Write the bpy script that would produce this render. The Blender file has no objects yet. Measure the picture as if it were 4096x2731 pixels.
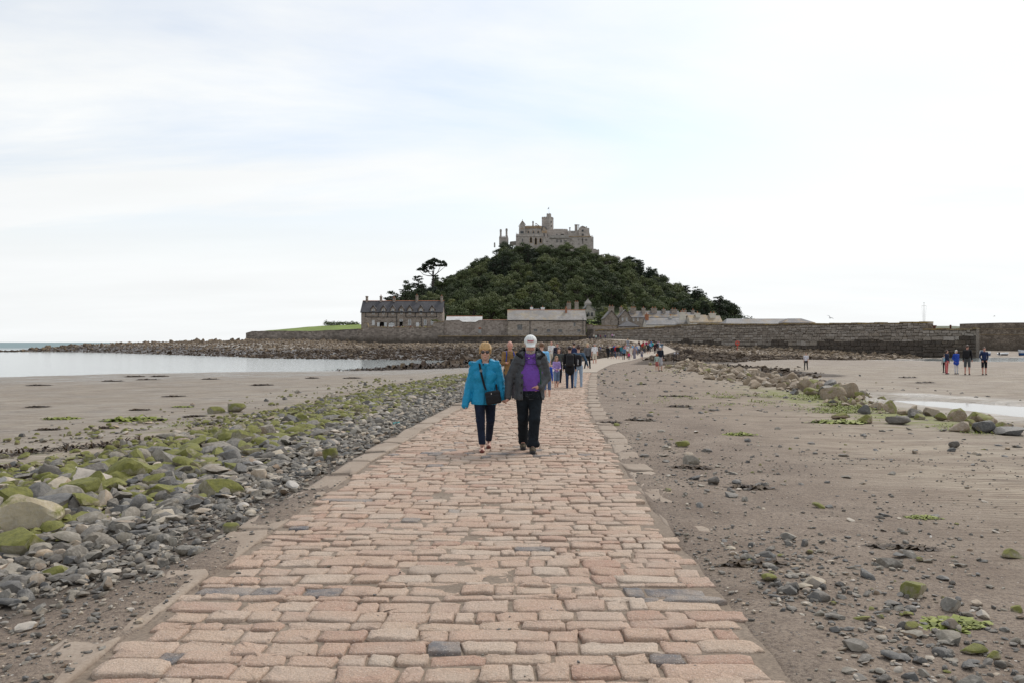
import bpy, bmesh, math, random
import numpy as np
from mathutils import Vector, Matrix

SC = bpy.context.scene
COL = SC.collection
rnd = random.Random(7)
rng = np.random.default_rng(7)
R = math.radians
F = 3306.0      # focal length in photograph pixels
CH = 1.65       # camera height above the causeway

# ---------------------------------------------------------------- camera
cam = bpy.data.cameras.new('camera')
cam.sensor_width = 36.0
cam.lens = 36.0 * F / 4096.0
cam.clip_start = 0.1
cam.clip_end = 60000.0
cam.shift_y = 3.5 / 4096.0
cam_o = bpy.data.objects.new('camera', cam)
COL.objects.link(cam_o)
cam_o.location = (0, 0, CH)
cam_o.rotation_euler = (R(90), 0, 0)
SC.camera = cam_o

# ---------------------------------------------------------------- sky
SUN_AZ = R(38)      # to the right of the viewing direction
SUN_EL = R(48)
w = bpy.data.worlds.new('World'); SC.world = w; w.use_nodes = True
nt = w.node_tree; nt.nodes.clear()
def wn(t, **kw):
    n = nt.nodes.new(t)
    for k, v in kw.items(): setattr(n, k, v)
    return n
L = nt.links.new
out = wn('ShaderNodeOutputWorld'); bg = wn('ShaderNodeBackground'); bg.inputs['Strength'].default_value = 0.1
sky = wn('ShaderNodeTexSky', sky_type='NISHITA', sun_disc=False, sun_elevation=SUN_EL, sun_rotation=SUN_AZ)
sky.air_density = 1.0; sky.dust_density = 1.5; sky.ozone_density = 1.0
tc = wn('ShaderNodeTexCoord'); sep = wn('ShaderNodeSeparateXYZ'); L(tc.outputs['Generated'], sep.inputs[0])
# cloud sheet: directions projected on a flat layer overhead
mx = wn('ShaderNodeMath', operation='MAXIMUM'); L(sep.outputs['Z'], mx.inputs[0]); mx.inputs[1].default_value = 0.0
ad = wn('ShaderNodeMath', operation='ADD'); L(mx.outputs[0], ad.inputs[0]); ad.inputs[1].default_value = 0.13
dx = wn('ShaderNodeMath', operation='DIVIDE'); L(sep.outputs['X'], dx.inputs[0]); L(ad.outputs[0], dx.inputs[1])
dy = wn('ShaderNodeMath', operation='DIVIDE'); L(sep.outputs['Y'], dy.inputs[0]); L(ad.outputs[0], dy.inputs[1])
cb = wn('ShaderNodeCombineXYZ'); L(dx.outputs[0], cb.inputs[0]); L(dy.outputs[0], cb.inputs[1])
mp = wn('ShaderNodeMapping'); mp.inputs['Rotation'].default_value = (0, 0, R(-24)); mp.inputs['Scale'].default_value = (0.42, 1.0, 1); mp.inputs['Location'].default_value = (1.3, 0.5, 0)
L(cb.outputs[0], mp.inputs[0])
n1 = wn('ShaderNodeTexNoise'); n1.inputs['Scale'].default_value = 0.85; n1.inputs['Detail'].default_value = 9; n1.inputs['Roughness'].default_value = 0.56; n1.inputs['Distortion'].default_value = 0.5
L(mp.outputs[0], n1.inputs['Vector'])
cr = wn('ShaderNodeValToRGB'); cr.color_ramp.elements[0].position = 0.38; cr.color_ramp.elements[1].position = 0.60
cr.color_ramp.elements[0].color = (0.36, 0.36, 0.36, 1); cr.color_ramp.elements[1].color = (1, 1, 1, 1)
L(n1.outputs['Fac'], cr.inputs[0])
# clouds thicken towards the horizon
hz = wn('ShaderNodeMapRange'); hz.inputs['From Min'].default_value = 0.08; hz.inputs['From Max'].default_value = 0.33; hz.inputs['To Min'].default_value = 0.99; hz.inputs['To Max'].default_value = 0.0
L(sep.outputs['Z'], hz.inputs['Value'])
mxx = wn('ShaderNodeMath', operation='MAXIMUM'); L(cr.outputs[0], mxx.inputs[0]); L(hz.outputs[0], mxx.inputs[1])
# veil is brighter around the hidden sun
sv = (math.sin(SUN_AZ) * math.cos(SUN_EL), math.cos(SUN_AZ) * math.cos(SUN_EL), math.sin(SUN_EL))
dt = wn('ShaderNodeVectorMath', operation='DOT_PRODUCT'); L(tc.outputs['Generated'], dt.inputs[0]); dt.inputs[1].default_value = sv
gl = wn('ShaderNodeMapRange'); gl.inputs['From Min'].default_value = -1; gl.inputs['From Max'].default_value = 1.0; gl.inputs['To Min'].default_value = 6.4; gl.inputs['To Max'].default_value = 8.1
L(dt.outputs['Value'], gl.inputs['Value'])
n2 = wn('ShaderNodeTexNoise'); n2.inputs['Scale'].default_value = 1.6; n2.inputs['Detail'].default_value = 6; L(mp.outputs[0], n2.inputs['Vector'])
nm = wn('ShaderNodeMapRange'); nm.inputs['From Min'].default_value = 0.3; nm.inputs['From Max'].default_value = 0.7; nm.inputs['To Min'].default_value = 0.965; nm.inputs['To Max'].default_value = 1.03; L(n2.outputs['Fac'], nm.inputs['Value'])
gm = wn('ShaderNodeMath', operation='MULTIPLY'); L(gl.outputs[0], gm.inputs[0]); L(nm.outputs[0], gm.inputs[1])
cc = wn('ShaderNodeVectorMath', operation='SCALE'); cc.inputs[0].default_value = (0.975, 0.995, 1.0); L(gm.outputs[0], cc.inputs['Scale'])
mix = wn('ShaderNodeMix', data_type='RGBA'); L(mxx.outputs[0], mix.inputs['Factor']); sk2 = wn('ShaderNodeVectorMath', operation='SCALE'); L(sky.outputs[0], sk2.inputs[0]); sk2.inputs['Scale'].default_value = 1.25; L(sk2.outputs[0], mix.inputs['A']); L(cc.outputs[0], mix.inputs['B'])
L(mix.outputs['Result'], bg.inputs['Color']); L(bg.outputs[0], out.inputs[0])

# ---------------------------------------------------------------- sun behind thin cloud
sl = bpy.data.lights.new('sun', 'SUN'); sl.energy = 1.5; sl.angle = R(14); sl.color = (1.0, 0.955, 0.89)
so = bpy.data.objects.new('sun', sl); COL.objects.link(so)
so.rotation_euler = Vector(sv).to_track_quat('Z', 'Y').to_euler()
so.location = (40, 40, 120)
SC.view_settings.view_transform = 'Standard'; SC.view_settings.look = 'None'
SC.view_settings.gamma = 1.0; SC.view_settings.use_curve_mapping = False
SC.view_settings.exposure = 0.36
SC.cycles.max_bounces = 6; SC.cycles.diffuse_bounces = 3; SC.cycles.glossy_bounces = 3
SC.cycles.transparent_max_bounces = 8; SC.cycles.use_denoising = True

# ---------------------------------------------------------------- noise
def _hash(i, j, k, s):
    h = (i.astype(np.int64) * 374761393 + j.astype(np.int64) * 668265263 + k.astype(np.int64) * 2147483647 + s * 974634777) & 0xffffffff
    h = ((h ^ (h >> 13)) * 1274126177) & 0xffffffff
    h = ((h ^ (h >> 16)) * 2246822519) & 0xffffffff
    h = h ^ (h >> 15)
    return (h & 0xffff).astype(np.float64) / 32767.5 - 1.0
def vnoise(x, y, z=0.0, s=0):
    x, y, z = np.broadcast_arrays(np.asarray(x, float), np.asarray(y, float), np.asarray(z, float))
    i, j, k = np.floor(x), np.floor(y), np.floor(z)
    u, v, q = x - i, y - j, z - k
    u = u * u * (3 - 2 * u); v = v * v * (3 - 2 * v); q = q * q * (3 - 2 * q)
    r = 0
    for a in (0, 1):
        for b in (0, 1):
            for c in (0, 1):
                r = r + _hash(i + a, j + b, k + c, s) * (u if a else 1 - u) * (v if b else 1 - v) * (q if c else 1 - q)
    return r
def fbm(x, y, z=0.0, o=4, s=0):
    r = 0; a = 0.5; f = 1.0
    for n in range(o):
        r = r + a * vnoise(np.asarray(x) * f, np.asarray(y) * f, np.asarray(z) * f, s + n); a *= 0.5; f *= 2.03
    return r
def sstep(a, b, x):
    t = np.clip((np.asarray(x, float) - a) / (b - a), 0, 1); return t * t * (3 - 2 * t)

# ---------------------------------------------------------------- object helpers
def P(px, py, D): return np.array(((px - 2048) * D / F, D, CH - (py - 1369) * D / F))
def link(name, me, parent=None, loc=None):
    o = bpy.data.objects.new(name, me); COL.objects.link(o)
    if parent is not None: o.parent = parent
    if loc is not None: o.location = loc
    return o
def tag(o, label, cat, group=None):
    o['label'] = label; o['category'] = cat; o['kind'] = 'thing'
    if group: o['group'] = group
    return o
def thing(name, label, cat, loc=(0, 0, 0), group=None, rz=0.0):
    o = bpy.data.objects.new(name, None); COL.objects.link(o); o.location = loc; o.rotation_euler = (0, 0, rz)
    o.empty_display_size = 0.2
    return tag(o, label, cat, group)
def mesh(name, V, Fs, mats, midx=None, smooth=False):
    me = bpy.data.meshes.new(name)
    V = np.asarray(V, float)
    if isinstance(Fs, np.ndarray):
        n = Fs.shape[1]
        me.vertices.add(len(V)); me.vertices.foreach_set('co', V.astype(np.float32).ravel())
        me.loops.add(Fs.size); me.loops.foreach_set('vertex_index', Fs.astype(np.int32).ravel())
        me.polygons.add(len(Fs)); me.polygons.foreach_set('loop_start', np.arange(0, Fs.size, n, dtype=np.int32))
        me.update(calc_edges=True)
    else:
        me.from_pydata(V.tolist(), [], [tuple(int(i) for i in f) for f in Fs]); me.update()
    if not isinstance(mats, (list, tuple)): mats = [mats]
    for m in mats: me.materials.append(m)
    if midx is not None: me.polygons.foreach_set('material_index', np.asarray(midx, np.int32))
    if smooth: me.polygons.foreach_set('use_smooth', np.ones(len(me.polygons), bool))
    return me
class MB:
    """collects polygons in world space and links them as one mesh object"""
    def __init__(s): s.v = []; s.f = []; s.m = []
    def add(s, V, Fs, m=0):
        b = len(s.v); s.v += [tuple(map(float, p)) for p in V]
        for f in Fs: s.f.append(tuple(b + i for i in f)); s.m.append(m)
        return s
    def box(s, x0, x1, y0, y1, z0, z1, m=0, c=None, rz=0.0):
        V = [(x, y, z) for z in (z0, z1) for y in (y0, y1) for x in (x0, x1)]
        if rz:
            cx, cy = c if c else ((x0 + x1) / 2, (y0 + y1) / 2); ca, sa = math.cos(rz), math.sin(rz)
            V = [(cx + (x - cx) * ca - (y - cy) * sa, cy + (x - cx) * sa + (y - cy) * ca, z) for x, y, z in V]
        return s.add(V, [(0, 2, 3, 1), (4, 5, 7, 6), (0, 1, 5, 4), (2, 6, 7, 3), (0, 4, 6, 2), (1, 3, 7, 5)], m)
    def prism(s, poly, ax, a, b, m=0):
        """poly: 2d outline, extruded along axis ax from a to b (ax 'y': (x,z) outline; 'x': (y,z); 'z': (x,y))"""
        mp3 = {'y': lambda p, t: (p[0], t, p[1]), 'x': lambda p, t: (t, p[0], p[1]), 'z': lambda p, t: (p[0], p[1], t)}[ax]
        n = len(poly)
        V = [mp3(p, a) for p in poly] + [mp3(p, b) for p in poly]
        Fs = [tuple(range(n - 1, -1, -1)), tuple(range(n, 2 * n))] + [(i, (i + 1) % n, n + (i + 1) % n, n + i) for i in range(n)]
        return s.add(V, Fs, m)
    def tube(s, pts, rad, n=8, m=0, caps=True):
        pts = [Vector(p) for p in pts]
        if not isinstance(rad, (list, tuple)): rad = [rad] * len(pts)
        V = []; Fs = []
        up = Vector((0, 0, 1))
        for i, p in enumerate(pts):
            t = (pts[min(i + 1, len(pts) - 1)] - pts[max(i - 1, 0)]).normalized()
            a = t.cross(up if abs(t.z) < 0.95 else Vector((1, 0, 0))).normalized(); b = t.cross(a)
            for k in range(n):
                an = 2 * math.pi * k / n
                V.append(p + (a * math.cos(an) + b * math.sin(an)) * rad[i])
        for i in range(len(pts) - 1):
            for k in range(n):
                Fs.append((i * n + k, i * n + (k + 1) % n, (i + 1) * n + (k + 1) % n, (i + 1) * n + k))
        if caps: Fs.append(tuple(range(n - 1, -1, -1))); Fs.append(tuple((len(pts) - 1) * n + k for k in range(n)))
        return s.add(V, Fs, m)
    def build(s, name, mats, parent=None, smooth=False, fix=True):
        V = np.array(s.v)
        if parent is not None: V = V - np.array(parent.location)
        me = mesh(name, V, s.f, mats, s.m, smooth)
        if fix:
            bm = bmesh.new(); bm.from_mesh(me); bmesh.ops.recalc_face_normals(bm, faces=bm.faces); bm.to_mesh(me); bm.free()
        return link(name, me, parent)
# ================================================================ materials
def newmat(name):
    m = bpy.data.materials.new(name); m.use_nodes = True
    nt = m.node_tree; b = nt.nodes['Principled BSDF']
    return m, nt, b
class G:
    """short node-graph writer"""
    def __init__(s, nt): s.nt = nt
    def n(s, t, _props=None, **inp):
        n = s.nt.nodes.new('ShaderNode' + t)
        for k, v in (_props or {}).items(): setattr(n, k, v)
        for k, v in inp.items():
            k = k.replace('_', ' ')
            s.set(n.inputs[k], v)
        return n
    def set(s, sock, v):
        if isinstance(v, bpy.types.NodeSocket): s.nt.links.new(v, sock)
        else:
            try: sock.default_value = v
            except Exception: sock.default_value = tuple(v) + (1.0,)
    def pos(s): return s.n('NewGeometry').outputs['Position']
    def obj(s): return s.n('TexCoord').outputs['Object']
    def mapv(s, v, sc=(1, 1, 1), rot=(0, 0, 0), loc=(0, 0, 0)): return s.n('Mapping', None, Vector=v, Scale=sc, Rotation=rot, Location=loc).outputs[0]
    def noise(s, v, sc, det=4, ro=0.5, dist=0.0): return s.n('TexNoise', None, Vector=v, Scale=sc, Detail=det, Roughness=ro, Distortion=dist).outputs['Fac']
    def ramp(s, v, stops):
        n = s.nt.nodes.new('ShaderNodeValToRGB'); s.set(n.inputs[0], v); e = n.color_ramp.elements
        while len(e) < len(stops): e.new(0.5)
        for i, (p, c) in enumerate(stops):
            e[i].position = p; e[i].color = (c, c, c, 1) if isinstance(c, (int, float)) else tuple(c) + (1,)
        return n.outputs[0]
    def mix(s, f, a, b, mode='MIX'):
        n = s.nt.nodes.new('ShaderNodeMix'); n.data_type = 'RGBA'; n.blend_type = mode
        s.set(n.inputs['Factor'], f); s.set(n.inputs['A'], a); s.set(n.inputs['B'], b); return n.outputs['Result']
    def math(s, op, a, b=0.0, clamp=False):
        n = s.nt.nodes.new('ShaderNodeMath'); n.operation = op; n.use_clamp = clamp; s.set(n.inputs[0], a); s.set(n.inputs[1], b); return n.outputs[0]
    def bump(s, h, st=0.3, d=0.02, nrm=None):
        n = s.n('Bump', None, Height=h, Strength=st, Distance=d)
        if nrm is not None: s.set(n.inputs['Normal'], nrm)
        return n.outputs[0]
    def rand(s):
        """one random number for each object and each loose piece"""
        a = s.n('ObjectInfo').outputs['Random']; b = s.n('NewGeometry').outputs['Random Per Island']
        return s.math('FRACT', s.math('ADD', s.math('MULTIPLY', a, 7.31), b))
def plain(name, col, rough=0.7, var=0.12, sc=6.0, bump=0.0, metal=0.0, spec=0.3):
    m, nt, b = newmat(name); g = G(nt)
    f = g.noise(g.obj(), sc, 5, 0.6)
    c0 = tuple(max(0, x * (1 - var)) for x in col); c1 = tuple(min(1, x * (1 + var)) for x in col)
    g.set(b.inputs['Base Color'], g.ramp(f, [(0.3, c0), (0.7, c1)]))
    b.inputs['Roughness'].default_value = rough; b.inputs['Metallic'].default_value = metal; b.inputs['Specular IOR Level'].default_value = spec
    if bump: g.set(b.inputs['Normal'], g.bump(g.noise(g.obj(), sc * 4, 4), bump, 0.02))
    return m
_cloth = {}
def cloth(col, rough=0.85, sc=9.0, bump=0.25, var=0.22):
    key = (tuple(round(c, 3) for c in col), rough, bump)
    if key in _cloth: return _cloth[key]
    m, nt, b = newmat('cloth'); g = G(nt); o = g.obj()
    f = g.noise(o, sc, 5, 0.6, 0.6)
    c0 = tuple(max(0, x * (1 - var)) for x in col); c1 = tuple(min(1, x * (1 + var)) for x in col)
    g.set(b.inputs['Base Color'], g.ramp(f, [(0.3, c0), (0.7, c1)]))
    b.inputs['Roughness'].default_value = rough; b.inputs['Specular IOR Level'].default_value = 0.25
    folds = g.noise(g.mapv(o, (1.0, 1.0, 0.55)), 14, 3, 0.5, 1.2)
    g.set(b.inputs['Normal'], g.bump(folds, bump, 0.02))
    _cloth[key] = m; return m

# granite setts
def sett_mat(name, stops, wet=0.0):
    m, nt, b = newmat(name); g = G(nt); p = g.pos(); r = g.rand()
    base = g.ramp(r, stops)
    blot = g.noise(p, 9, 4, 0.6); fine = g.noise(p, 95, 3, 0.7)
    c = g.mix(g.ramp(blot, [(0.35, 0.0), (0.75, 0.55)]), base, (0.47, 0.355, 0.26))
    c = g.mix(g.ramp(fine, [(0.36, 0.5), (0.58, 0.0)]), c, (0.2, 0.135, 0.1))
    c = g.mix(g.ramp(g.noise(p, 3.6, 6, 0.7), [(0.55, 0.0), (0.75, 0.3)]), c, (0.2, 0.15, 0.12))
    v = g.n('TexVoronoi', {'feature': 'F1'}, Vector=p, Scale=70.0)
    c = g.mix(g.ramp(v.outputs['Distance'], [(0.1, 0.6), (0.26, 0.0)]), c, (0.72, 0.66, 0.58))
    dust = g.noise(p, 2.3, 4, 0.6)
    c = g.mix(g.ramp(dust, [(0.45, 0.0), (0.72, 0.4)]), c, (0.46, 0.40, 0.33))
    g.set(b.inputs['Base Color'], c); b.inputs['Roughness'].default_value = 0.8; b.inputs['Specular IOR Level'].default_value = 0.25
    h = g.math('ADD', g.math('MULTIPLY', g.noise(p, 28, 5, 0.65), 1.0), g.math('MULTIPLY', fine, 0.35))
    g.set(b.inputs['Normal'], g.bump(h, 0.9, 0.02))
    return m
M_SETT = sett_mat('granite_sett', [(0.0, (0.495, 0.335, 0.251)), (0.2, (0.544, 0.407, 0.305)), (0.4, (0.436, 0.268, 0.198)), (0.6, (0.564, 0.453, 0.358)), (0.8, (0.525, 0.360, 0.268)), (1.0, (0.455, 0.345, 0.268))])
M_SLATE = sett_mat('slate_sett', [(0.0, (0.12, 0.13, 0.145)), (0.5, (0.17, 0.175, 0.185)), (1.0, (0.24, 0.225, 0.215))])
def slab(name, c0, c1, c2):
    m, nt, b = newmat(name); g = G(nt); p = g.pos()
    c = g.mix(g.ramp(g.noise(p, 1.4, 6, 0.65), [(0.35, 0.0), (0.7, 1.0)]), c0, c1)
    c = g.mix(g.ramp(g.noise(p, 40, 4, 0.7), [(0.4, 0.5), (0.58, 0.0)]), c, c2)
    c = g.mix(g.math('MULTIPLY', g.rand(), 0.35), c, c2)
    g.set(b.inputs['Base Color'], c); b.inputs['Roughness'].default_value = 0.85; b.inputs['Specular IOR Level'].default_value = 0.2
    g.set(b.inputs['Normal'], g.bump(g.noise(p, 30, 6, 0.65), 0.4, 0.015)); return m
M_KERB = slab('kerb_concrete', (0.31, 0.245, 0.19), (0.43, 0.36, 0.29), (0.24, 0.185, 0.14))
M_CONC = slab('causeway_concrete', (0.40, 0.34, 0.275), (0.47, 0.41, 0.34), (0.32, 0.265, 0.21))
M_BED = slab('joint_grit', (0.25, 0.195, 0.145), (0.36, 0.29, 0.225), (0.11, 0.085, 0.066))

# stones
def rock_mat(name, stops, moss=0.0, mosscol=((0.085, 0.09, 0.013), (0.215, 0.21, 0.04)), rough=0.75, bump=0.5, scale=1.0, weed=0.0, pale=0.45):
    m, nt, b = newmat(name); g = G(nt); o = g.pos(); r = g.rand()
    c = g.ramp(r, stops)
    c = g.mix(g.ramp(g.noise(o, 7 * scale, 5, 0.65), [(0.35, 0.5), (0.65, 0.0)]), c, g.mix(0.6, c, (0.05, 0.045, 0.04)))
    c = g.mix(g.ramp(g.noise(o, 24 * scale, 5, 0.7), [(0.45, 0.0), (0.7, pale)]), c, (0.50, 0.46, 0.40))
    if weed:
        c = g.mix(g.ramp(g.noise(o, 1.1, 4, 0.7), [(0.42, weed), (0.6, 0.0)]), c, (0.045, 0.03, 0.02))
    if moss:
        nz = g.n('SeparateXYZ', None, Vector=g.n('NewGeometry').outputs['Normal']).outputs['Z']
        ms = g.math('ADD', g.math('MULTIPLY', nz, 0.55), g.math('MULTIPLY', g.noise(o, 5.5 * scale, 5, 0.65), 1.1))
        ms = g.math('ADD', ms, g.math('MULTIPLY', g.math('SUBTRACT', r, 0.5), 0.35))
        mc = g.ramp(g.noise(o, 16 * scale, 6, 0.75), [(0.3, mosscol[0]), (0.7, mosscol[1])])
        c = g.mix(g.ramp(ms, [(0.92 - moss * 0.45, 0.0), (1.06 - moss * 0.4, 0.92)]), c, mc)
    g.set(b.inputs['Base Color'], c); b.inputs['Roughness'].default_value = rough; b.inputs['Specular IOR Level'].default_value = 0.35 if pale > .1 else 0.08
    g.set(b.inputs['Normal'], g.bump(g.noise(o, 18 * scale, 6, 0.65), bump, 0.03 / scale)); return m
ST_GREY = [(0.0, (0.09, 0.087, 0.083)), (0.18, (0.20, 0.183, 0.155)), (0.36, (0.135, 0.12, 0.10)), (0.52, (0.28, 0.245, 0.19)), (0.7, (0.165, 0.138, 0.105)), (0.88, (0.34, 0.305, 0.25)), (1.0, (0.26, 0.175, 0.11))]
ST_DARK = [(0.0, (0.075, 0.074, 0.072)), (0.4, (0.135, 0.128, 0.118)), (0.7, (0.10, 0.086, 0.07)), (1.0, (0.19, 0.168, 0.14))]
ST_TAN = [(0.0, (0.27, 0.195, 0.125)), (0.3, (0.36, 0.27, 0.175)), (0.6, (0.225, 0.165, 0.115)), (0.85, (0.41, 0.32, 0.215)), (1.0, (0.31, 0.26, 0.205))]
ST_PALE = [(0.0, (0.46, 0.38, 0.27)), (0.35, (0.52, 0.46, 0.385)), (0.7, (0.42, 0.31, 0.2)), (1.0, (0.58, 0.54, 0.49))]
M_STONE = rock_mat('beach_stone_grey', ST_GREY)
M_DARK = rock_mat('beach_stone_slate', ST_DARK, rough=0.6, pale=0.22)
M_PALE = rock_mat('beach_stone_pale', ST_PALE)
M_MOSS = rock_mat('beach_stone_weedy', [(0, (0.23, 0.20, 0.115)), (0.5, (0.33, 0.285, 0.165)), (1, (0.19, 0.165, 0.11))], moss=0.55)
M_MOSSY = rock_mat('beach_stone_green', [(0, (0.24, 0.215, 0.14)), (1, (0.32, 0.285, 0.19))], moss=0.85)
M_BOULDER = rock_mat('pale_boulder', [(0, (0.46, 0.38, 0.25)), (1, (0.52, 0.44, 0.30))], moss=0.3)
M_TAN = rock_mat('boulder_tan', ST_TAN)
M_TANMOSS = rock_mat('boulder_tan_weedy', ST_TAN, moss=0.5)
M_FAR = rock_mat('shore_rock', [(0.0, (0.21, 0.14, 0.078)), (0.3, (0.31, 0.22, 0.125)), (0.6, (0.16, 0.108, 0.064)), (0.85, (0.35, 0.26, 0.16)), (1.0, (0.26, 0.195, 0.13))], scale=0.35, weed=0.75, pale=0.25)
M_FARWEED = rock_mat('shore_rock_weed', [(0.0, (0.050, 0.032, 0.020)), (0.5, (0.075, 0.050, 0.03)), (0.9, (0.04, 0.027, 0.02)), (1.0, (0.15, 0.11, 0.07))], scale=0.35, pale=0.06)
M_CRAG = rock_mat('granite_crag', [(0, (0.33, 0.30, 0.26)), (1, (0.40, 0.37, 0.33))], scale=0.15)
def weed_mat(name, a, b2, c3, rough):
    m, nt, b = newmat(name); g = G(nt); r = g.rand()
    g.set(b.inputs['Base Color'], g.ramp(r, [(0, a), (0.5, b2), (1, c3)])); b.inputs['Roughness'].default_value = rough; b.inputs['Specular IOR Level'].default_value = 0.15
    return m
M_KELP = weed_mat('brown_seaweed', (0.022, 0.015, 0.011), (0.055, 0.034, 0.02), (0.085, 0.058, 0.03), 0.55)
M_GREENWEED = weed_mat('green_seaweed', (0.10, 0.12, 0.018), (0.19, 0.215, 0.04), (0.27, 0.29, 0.08), 0.6)

# masonry and roofs
def masonry(name, c_lo, c_hi, joint, size=0.55, lichen=0.0, damp=0.0, dampz=(0, 1), blocks=0.35):
    m, nt, b = newmat(name); g = G(nt); p = g.pos()
    q = g.mapv(p, (1, 1, 1.7))
    q2 = g.mix(0.06, q, g.n('TexNoise', None, Vector=p, Scale=1.2, Detail=3.0).outputs['Color'], 'ADD')
    v = g.n('TexVoronoi', {'feature': 'F1'}, Vector=q2, Scale=1.0 / size, Randomness=0.85)
    e = g.n('TexVoronoi', {'feature': 'DISTANCE_TO_EDGE'}, Vector=q2, Scale=1.0 / size, Randomness=0.85)
    sv_ = g.n('SeparateColor', None, Color=v.outputs['Color']).outputs[0]
    c = g.mix(sv_, c_lo, c_hi)
    big = g.noise(p, 0.22, 5, 0.6)
    c = g.mix(g.ramp(big, [(0.38, blocks), (0.6, 0.0)]), c, tuple(x * 0.55 for x in c_lo))
    c = g.mix(g.ramp(e.outputs['Distance'], [(0.02, 0.75), (0.09, 0.0)]), c, joint)
    c = g.mix(g.ramp(g.noise(p, 0.9, 6, 0.7), [(0.6, 0.0), (0.75, 0.5)]), c, (0.46, 0.43, 0.39))
    if lichen:
        c = g.mix(g.ramp(g.noise(p, 0.35, 5, 0.65), [(0.5, 0.0), (0.66, lichen)]), c, (0.35, 0.24, 0.06))
    if damp:
        z = g.n('SeparateXYZ', None, Vector=p).outputs['Z']
        zz = g.math('ADD', z, g.math('MULTIPLY', g.math('SUBTRACT', g.noise(g.mapv(p, (1, 1, 0.25)), 0.8, 5, 0.6), 0.5), 2.2))
        d = g.n('MapRange', None, Value=zz, From_Min=dampz[0], From_Max=dampz[1], To_Min=damp, To_Max=0.0).outputs[0]
        c = g.mix(d, c, (0.06, 0.048, 0.036))
    g.set(b.inputs['Base Color'], c); b.inputs['Roughness'].default_value = 0.9; b.inputs['Specular IOR Level'].default_value = 0.15
    h = g.ramp(e.outputs['Distance'], [(0.0, 0.0), (0.14, 1.0)])
    g.set(b.inputs['Normal'], g.bump(g.math('ADD', h, g.noise(p, 4, 5)), 0.6, 0.06)); return m
M_WALL_TEA = masonry('tea_house_stone', (0.200, 0.161, 0.128), (0.413, 0.347, 0.289), (0.371, 0.320, 0.275), 0.5, blocks=0.15)
M_WALL_BARN = masonry('barn_stone', (0.239, 0.196, 0.158), (0.452, 0.390, 0.328), (0.440, 0.390, 0.340), 0.6, blocks=0.2)
M_WALL_SEA = masonry('sea_wall_stone', (0.178, 0.150, 0.126), (0.399, 0.343, 0.294), (0.239, 0.211, 0.182), 0.7, damp=0.75, dampz=(1.9, 3.6))
M_WALL_GARDEN = masonry('garden_wall_stone', (0.219, 0.182, 0.154), (0.456, 0.391, 0.339), (0.378, 0.325, 0.280), 0.6, damp=0.35, dampz=(2.5, 4.2))
M_WALL_QUAY = masonry('quay_stone', (0.064, 0.055, 0.047), (0.162, 0.138, 0.116), (0.070, 0.060, 0.052), 0.8)
M_PIER = masonry('pier_core', (0.141, 0.112, 0.087), (0.284, 0.235, 0.186), (0.093, 0.077, 0.064), 0.7, damp=0.55, dampz=(0.2, 2.6))
M_BLOCK = rock_mat('pier_block', [(0.0, (0.18, 0.145, 0.115)), (0.3, (0.29, 0.24, 0.19)), (0.55, (0.21, 0.175, 0.14)), (0.8, (0.39, 0.34, 0.29)), (1.0, (0.26, 0.205, 0.15))], scale=0.3, weed=0.0)
M_BLOCKD = rock_mat('pier_block_damp', [(0.0, (0.055, 0.043, 0.033)), (0.5, (0.105, 0.080, 0.058)), (0.8, (0.07, 0.055, 0.043)), (1.0, (0.15, 0.115, 0.08))], scale=0.3, weed=0.5, pale=0.2)
M_COPING = masonry('wall_coping', (0.22, 0.165, 0.10), (0.34, 0.26, 0.16), (0.2, 0.16, 0.11), 0.8, lichen=0.8)
M_CASTLE = masonry('castle_granite', (0.340, 0.292, 0.251), (0.523, 0.463, 0.411), (0.437, 0.389, 0.347), 1.1, blocks=0.25)
M_CASTLED = masonry('castle_granite_grey', (0.298, 0.266, 0.233), (0.455, 0.411, 0.366), (0.393, 0.354, 0.315), 1.1, blocks=0.25)
M_CASTLET = masonry('castle_tan_stone', (0.36, 0.25, 0.155), (0.47, 0.35, 0.24), (0.4, 0.3, 0.2), 1.0, blocks=0.1)
M_HOUSE = masonry('cottage_stone', (0.218, 0.181, 0.146), (0.407, 0.348, 0.290), (0.377, 0.324, 0.280), 0.5, blocks=0.15)
def roofmat(name, c0, c1, lich=0.0, lc=(0.36, 0.22, 0.055), row=0.32):
    m, nt, b = newmat(name); g = G(nt); p = g.pos()
    br = g.n('TexBrick', None, Vector=g.mapv(p, (1, 1, 1), (R(90), 0, 0)), Color1=tuple(c0) + (1,), Color2=tuple(c1) + (1,), Mortar=tuple(x * 0.5 for x in c0) + (1,), Scale=1.0, Mortar_Size=0.02, Brick_Width=0.42, Row_Height=row)
    c = g.mix(g.ramp(g.noise(g.mapv(p, (1, 1, 0.45)), 0.5, 6, 0.65), [(0.4, 0.65), (0.62, 0.0)]), br.outputs['Color'], tuple(x * 0.6 for x in c0))
    if lich: c = g.mix(g.ramp(g.noise(p, 0.3, 6, 0.7), [(0.5, 0.0), (0.68, lich)]), c, lc)
    g.set(b.inputs['Base Color'], c); b.inputs['Roughness'].default_value = 0.75
    g.set(b.inputs['Normal'], g.bump(br.outputs['Fac'], -0.5, 0.03)); return m
M_ROOF_SLATE = roofmat('slate_roof_dark', (0.062, 0.060, 0.066), (0.088, 0.084, 0.09))
M_ROOF_BARN = roofmat('barn_slate_roof', (0.30, 0.275, 0.255), (0.37, 0.345, 0.315), 0.7, (0.36, 0.27, 0.14))
M_ROOF_LICH = roofmat('lichen_slate_roof', (0.15, 0.145, 0.15), (0.20, 0.19, 0.19), 0.85)
M_ROOF_GREY = roofmat('grey_slate_roof', (0.24, 0.235, 0.235), (0.30, 0.29, 0.285), 0.35)
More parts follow.
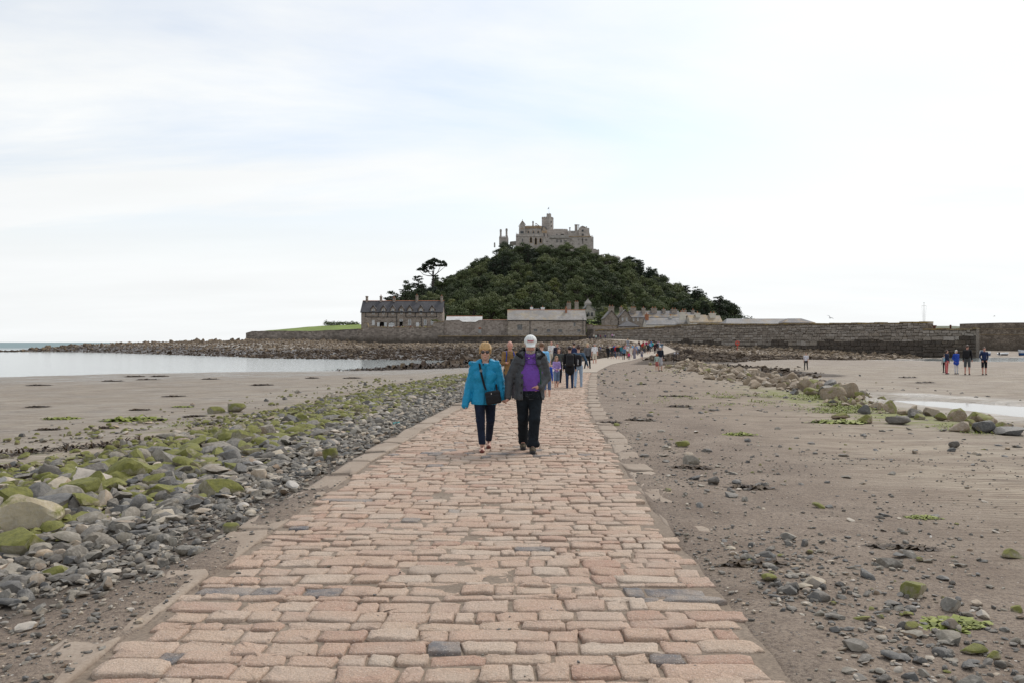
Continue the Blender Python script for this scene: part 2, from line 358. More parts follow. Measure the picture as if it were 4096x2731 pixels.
M_ROOF_CREAM = roofmat('cream_slate_roof', (0.33, 0.28, 0.22), (0.40, 0.34, 0.27), 0.8)
M_ROOF_CASTLE = roofmat('castle_lead_roof', (0.17, 0.165, 0.16), (0.22, 0.21, 0.2))
M_ROOF_WHITE = roofmat('whitewashed_roof', (0.66, 0.65, 0.62), (0.74, 0.73, 0.70))
M_WHITE = plain('white_paint', (0.78, 0.78, 0.76), 0.5, 0.04)
M_CREAM = plain('cream_render', (0.60, 0.56, 0.48), 0.85, 0.12, 1.0)
M_TERRA = plain('terracotta', (0.33, 0.14, 0.075), 0.85, 0.25, 2.0)
M_GLASS = plain('window_glass', (0.022, 0.025, 0.03), 0.12, 0.1, spec=0.6)
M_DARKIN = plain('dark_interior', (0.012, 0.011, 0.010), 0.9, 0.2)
M_PIPE = plain('iron_pipe', (0.035, 0.037, 0.04), 0.6, 0.2)
M_FRAMEG = plain('grey_timber', (0.34, 0.34, 0.33), 0.7, 0.1)
M_RED = plain('red_paint', (0.5, 0.04, 0.03), 0.5, 0.1)
M_IRON = plain('rusty_iron', (0.12, 0.05, 0.035), 0.8, 0.3)
M_BARK = plain('bark', (0.055, 0.045, 0.037), 0.95, 0.35, 3.0, 0.6)
M_LAWN = plain('lawn_grass', (0.163, 0.215, 0.046), 0.95, 0.25, 0.25)

# foliage
def leafmat(name, a, b2, c3):
    m, nt, b = newmat(name); g = G(nt); i = g.n('NewGeometry').outputs['Random Per Island']; orr = g.n('ObjectInfo').outputs['Random']
    p = g.pos()
    f = g.math('ADD', g.math('MULTIPLY', i, 0.16), g.math('ADD', g.math('MULTIPLY', g.noise(p, 0.3, 3, 0.55), 0.62), g.math('MULTIPLY', g.math('SUBTRACT', orr, 0.42), 0.7)))
    g.set(b.inputs['Base Color'], g.ramp(f, [(0.15, a), (0.5, b2), (0.85, c3)])); b.inputs['Roughness'].default_value = 0.7
    b.inputs['Specular IOR Level'].default_value = 0.2
    return m
M_LEAF = leafmat('broad_leaves', (0.043, 0.057, 0.025), (0.083, 0.103, 0.04), (0.145, 0.16, 0.066))
M_LEAFY = leafmat('yellow_green_leaves', (0.05, 0.066, 0.02), (0.095, 0.11, 0.03), (0.16, 0.165, 0.055))
M_NEEDLE = leafmat('dark_needles', (0.022, 0.032, 0.018), (0.043, 0.057, 0.029), (0.072, 0.088, 0.044))
M_SHRUB = leafmat('undergrowth', (0.02, 0.03, 0.012), (0.04, 0.055, 0.02), (0.065, 0.08, 0.03))

# people
def skin(col):
    m, nt, b = newmat('skin'); g = G(nt)
    g.set(b.inputs['Base Color'], g.ramp(g.noise(g.obj(), 22, 4, 0.6), [(0.3, tuple(x * 0.88 for x in col)), (0.7, col)]))
    b.inputs['Roughness'].default_value = 0.55; b.inputs['Subsurface Weight'].default_value = 0.0
    return m
M_SKIN = skin((0.62, 0.37, 0.275)); M_SKINR = skin((0.60, 0.31, 0.235)); M_SKIND = skin((0.36, 0.20, 0.135))
_hair = {}
def hairmat(col):
    k = tuple(col)
    if k in _hair: return _hair[k]
    m, nt, b = newmat('hair'); g = G(nt)
    s = g.noise(g.mapv(g.obj(), (90, 90, 10)), 1.0, 4, 0.7)
    g.set(b.inputs['Base Color'], g.ramp(s, [(0.3, tuple(x * 0.45 for x in col)), (0.7, tuple(min(1, x * 1.25) for x in col))]))
    b.inputs['Roughness'].default_value = 0.5; g.set(b.inputs['Normal'], g.bump(s, 0.6, 0.01)); _hair[k] = m; return m

# water
def watermat(name, base, sc, st, rough, far=False):
    m, nt, b = newmat(name); g = G(nt); p = g.pos()
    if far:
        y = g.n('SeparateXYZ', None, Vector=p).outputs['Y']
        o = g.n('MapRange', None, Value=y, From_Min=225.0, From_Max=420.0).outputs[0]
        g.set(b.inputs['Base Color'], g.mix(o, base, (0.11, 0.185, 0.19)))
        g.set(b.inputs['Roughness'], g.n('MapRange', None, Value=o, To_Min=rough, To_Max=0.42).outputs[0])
        h1 = g.noise(g.mapv(p, (1.0, 2.4, 1)), sc, 4, 0.6); h2 = g.noise(g.mapv(p, (0.10, 0.3, 1)), 1.0, 5, 0.65)
        g.set(b.inputs['Normal'], g.bump(g.math('ADD', g.math('MULTIPLY', h1, 0.5), g.math('MULTIPLY', h2, g.math('MULTIPLY', o, 5.0))), st, 0.12))
    else:
        g.set(b.inputs['Base Color'], tuple(base) + (1,)); b.inputs['Roughness'].default_value = rough
        g.set(b.inputs['Normal'], g.bump(g.noise(g.mapv(p, (1, 2, 1)), sc, 3, 0.5), st, 0.02))
    b.inputs['IOR'].default_value = 1.33; b.inputs['Specular IOR Level'].default_value = 0.5
    return m
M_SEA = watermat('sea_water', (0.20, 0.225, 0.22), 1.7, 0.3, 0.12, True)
M_POOL = watermat('pool_water', (0.22, 0.20, 0.18), 3.0, 0.03, 0.05)

# the beach: sand, grit, weed
def beachmat():
    m, nt, b = newmat('beach_sand'); g = G(nt); p = g.pos()
    at = g.n('Attribute', {'attribute_name': 'zone'}).outputs['Color']
    sc_ = g.n('SeparateColor', None, Color=at); grit, alg, kelp = sc_.outputs
    wet = g.n('Attribute', {'attribute_name': 'wet'}).outputs['Fac']; bank = g.n('Attribute', {'attribute_name': 'bank'}).outputs['Fac']
    big = g.noise(p, 0.22, 6, 0.6, 0.4); med = g.noise(g.mapv(p, (0.55, 1.6, 1)), 1.3, 6, 0.65, 0.6); fine = g.noise(p, 34, 4, 0.75); vf = g.noise(p, 130, 3, 0.7)
    sand = g.ramp(big, [(0.3, (0.305, 0.25, 0.186)), (0.7, (0.42, 0.352, 0.268))])
    sand = g.mix(g.ramp(med, [(0.38, 0.85), (0.60, 0.0)]), sand, (0.215, 0.16, 0.115))
    streak = g.noise(g.mapv(p, (0.5, 2.2, 1), (0, 0, R(6))), 4.5, 5, 0.7, 0.8)
    sand = g.mix(g.ramp(streak, [(0.56, 0.0), (0.70, 0.65)]), sand, (0.15, 0.115, 0.09))
    sand = g.mix(g.ramp(g.noise(p, 60, 3, 0.7), [(0.6, 0.0), (0.74, 0.6)]), sand, (0.11, 0.085, 0.068))
    gr = g.mix(g.ramp(g.noise(p, 0.9, 6, 0.7), [(0.35, 0.0), (0.65, 1.0)]), (0.195, 0.146, 0.108), (0.31, 0.247, 0.19))
    gr = g.mix(g.ramp(fine, [(0.36, 0.75), (0.55, 0.0)]), gr, (0.085, 0.060, 0.048))
    gr = g.mix(g.ramp(vf, [(0.58, 0.0), (0.72, 0.8)]), gr, (0.46, 0.41, 0.36))
    c = g.mix(grit, sand, gr)
    # shell grit and pebbles too small to build
    v = g.n('TexVoronoi', {'feature': 'F1'}, Vector=p, Scale=26.0)
    vs = g.n('SeparateColor', None, Color=v.outputs['Color'])
    pe = g.math('MULTIPLY', g.ramp(v.outputs['Distance'], [(0.16, 1.0), (0.24, 0.0)]), g.math('GREATER_THAN', vs.outputs[0], 0.72))
    pe = g.math('MULTIPLY', pe, g.math('ADD', g.math('MULTIPLY', grit, 0.9), 0.14), True)
    c = g.mix(pe, c, g.ramp(vs.outputs[1], [(0.0, (0.06, 0.058, 0.06)), (0.5, (0.17, 0.15, 0.135)), (0.8, (0.3, 0.25, 0.2)), (1.0, (0.6, 0.57, 0.52))]))
    wm = g.noise(p, 0.55, 6, 0.7)
    c = g.mix(g.math('MULTIPLY', wet, g.ramp(wm, [(0.3, 0.85), (0.7, 0.45)])), c, (0.25, 0.225, 0.19))
    c = g.mix(g.math('MULTIPLY', bank, g.ramp(g.noise(p, 2.2, 5, 0.7), [(0.3, 0.95), (0.7, 0.55)])), c, (0.075, 0.062, 0.05))
    mot = g.noise(g.mapv(p, (0.8, 1.4, 1)), 0.75, 7, 0.68, 0.5)
    c = g.mix(g.ramp(mot, [(0.5, 0.0), (0.68, 0.6)]), c, g.mix(0.55, c, (0.10, 0.078, 0.06)))
    an = g.noise(g.mapv(p, (0.7, 1.5, 1)), 1.9, 6, 0.72)
    am = g.math('MULTIPLY', g.ramp(g.math('ADD', g.math('MULTIPLY', alg, 0.62), g.math('MULTIPLY', g.math('SUBTRACT', an, 0.5), 1.5)), [(0.30, 0.0), (0.48, 1.0)]), 0.9)
    c = g.mix(am, c, g.ramp(fine, [(0.3, (0.13, 0.145, 0.03)), (0.7, (0.25, 0.265, 0.075))]))
    kn = g.noise(g.mapv(p, (0.6, 1.2, 1)), 1.1, 7, 0.72)
    km = g.ramp(g.math('ADD', g.math('MULTIPLY', kelp, 0.95), g.math('MULTIPLY', g.math('SUBTRACT', kn, 0.5), 1.3)), [(0.34, 0.0), (0.5, 1.0)])
    c = g.mix(g.math('MULTIPLY', km, g.math('GREATER_THAN', kelp, 0.02)), c, g.ramp(fine, [(0.3, (0.030, 0.020, 0.013)), (0.7, (0.085, 0.058, 0.036))]))
    g.set(b.inputs['Base Color'], c)
    g.set(b.inputs['Roughness'], g.n('MapRange', None, Value=g.math('MULTIPLY', wet, g.ramp(wm, [(0.35, 1.0), (0.6, 0.35)])), To_Min=0.9, To_Max=0.22).outputs[0])
    b.inputs['Specular IOR Level'].default_value = 0.3
    wv = g.n('TexWave', {'wave_type': 'BANDS', 'bands_direction': 'Y'}, Vector=g.mapv(p, (0.35, 1, 1), (0, 0, R(8))), Scale=2.6, Distortion=7.0, Detail=3.0, Detail_Scale=1.6).outputs['Fac']
    rip = g.math('MULTIPLY', wv, g.math('SUBTRACT', 1.0, grit))
    h = g.math('ADD', g.math('MULTIPLY', rip, 1.0), g.math('ADD', g.math('MULTIPLY', g.noise(p, 5, 6, 0.7), 0.8), g.math('MULTIPLY', fine, g.math('ADD', g.math('MULTIPLY', grit, 0.6), 0.12))))
    g.set(b.inputs['Normal'], g.bump(h, 0.85, 0.035))
    return m
M_BEACH = beachmat()
# ================================================================ lie of the land
_pd = np.array([-12, 4.9, 9.4, 11.7, 15, 20.5, 30, 35.6, 46.6, 62.7, 75, 92, 107, 130, 160, 190, 216, 240.])
_px = np.array([-.55, -.4, -.32, -.2, -.03, .27, 1.15, 1.7, 2.9, 5.7, 9, 12.7, 17.5, 24, 28, 29, 25, 20.])
_dd = np.arange(-12, 240.1, 0.5); _xx = np.interp(_dd, _pd, _px)
for _i in range(3):
    _k = np.ones(9) / 9; _xx = np.convolve(np.pad(_xx, 4, 'edge'), _k, 'valid')
def path_x(D): return np.interp(D, _dd, _xx)
def path_hw(D): return np.interp(D, [0, 5, 12, 21, 46], [1.74, 1.74, 1.68, 1.56, 1.55])
def path_z(D): return np.interp(D, [0, 107, 130, 160, 190, 216, 240], [0, 0, .25, .95, 1.9, 2.5, 2.9])
WATER = np.array([(-500, 58), (-60, 60), (-38, 62), (-32, 67), (-24, 71.5), (-13.4, 74.6), (-9.5, 84), (-7.8, 98), (-9, 117), (-22, 124), (-40, 134), (-49, 148), (-80, 183), (-117, 222), (-150, 236), (-500, 244)], float)
NEARLINE = np.array([(12, 60), (25, 86), (35, 101), (51, 120), (64, 131)], float)
RZ = np.array([(9.5, 64), (14, 64), (20, 74), (25, 86), (35, 101), (51, 120), (64, 131), (70, 140), (24.7, 220), (20, 150), (19, 112), (13.8, 84)], float)
WALL = np.array([(24.7, 220), (50.4, 174.6), (70, 140)], float)
def poly_sd(X, D, poly):
    """distance to the outline, negative inside"""
    d = np.full(np.shape(X), 1e9); ins = np.zeros(np.shape(X), bool); n = len(poly)
    for i in range(n):
        ax, ay = poly[i]; bx, by = poly[(i + 1) % n]; ex, ey = bx - ax, by - ay
        t = np.clip(((X - ax) * ex + (D - ay) * ey) / (ex * ex + ey * ey), 0, 1)
        d = np.minimum(d, (X - ax - t * ex) ** 2 + (D - ay - t * ey) ** 2)
        c = ((ay > D) != (by > D)) & (X < (bx - ax) * (D - ay) / (by - ay + 1e-12) + ax); ins ^= c
    d = np.sqrt(d); return np.where(ins, -d, d)
def wall_t(X, D):
    """position along the harbour wall line and distance in front of it"""
    ax, ay = WALL[0]; bx, by = WALL[2]; ex, ey = bx - ax, by - ay; l2 = ex * ex + ey * ey
    t = ((X - ax) * ex + (D - ay) * ey) / l2
    n = ((X - ax) * ey - (D - ay) * ex) / math.sqrt(l2)   # >0 on the camera side? fixed below
    return t, n
_t0, _n0 = wall_t(np.array([30.0]), np.array([100.0])); _WS = 1.0 if _n0[0] > 0 else -1.0
POOL = np.array([(12.9, 29.5), (14.5, 28.6), (15.9, 26.2), (30, 23.8), (30, 18.5), (13.3, 20.6), (12.8, 22.5), (12.6, 24.2), (12.3, 26.7)], float)
POOLZ = -0.33
def smooth_noise(X, D):
    return 0.035 * fbm(X * .35, D * .35, 0, 4, 3) + 0.02 * fbm(X * 1.3, D * 1.3, 0, 3, 9)
def gz(X, D, full=False):
    X = np.asarray(X, float); D = np.asarray(D, float); X, D = np.broadcast_arrays(X, D)
    xc, hw, pz = path_x(D), path_hw(D) + 0.35, path_z(D)
    off = X - xc; d = np.maximum(np.abs(off) - hw, 0)
    s = poly_sd(X, D, WATER); sp = np.maximum(s, 0)
    near = -.9 * np.sqrt(d / (d + sp + 1e-6))
    rise = .9 + (1.25 + 1.15 * sstep(-34, -62, X)) * sstep(110, 200, D)
    far = -.9 + (1 - np.exp(-sp / 16)) * rise
    far = far + (pz - far) * np.exp(-d / 7)
    left = near + (far - near) * sstep(72, 100, D)
    left = np.where(s < 0, -.9 + 0.045 * s, left)
    left = np.where(X < -60, np.minimum(left, -.9 + np.maximum(258 - D, -40) * .13), left)
    left = np.minimum(left, np.where(X < -112, 2.35 + (X + 112) * 0.105, 9))
    right = -.9 * (1 - np.exp(-d / 42)) - .42 * sstep(84, 124, D) * sstep(18, 46, X)
    t, n = wall_t(X, D); n = n * _WS
    zb = np.interp(t, [0, .2, .57, 1, 1.3], [2.5, 1.25, .38, -.85, -1.0])
    right = right + (zb - right) * sstep(46, 1, n) * sstep(1.35, .95, t) * sstep(-9, 6, D - 78)
    right = np.where(n < -2, np.where(D > 142, -0.72, -1.0), right)
    right = np.where((n < -2) & (t < 0.97), zb, right)
    right = right + (pz - right) * np.exp(-d / 3) * sstep(100, 112, D)
    pl = poly_sd(X, D, POOL)
    right = np.where(pl < 0, POOLZ - 0.02 - 0.05 * np.minimum(-pl, 1.5), np.where(pl < 3, np.maximum(right, POOLZ + .004 + 0.0 * pl) * sstep(-.1, .6, pl) + (POOLZ + .005) * (1 - sstep(-.1, .6, pl)), right))
    z = np.where(off < 0, left, right)
    z = np.where(d <= 0, pz, z)
    z = z + smooth_noise(X, D) * np.clip(d / 2.0, 0, 1) * np.where((pl < 0.3), 0, 1)
    e_ = np.abs(off) - path_hw(D)
    z = z - 0.10 * sstep(.03, -.08, e_) + sstep(.0, .2, e_) * sstep(1.6, .3, e_) * (.026 * fbm(X * 1.7, D * 1.1, 0, 3, 55) + .002 + .018 * sstep(10, 5.5, D)) * sstep(14, 9, D)
    if full: return z, off, d, s, pl, t, n
    return z
_GX, _GY = np.arange(-170, 80.1, .25), np.arange(-2, 250.1, .25)
_GZ = gz(_GX[None, :], _GY[:, None])
def gz1(x, y):
    a = min(max((x + 170) * 4, 0), len(_GX) - 2.001); b = min(max((y + 2) * 4, 0), len(_GY) - 2.001); i, j = int(a), int(b); a -= i; b -= j
    return float((_GZ[j, i] * (1 - a) + _GZ[j, i + 1] * a) * (1 - b) + (_GZ[j + 1, i] * (1 - a) + _GZ[j + 1, i + 1] * a) * b)

def pix_on_ground(px, py, it=6):
    """where the sight line through a photograph pixel meets the beach"""
    D = F * CH / max(py - 1369, 6)
    for _ in range(it * 2):
        z = gz1((px - 2048) * D / F, D); D = 0.5 * D + 0.5 * F * (CH - z) / max(py - 1369, 6)
    return (px - 2048) * D / F, D

def build_beach():
    rows = np.concatenate([np.linspace(-12, 2.5, 12), 2.5 * np.exp(np.linspace(0, math.log(290 / 2.5), 560))[1:]])
    u = np.linspace(-1, 1, 420); u = np.sign(u) * (0.35 * np.abs(u) + 1.05 * np.abs(u) ** 2.2)
    D, U = np.meshgrid(rows, u, indexing='ij'); X = U * (np.maximum(D, -4) + 16)
    z, off, d, s, pl, t, n = gz(X, D, True)
    nr, nc = D.shape
    # rougher surface where rocks lie
    rocky = (sstep(78, 96, D) * (off < 0) * (s > 0)) + sstep(30, 12, n) * (off > 0) * sstep(80, 100, D)
    z = z + np.clip(rocky, 0, 1) * 0.12 * fbm(X * .7, D * .7, 0, 3, 21)
    idx = np.arange(nr * nc).reshape(nr, nc)
    Q = np.stack([idx[:-1, :-1], idx[:-1, 1:], idx[1:, 1:], idx[1:, :-1]], -1).reshape(-1, 4)
    me = mesh('beach', np.stack([X, D, z], -1).reshape(-1, 3), Q, M_BEACH, None, True)
    o_l = np.maximum(-off - path_hw(D), 0); o_r = np.maximum(off - path_hw(D), 0)
    grit = np.where(off > 0, 1 - sstep(1.2, 5.5 + 0.06 * D, o_r + 1.2 * fbm(X * .6, D * .35, 0, 3, 5)), 1 - sstep(4.0, 6.2, o_l + fbm(X * .5, D * .5, 0, 3, 6)))
    grit = np.where((D > 70), np.maximum(grit, 0.6), grit)
    alg = np.where(off > 0, np.exp(-((X - 9.6 - 0.02 * (D - 22)) / 1.7) ** 2) * sstep(14, 19, D) * sstep(40, 27, D) * .6 + .16 * sstep(14, 20, D) * sstep(60, 30, D) * sstep(1, 4, o_r) * sstep(12, 8, o_r),
                   0.42 * np.exp(-((o_l - 5.8) / 1.8) ** 2) * sstep(8, 11, D) * sstep(34, 24, D))
    kelp = np.zeros_like(X)
    kelp = np.maximum(kelp, sstep(72, 80, D) * sstep(112, 104, D) * sstep(-19, -13, X) * (off < 0) * sstep(0, 3, o_l) * (s > 0) * .95)
    kelp = np.maximum(kelp, sstep(96, 106, D) * np.maximum(sstep(14, 8, s), sstep(172, 160, D) * sstep(70, 50, s)) * (s > 0) * (off < 0) * sstep(0, 5, o_l))
    kelp = np.maximum(kelp, sstep(43, 48, D) * sstep(68, 60, D) * sstep(12.5, 14.5, X) * sstep(21, 17.5, X) * .9)
    kelp = np.maximum(kelp, sstep(1.5, -1.5, poly_sd(X, D, RZ)) * sstep(20, 27, n) * (off > 0))
    rem = 1 - sstep(0, .5, kelp)
    wet = np.where(off < 0, np.clip(sstep(26, 3, s) * (s > 0) + .55 * sstep(5, 7, o_l), 0, 1), np.clip(sstep(3.0, 0, pl) + .35 * sstep(4, 9, o_r), 0, 1))
    wet = np.clip(wet + .5 * sstep(-0.78, -.9, z), 0, 1)
    ca = me.attributes.new('zone', 'FLOAT_COLOR', 'POINT')
    ca.data.foreach_set('color', np.stack([np.clip(grit, 0, 1), np.clip(alg, 0, 1), np.clip(kelp, 0, 1), np.ones_like(X)], -1).astype(np.float32).ravel())
    bank = sstep(.1, .7, o_l - .8 * sstep(6.5, 4.2, D)) * sstep(5.4, 4.2, o_l) * (off < 0) * sstep(52, 44, D)
    ba = me.attributes.new('bank', 'FLOAT', 'POINT'); ba.data.foreach_set('value', bank.astype(np.float32).ravel())
    wa = me.attributes.new('wet', 'FLOAT', 'POINT'); wa.data.foreach_set('value', wet.astype(np.float32).ravel())
    o = link('beach', me); o['kind'] = 'structure'; return o
build_beach()

def build_sea():
    # one sheet to the horizon
    B = 30000.0
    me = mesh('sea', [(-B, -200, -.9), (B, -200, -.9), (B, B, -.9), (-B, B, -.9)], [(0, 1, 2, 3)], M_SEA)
    o = link('sea', me); o['kind'] = 'structure'
    ring = []
    for a in np.linspace(0, 2 * math.pi, 60, endpoint=False):
        pass
    me = mesh('tide_pool', [(10.0, 19.5, POOLZ), (31, 19.5, POOLZ), (31, 31.5, POOLZ), (10.0, 31.5, POOLZ)], [(0, 1, 2, 3)], M_POOL)
    o = link('tide_pool', me); o['kind'] = 'structure'
build_sea()

# ---------------------------------------------------------------- the wooded hill
_hx = np.array([-110, -86, -75, -64, -49, -38, -28, -24, -14, -7, 7, 31, 44, 61, 73, 81, 93, 105, 115, 127, 138, 160.])
_hp = np.array([4.6, 5, 9, 19, 29, 34, 36, 40, 45, 50, 52.5, 52.5, 51, 46.5, 40, 35, 28, 22, 16, 10, 4.8, 4.6])
def hz_(X, D):
    X = np.asarray(X, float); D = np.asarray(D, float)
    base = 4.6 + 2.6 * sstep(246, 285, D) * sstep(-90, -50, X)
    t = np.clip((474 - D) / (474 - 288), 0, 1)
    Pt = np.interp(25 + (X - 25) * (1 + np.where(X < 25, .42, .75) * t), _hx, _hp)
    back = sstep(560, 490, D)
    up = (1 - t) * 0.75 + 0.25 * (1 - t * t * (3 - 2 * t))
    return base + np.maximum(Pt - base, 0) * up * back + 0.5 * fbm(X * .08, D * .08, 0, 3, 44) * sstep(285, 300, D)
def build_hill():
    xs = np.linspace(-112, 165, 130); ys = np.concatenate([np.linspace(244, 300, 26), np.linspace(304, 570, 70)])
    D, X = np.meshgrid(ys, xs, indexing='ij'); z = hz_(X, D)
    z = np.where(D < 246, np.minimum(z, 4.6), z)
    edge = np.maximum(sstep(-68, -78, X), np.maximum(sstep(150, 164, X), sstep(550, 569, D))); z = z - 6.5 * edge
    nr, nc = D.shape; idx = np.arange(nr * nc).reshape(nr, nc)
    Q = np.stack([idx[:-1, :-1], idx[:-1, 1:], idx[1:, 1:], idx[1:, :-1]], -1).reshape(-1, 4)
    me = mesh('hill', np.stack([X, D, z], -1).reshape(-1, 3), Q, [M_LAWN, M_SHRUB], None, True)
    cx = X[:-1, :-1].ravel(); cy = D[:-1, :-1].ravel()
    lawn = ((cy < 292) & (cx < -30)) | ((cy < 300) & (cx > 20) & (cx < 42))
    me.polygons.foreach_set('material_index', np.where(lawn, 0, 1).astype(np.int32))
    o = link('hill', me); o['kind'] = 'structure'
build_hill()

# ================================================================ the causeway
cw = thing('causeway', 'granite paved causeway', 'causeway'); cw['kind'] = 'structure'
del cw['label']; del cw['category']
def ribbon(name, D0, D1, step, h0, h1, dz, mat, noise=0.0):
    Ds = np.arange(D0, D1 + 1e-6, step); V = []; n = 9
    for D in Ds:
        xc, hw, z = float(path_x(D)), float(path_hw(D)), float(path_z(D))
        dxd = float(path_x(D + .5) - path_x(D - .5)); nx, ny = 1 / math.hypot(1, dxd), -dxd / math.hypot(1, dxd)
        for k in np.linspace(-hw - h0, hw + h1, n): V.append((xc + k * nx, D + k * ny, z + dz))
    V = np.array(V)
    if noise: V[:, 2] += noise * fbm(V[:, 0] * 2.5, V[:, 1] * 2.5, 0, 3, 13)
    m = len(Ds); idx = np.arange(m * n).reshape(m, n)
    Q = np.stack([idx[:-1, :-1], idx[:-1, 1:], idx[1:, 1:], idx[1:, :-1]], -1).reshape(-1, 4)
    me = mesh(name, V, Q, mat, None, True); return link(name, me, cw)
ribbon('joint_bed', 1.5, 48, .12, .16, .16, -.008, M_BED, .02)
ribbon('concrete_surface', 45.5, 222, .8, .3, .3, .02, M_CONC)

def sett(cx, cy, L, W, h, r, n=14, ang=0.0, lo=-0.05):
    """one worn stone: rounded outline, domed top"""
    a = np.linspace(0, 2 * math.pi, n, endpoint=False) + math.pi / n
    p = 0.27
    ox = np.sign(np.cos(a)) * np.abs(np.cos(a)) ** p * L / 2; oy = np.sign(np.sin(a)) * np.abs(np.sin(a)) ** p * W / 2
    ph = r.uniform(0, 6.28, 3); wob = 1 + .05 * np.sin(2 * a + ph[0]) + .045 * np.sin(3 * a + ph[1]) + .03 * np.sin(5 * a + ph[2]); ox = ox * wob; oy = oy * wob
    jit = 1 + r.normal(0, .035, n); ox = ox * jit + r.normal(0, .035) * oy; oy = oy * (1 + r.normal(0, .065, n)) + r.normal(0, .03) * ox
    V = []
    tx, ty = r.normal(0, .014), r.normal(0, .02)
    for s_, z_ in ((1.01, lo), (1.0, h - .011), (.962, h - .002), (.72, h + .001)):
        x, y = ox * s_, oy * s_
        zz = z_ + (tx * x + ty * y if z_ > lo else 0) + (r.normal(0, .003, n) if z_ > lo else 0)
        V.append(np.stack([x, y, np.broadcast_to(zz, x.shape)], -1))
    V = np.concatenate(V + [np.array([[0, 0, h + .001]])])
    ca, sa = math.cos(ang), math.sin(ang)
    V = np.stack([cx + V[:, 0] * ca - V[:, 1] * sa, cy + V[:, 0] * sa + V[:, 1] * ca, V[:, 2]], -1)
    Fs = []
    for k in range(3):
        for i in range(n): Fs.append((k * n + i, k * n + (i + 1) % n, (k + 1) * n + (i + 1) % n, (k + 1) * n + i))
    c = 4 * n
    for i in range(n): Fs.append((3 * n + i, 3 * n + (i + 1) % n, c))
    return V, Fs
SLATES = [(-2.0, 5.5), (-1.8, 5.5), (-1.55, 5.5), (-1.3, 5.5), (.85, 5.5), (1.1, 5.5), (1.3, 5.5), (1.0, 5.3), (1.25, 5.3), (-1.75, 12.2), (-1.1, 12.2), (.1, 12.3), (.5, 12.1), (1.25, 12.3), (-.4, 12.0), (.2, 13.1), (-.8, 13.3), (-1.75, 4.28), (-.95, 7.6), (-.65, 12.3), (-.25, 12.25), (-1.35, 12.3), (.75, 12.2), (1.1, 12.15), (-1.0, 12.7), (.35, 12.8), (.75, 4.3), (-1.6, 16.5), (0.25, 6.6)]
def build_setts():
    r = np.random.default_rng(31); D = 3.05; row = 0; stones = []
    while D < 46.2:
        w_ = r.uniform(.13, .225) if D < 14 else r.uniform(.145, .23)
        if r.random() < .12: w_ *= .62
        Dc = D + w_ / 2
        xc, hw = float(path_x(Dc)), float(path_hw(Dc)); dxd = float(path_x(Dc + .5) - path_x(Dc - .5)); ang = -math.atan(dxd) * 0.9
        x = -hw + r.uniform(-.05, .12); end = hw + r.uniform(-.12, .06)
        slope = r.normal(0, .006)
        while x < end - .1:
            l_ = min(max(r.lognormal(math.log(.228), .36), .12), .6)
            if x + l_ > end - .12: l_ = end - x
            if l_ < .1: break
            g = r.uniform(.004, .018)
            wv = .03 * math.sin((x + D) * 1.3) + .02 * math.sin(x * 3.1 + row)
            k = x + l_ / 2
            stones.append((xc + k, Dc + wv + slope * k + r.normal(0, .006) - dxd * k, l_ - g, w_ - r.uniform(.003, .018), ang + r.normal(0, .012)))
            x += l_
        D += w_; row += 1
    slate = set()
    for sx, sy in SLATES:
        slate.add(min(range(len(stones)), key=lambda i: (stones[i][0] - sx) ** 2 + 4 * (stones[i][1] - sy) ** 2))
    rest_v, rest_f, rest_m, nv = [], [], [], 0
    for i, (x, y, l_, w_, a) in enumerate(stones):
        near = i < 300
        big = i in slate or r.random() < .005
        h = r.normal(0.006, .005)
        V, Fs = sett(0, 0, l_, w_, h, r, 16 if near else 10, a)
        if near:
            me = mesh('cobble', V, Fs, M_SLATE if big else M_SETT, None, True)
            o = link('cobble', me, cw, (x, y, 0))
            if big: o['label'] = 'grey slate paving stone among the pink setts'
        else:
            V = V + np.array((x, y, 0)); rest_v.append(V); rest_f += [tuple(nv + q for q in f) for f in Fs]; rest_m += [1 if big else 0] * len(Fs); nv += len(V)
    me = mesh('far_cobbles', np.concatenate(rest_v), rest_f, [M_SETT, M_SLATE], rest_m, True)
    o = link('far_cobbles', me, cw); o['kind'] = 'stuff'
build_setts()
def build_kerbs():
    r = np.random.default_rng(5)
    for side in (-1, 1):
        D = 3.4 if side < 0 else 5.6
        while D < 44:
            l_ = r.uniform(.75, 1.35); Dc = D + l_ / 2
            xc, hw = float(path_x(Dc)), float(path_hw(Dc)); dxd = float(path_x(Dc + .5) - path_x(Dc - .5))
            wd = .33 + r.normal(0, .015)
            skip = side > 0 and (r.random() < .16 and D < 11)
            if not skip:
                V, Fs = sett(0, 0, wd, l_ - r.uniform(.015, .05), .0, r, 16, -math.atan(dxd), lo=-.09)
                me = mesh('kerb_stone', V, Fs, M_KERB, None, True)
                dz = (.004 if side < 0 else .0) + r.normal(0, .004) + (.008 if D > 10 else 0.0)
                link('kerb_stone', me, cw, (xc + side * (hw + .03 + wd / 2), Dc - dxd * side * hw, dz))
            D += l_
build_kerbs()

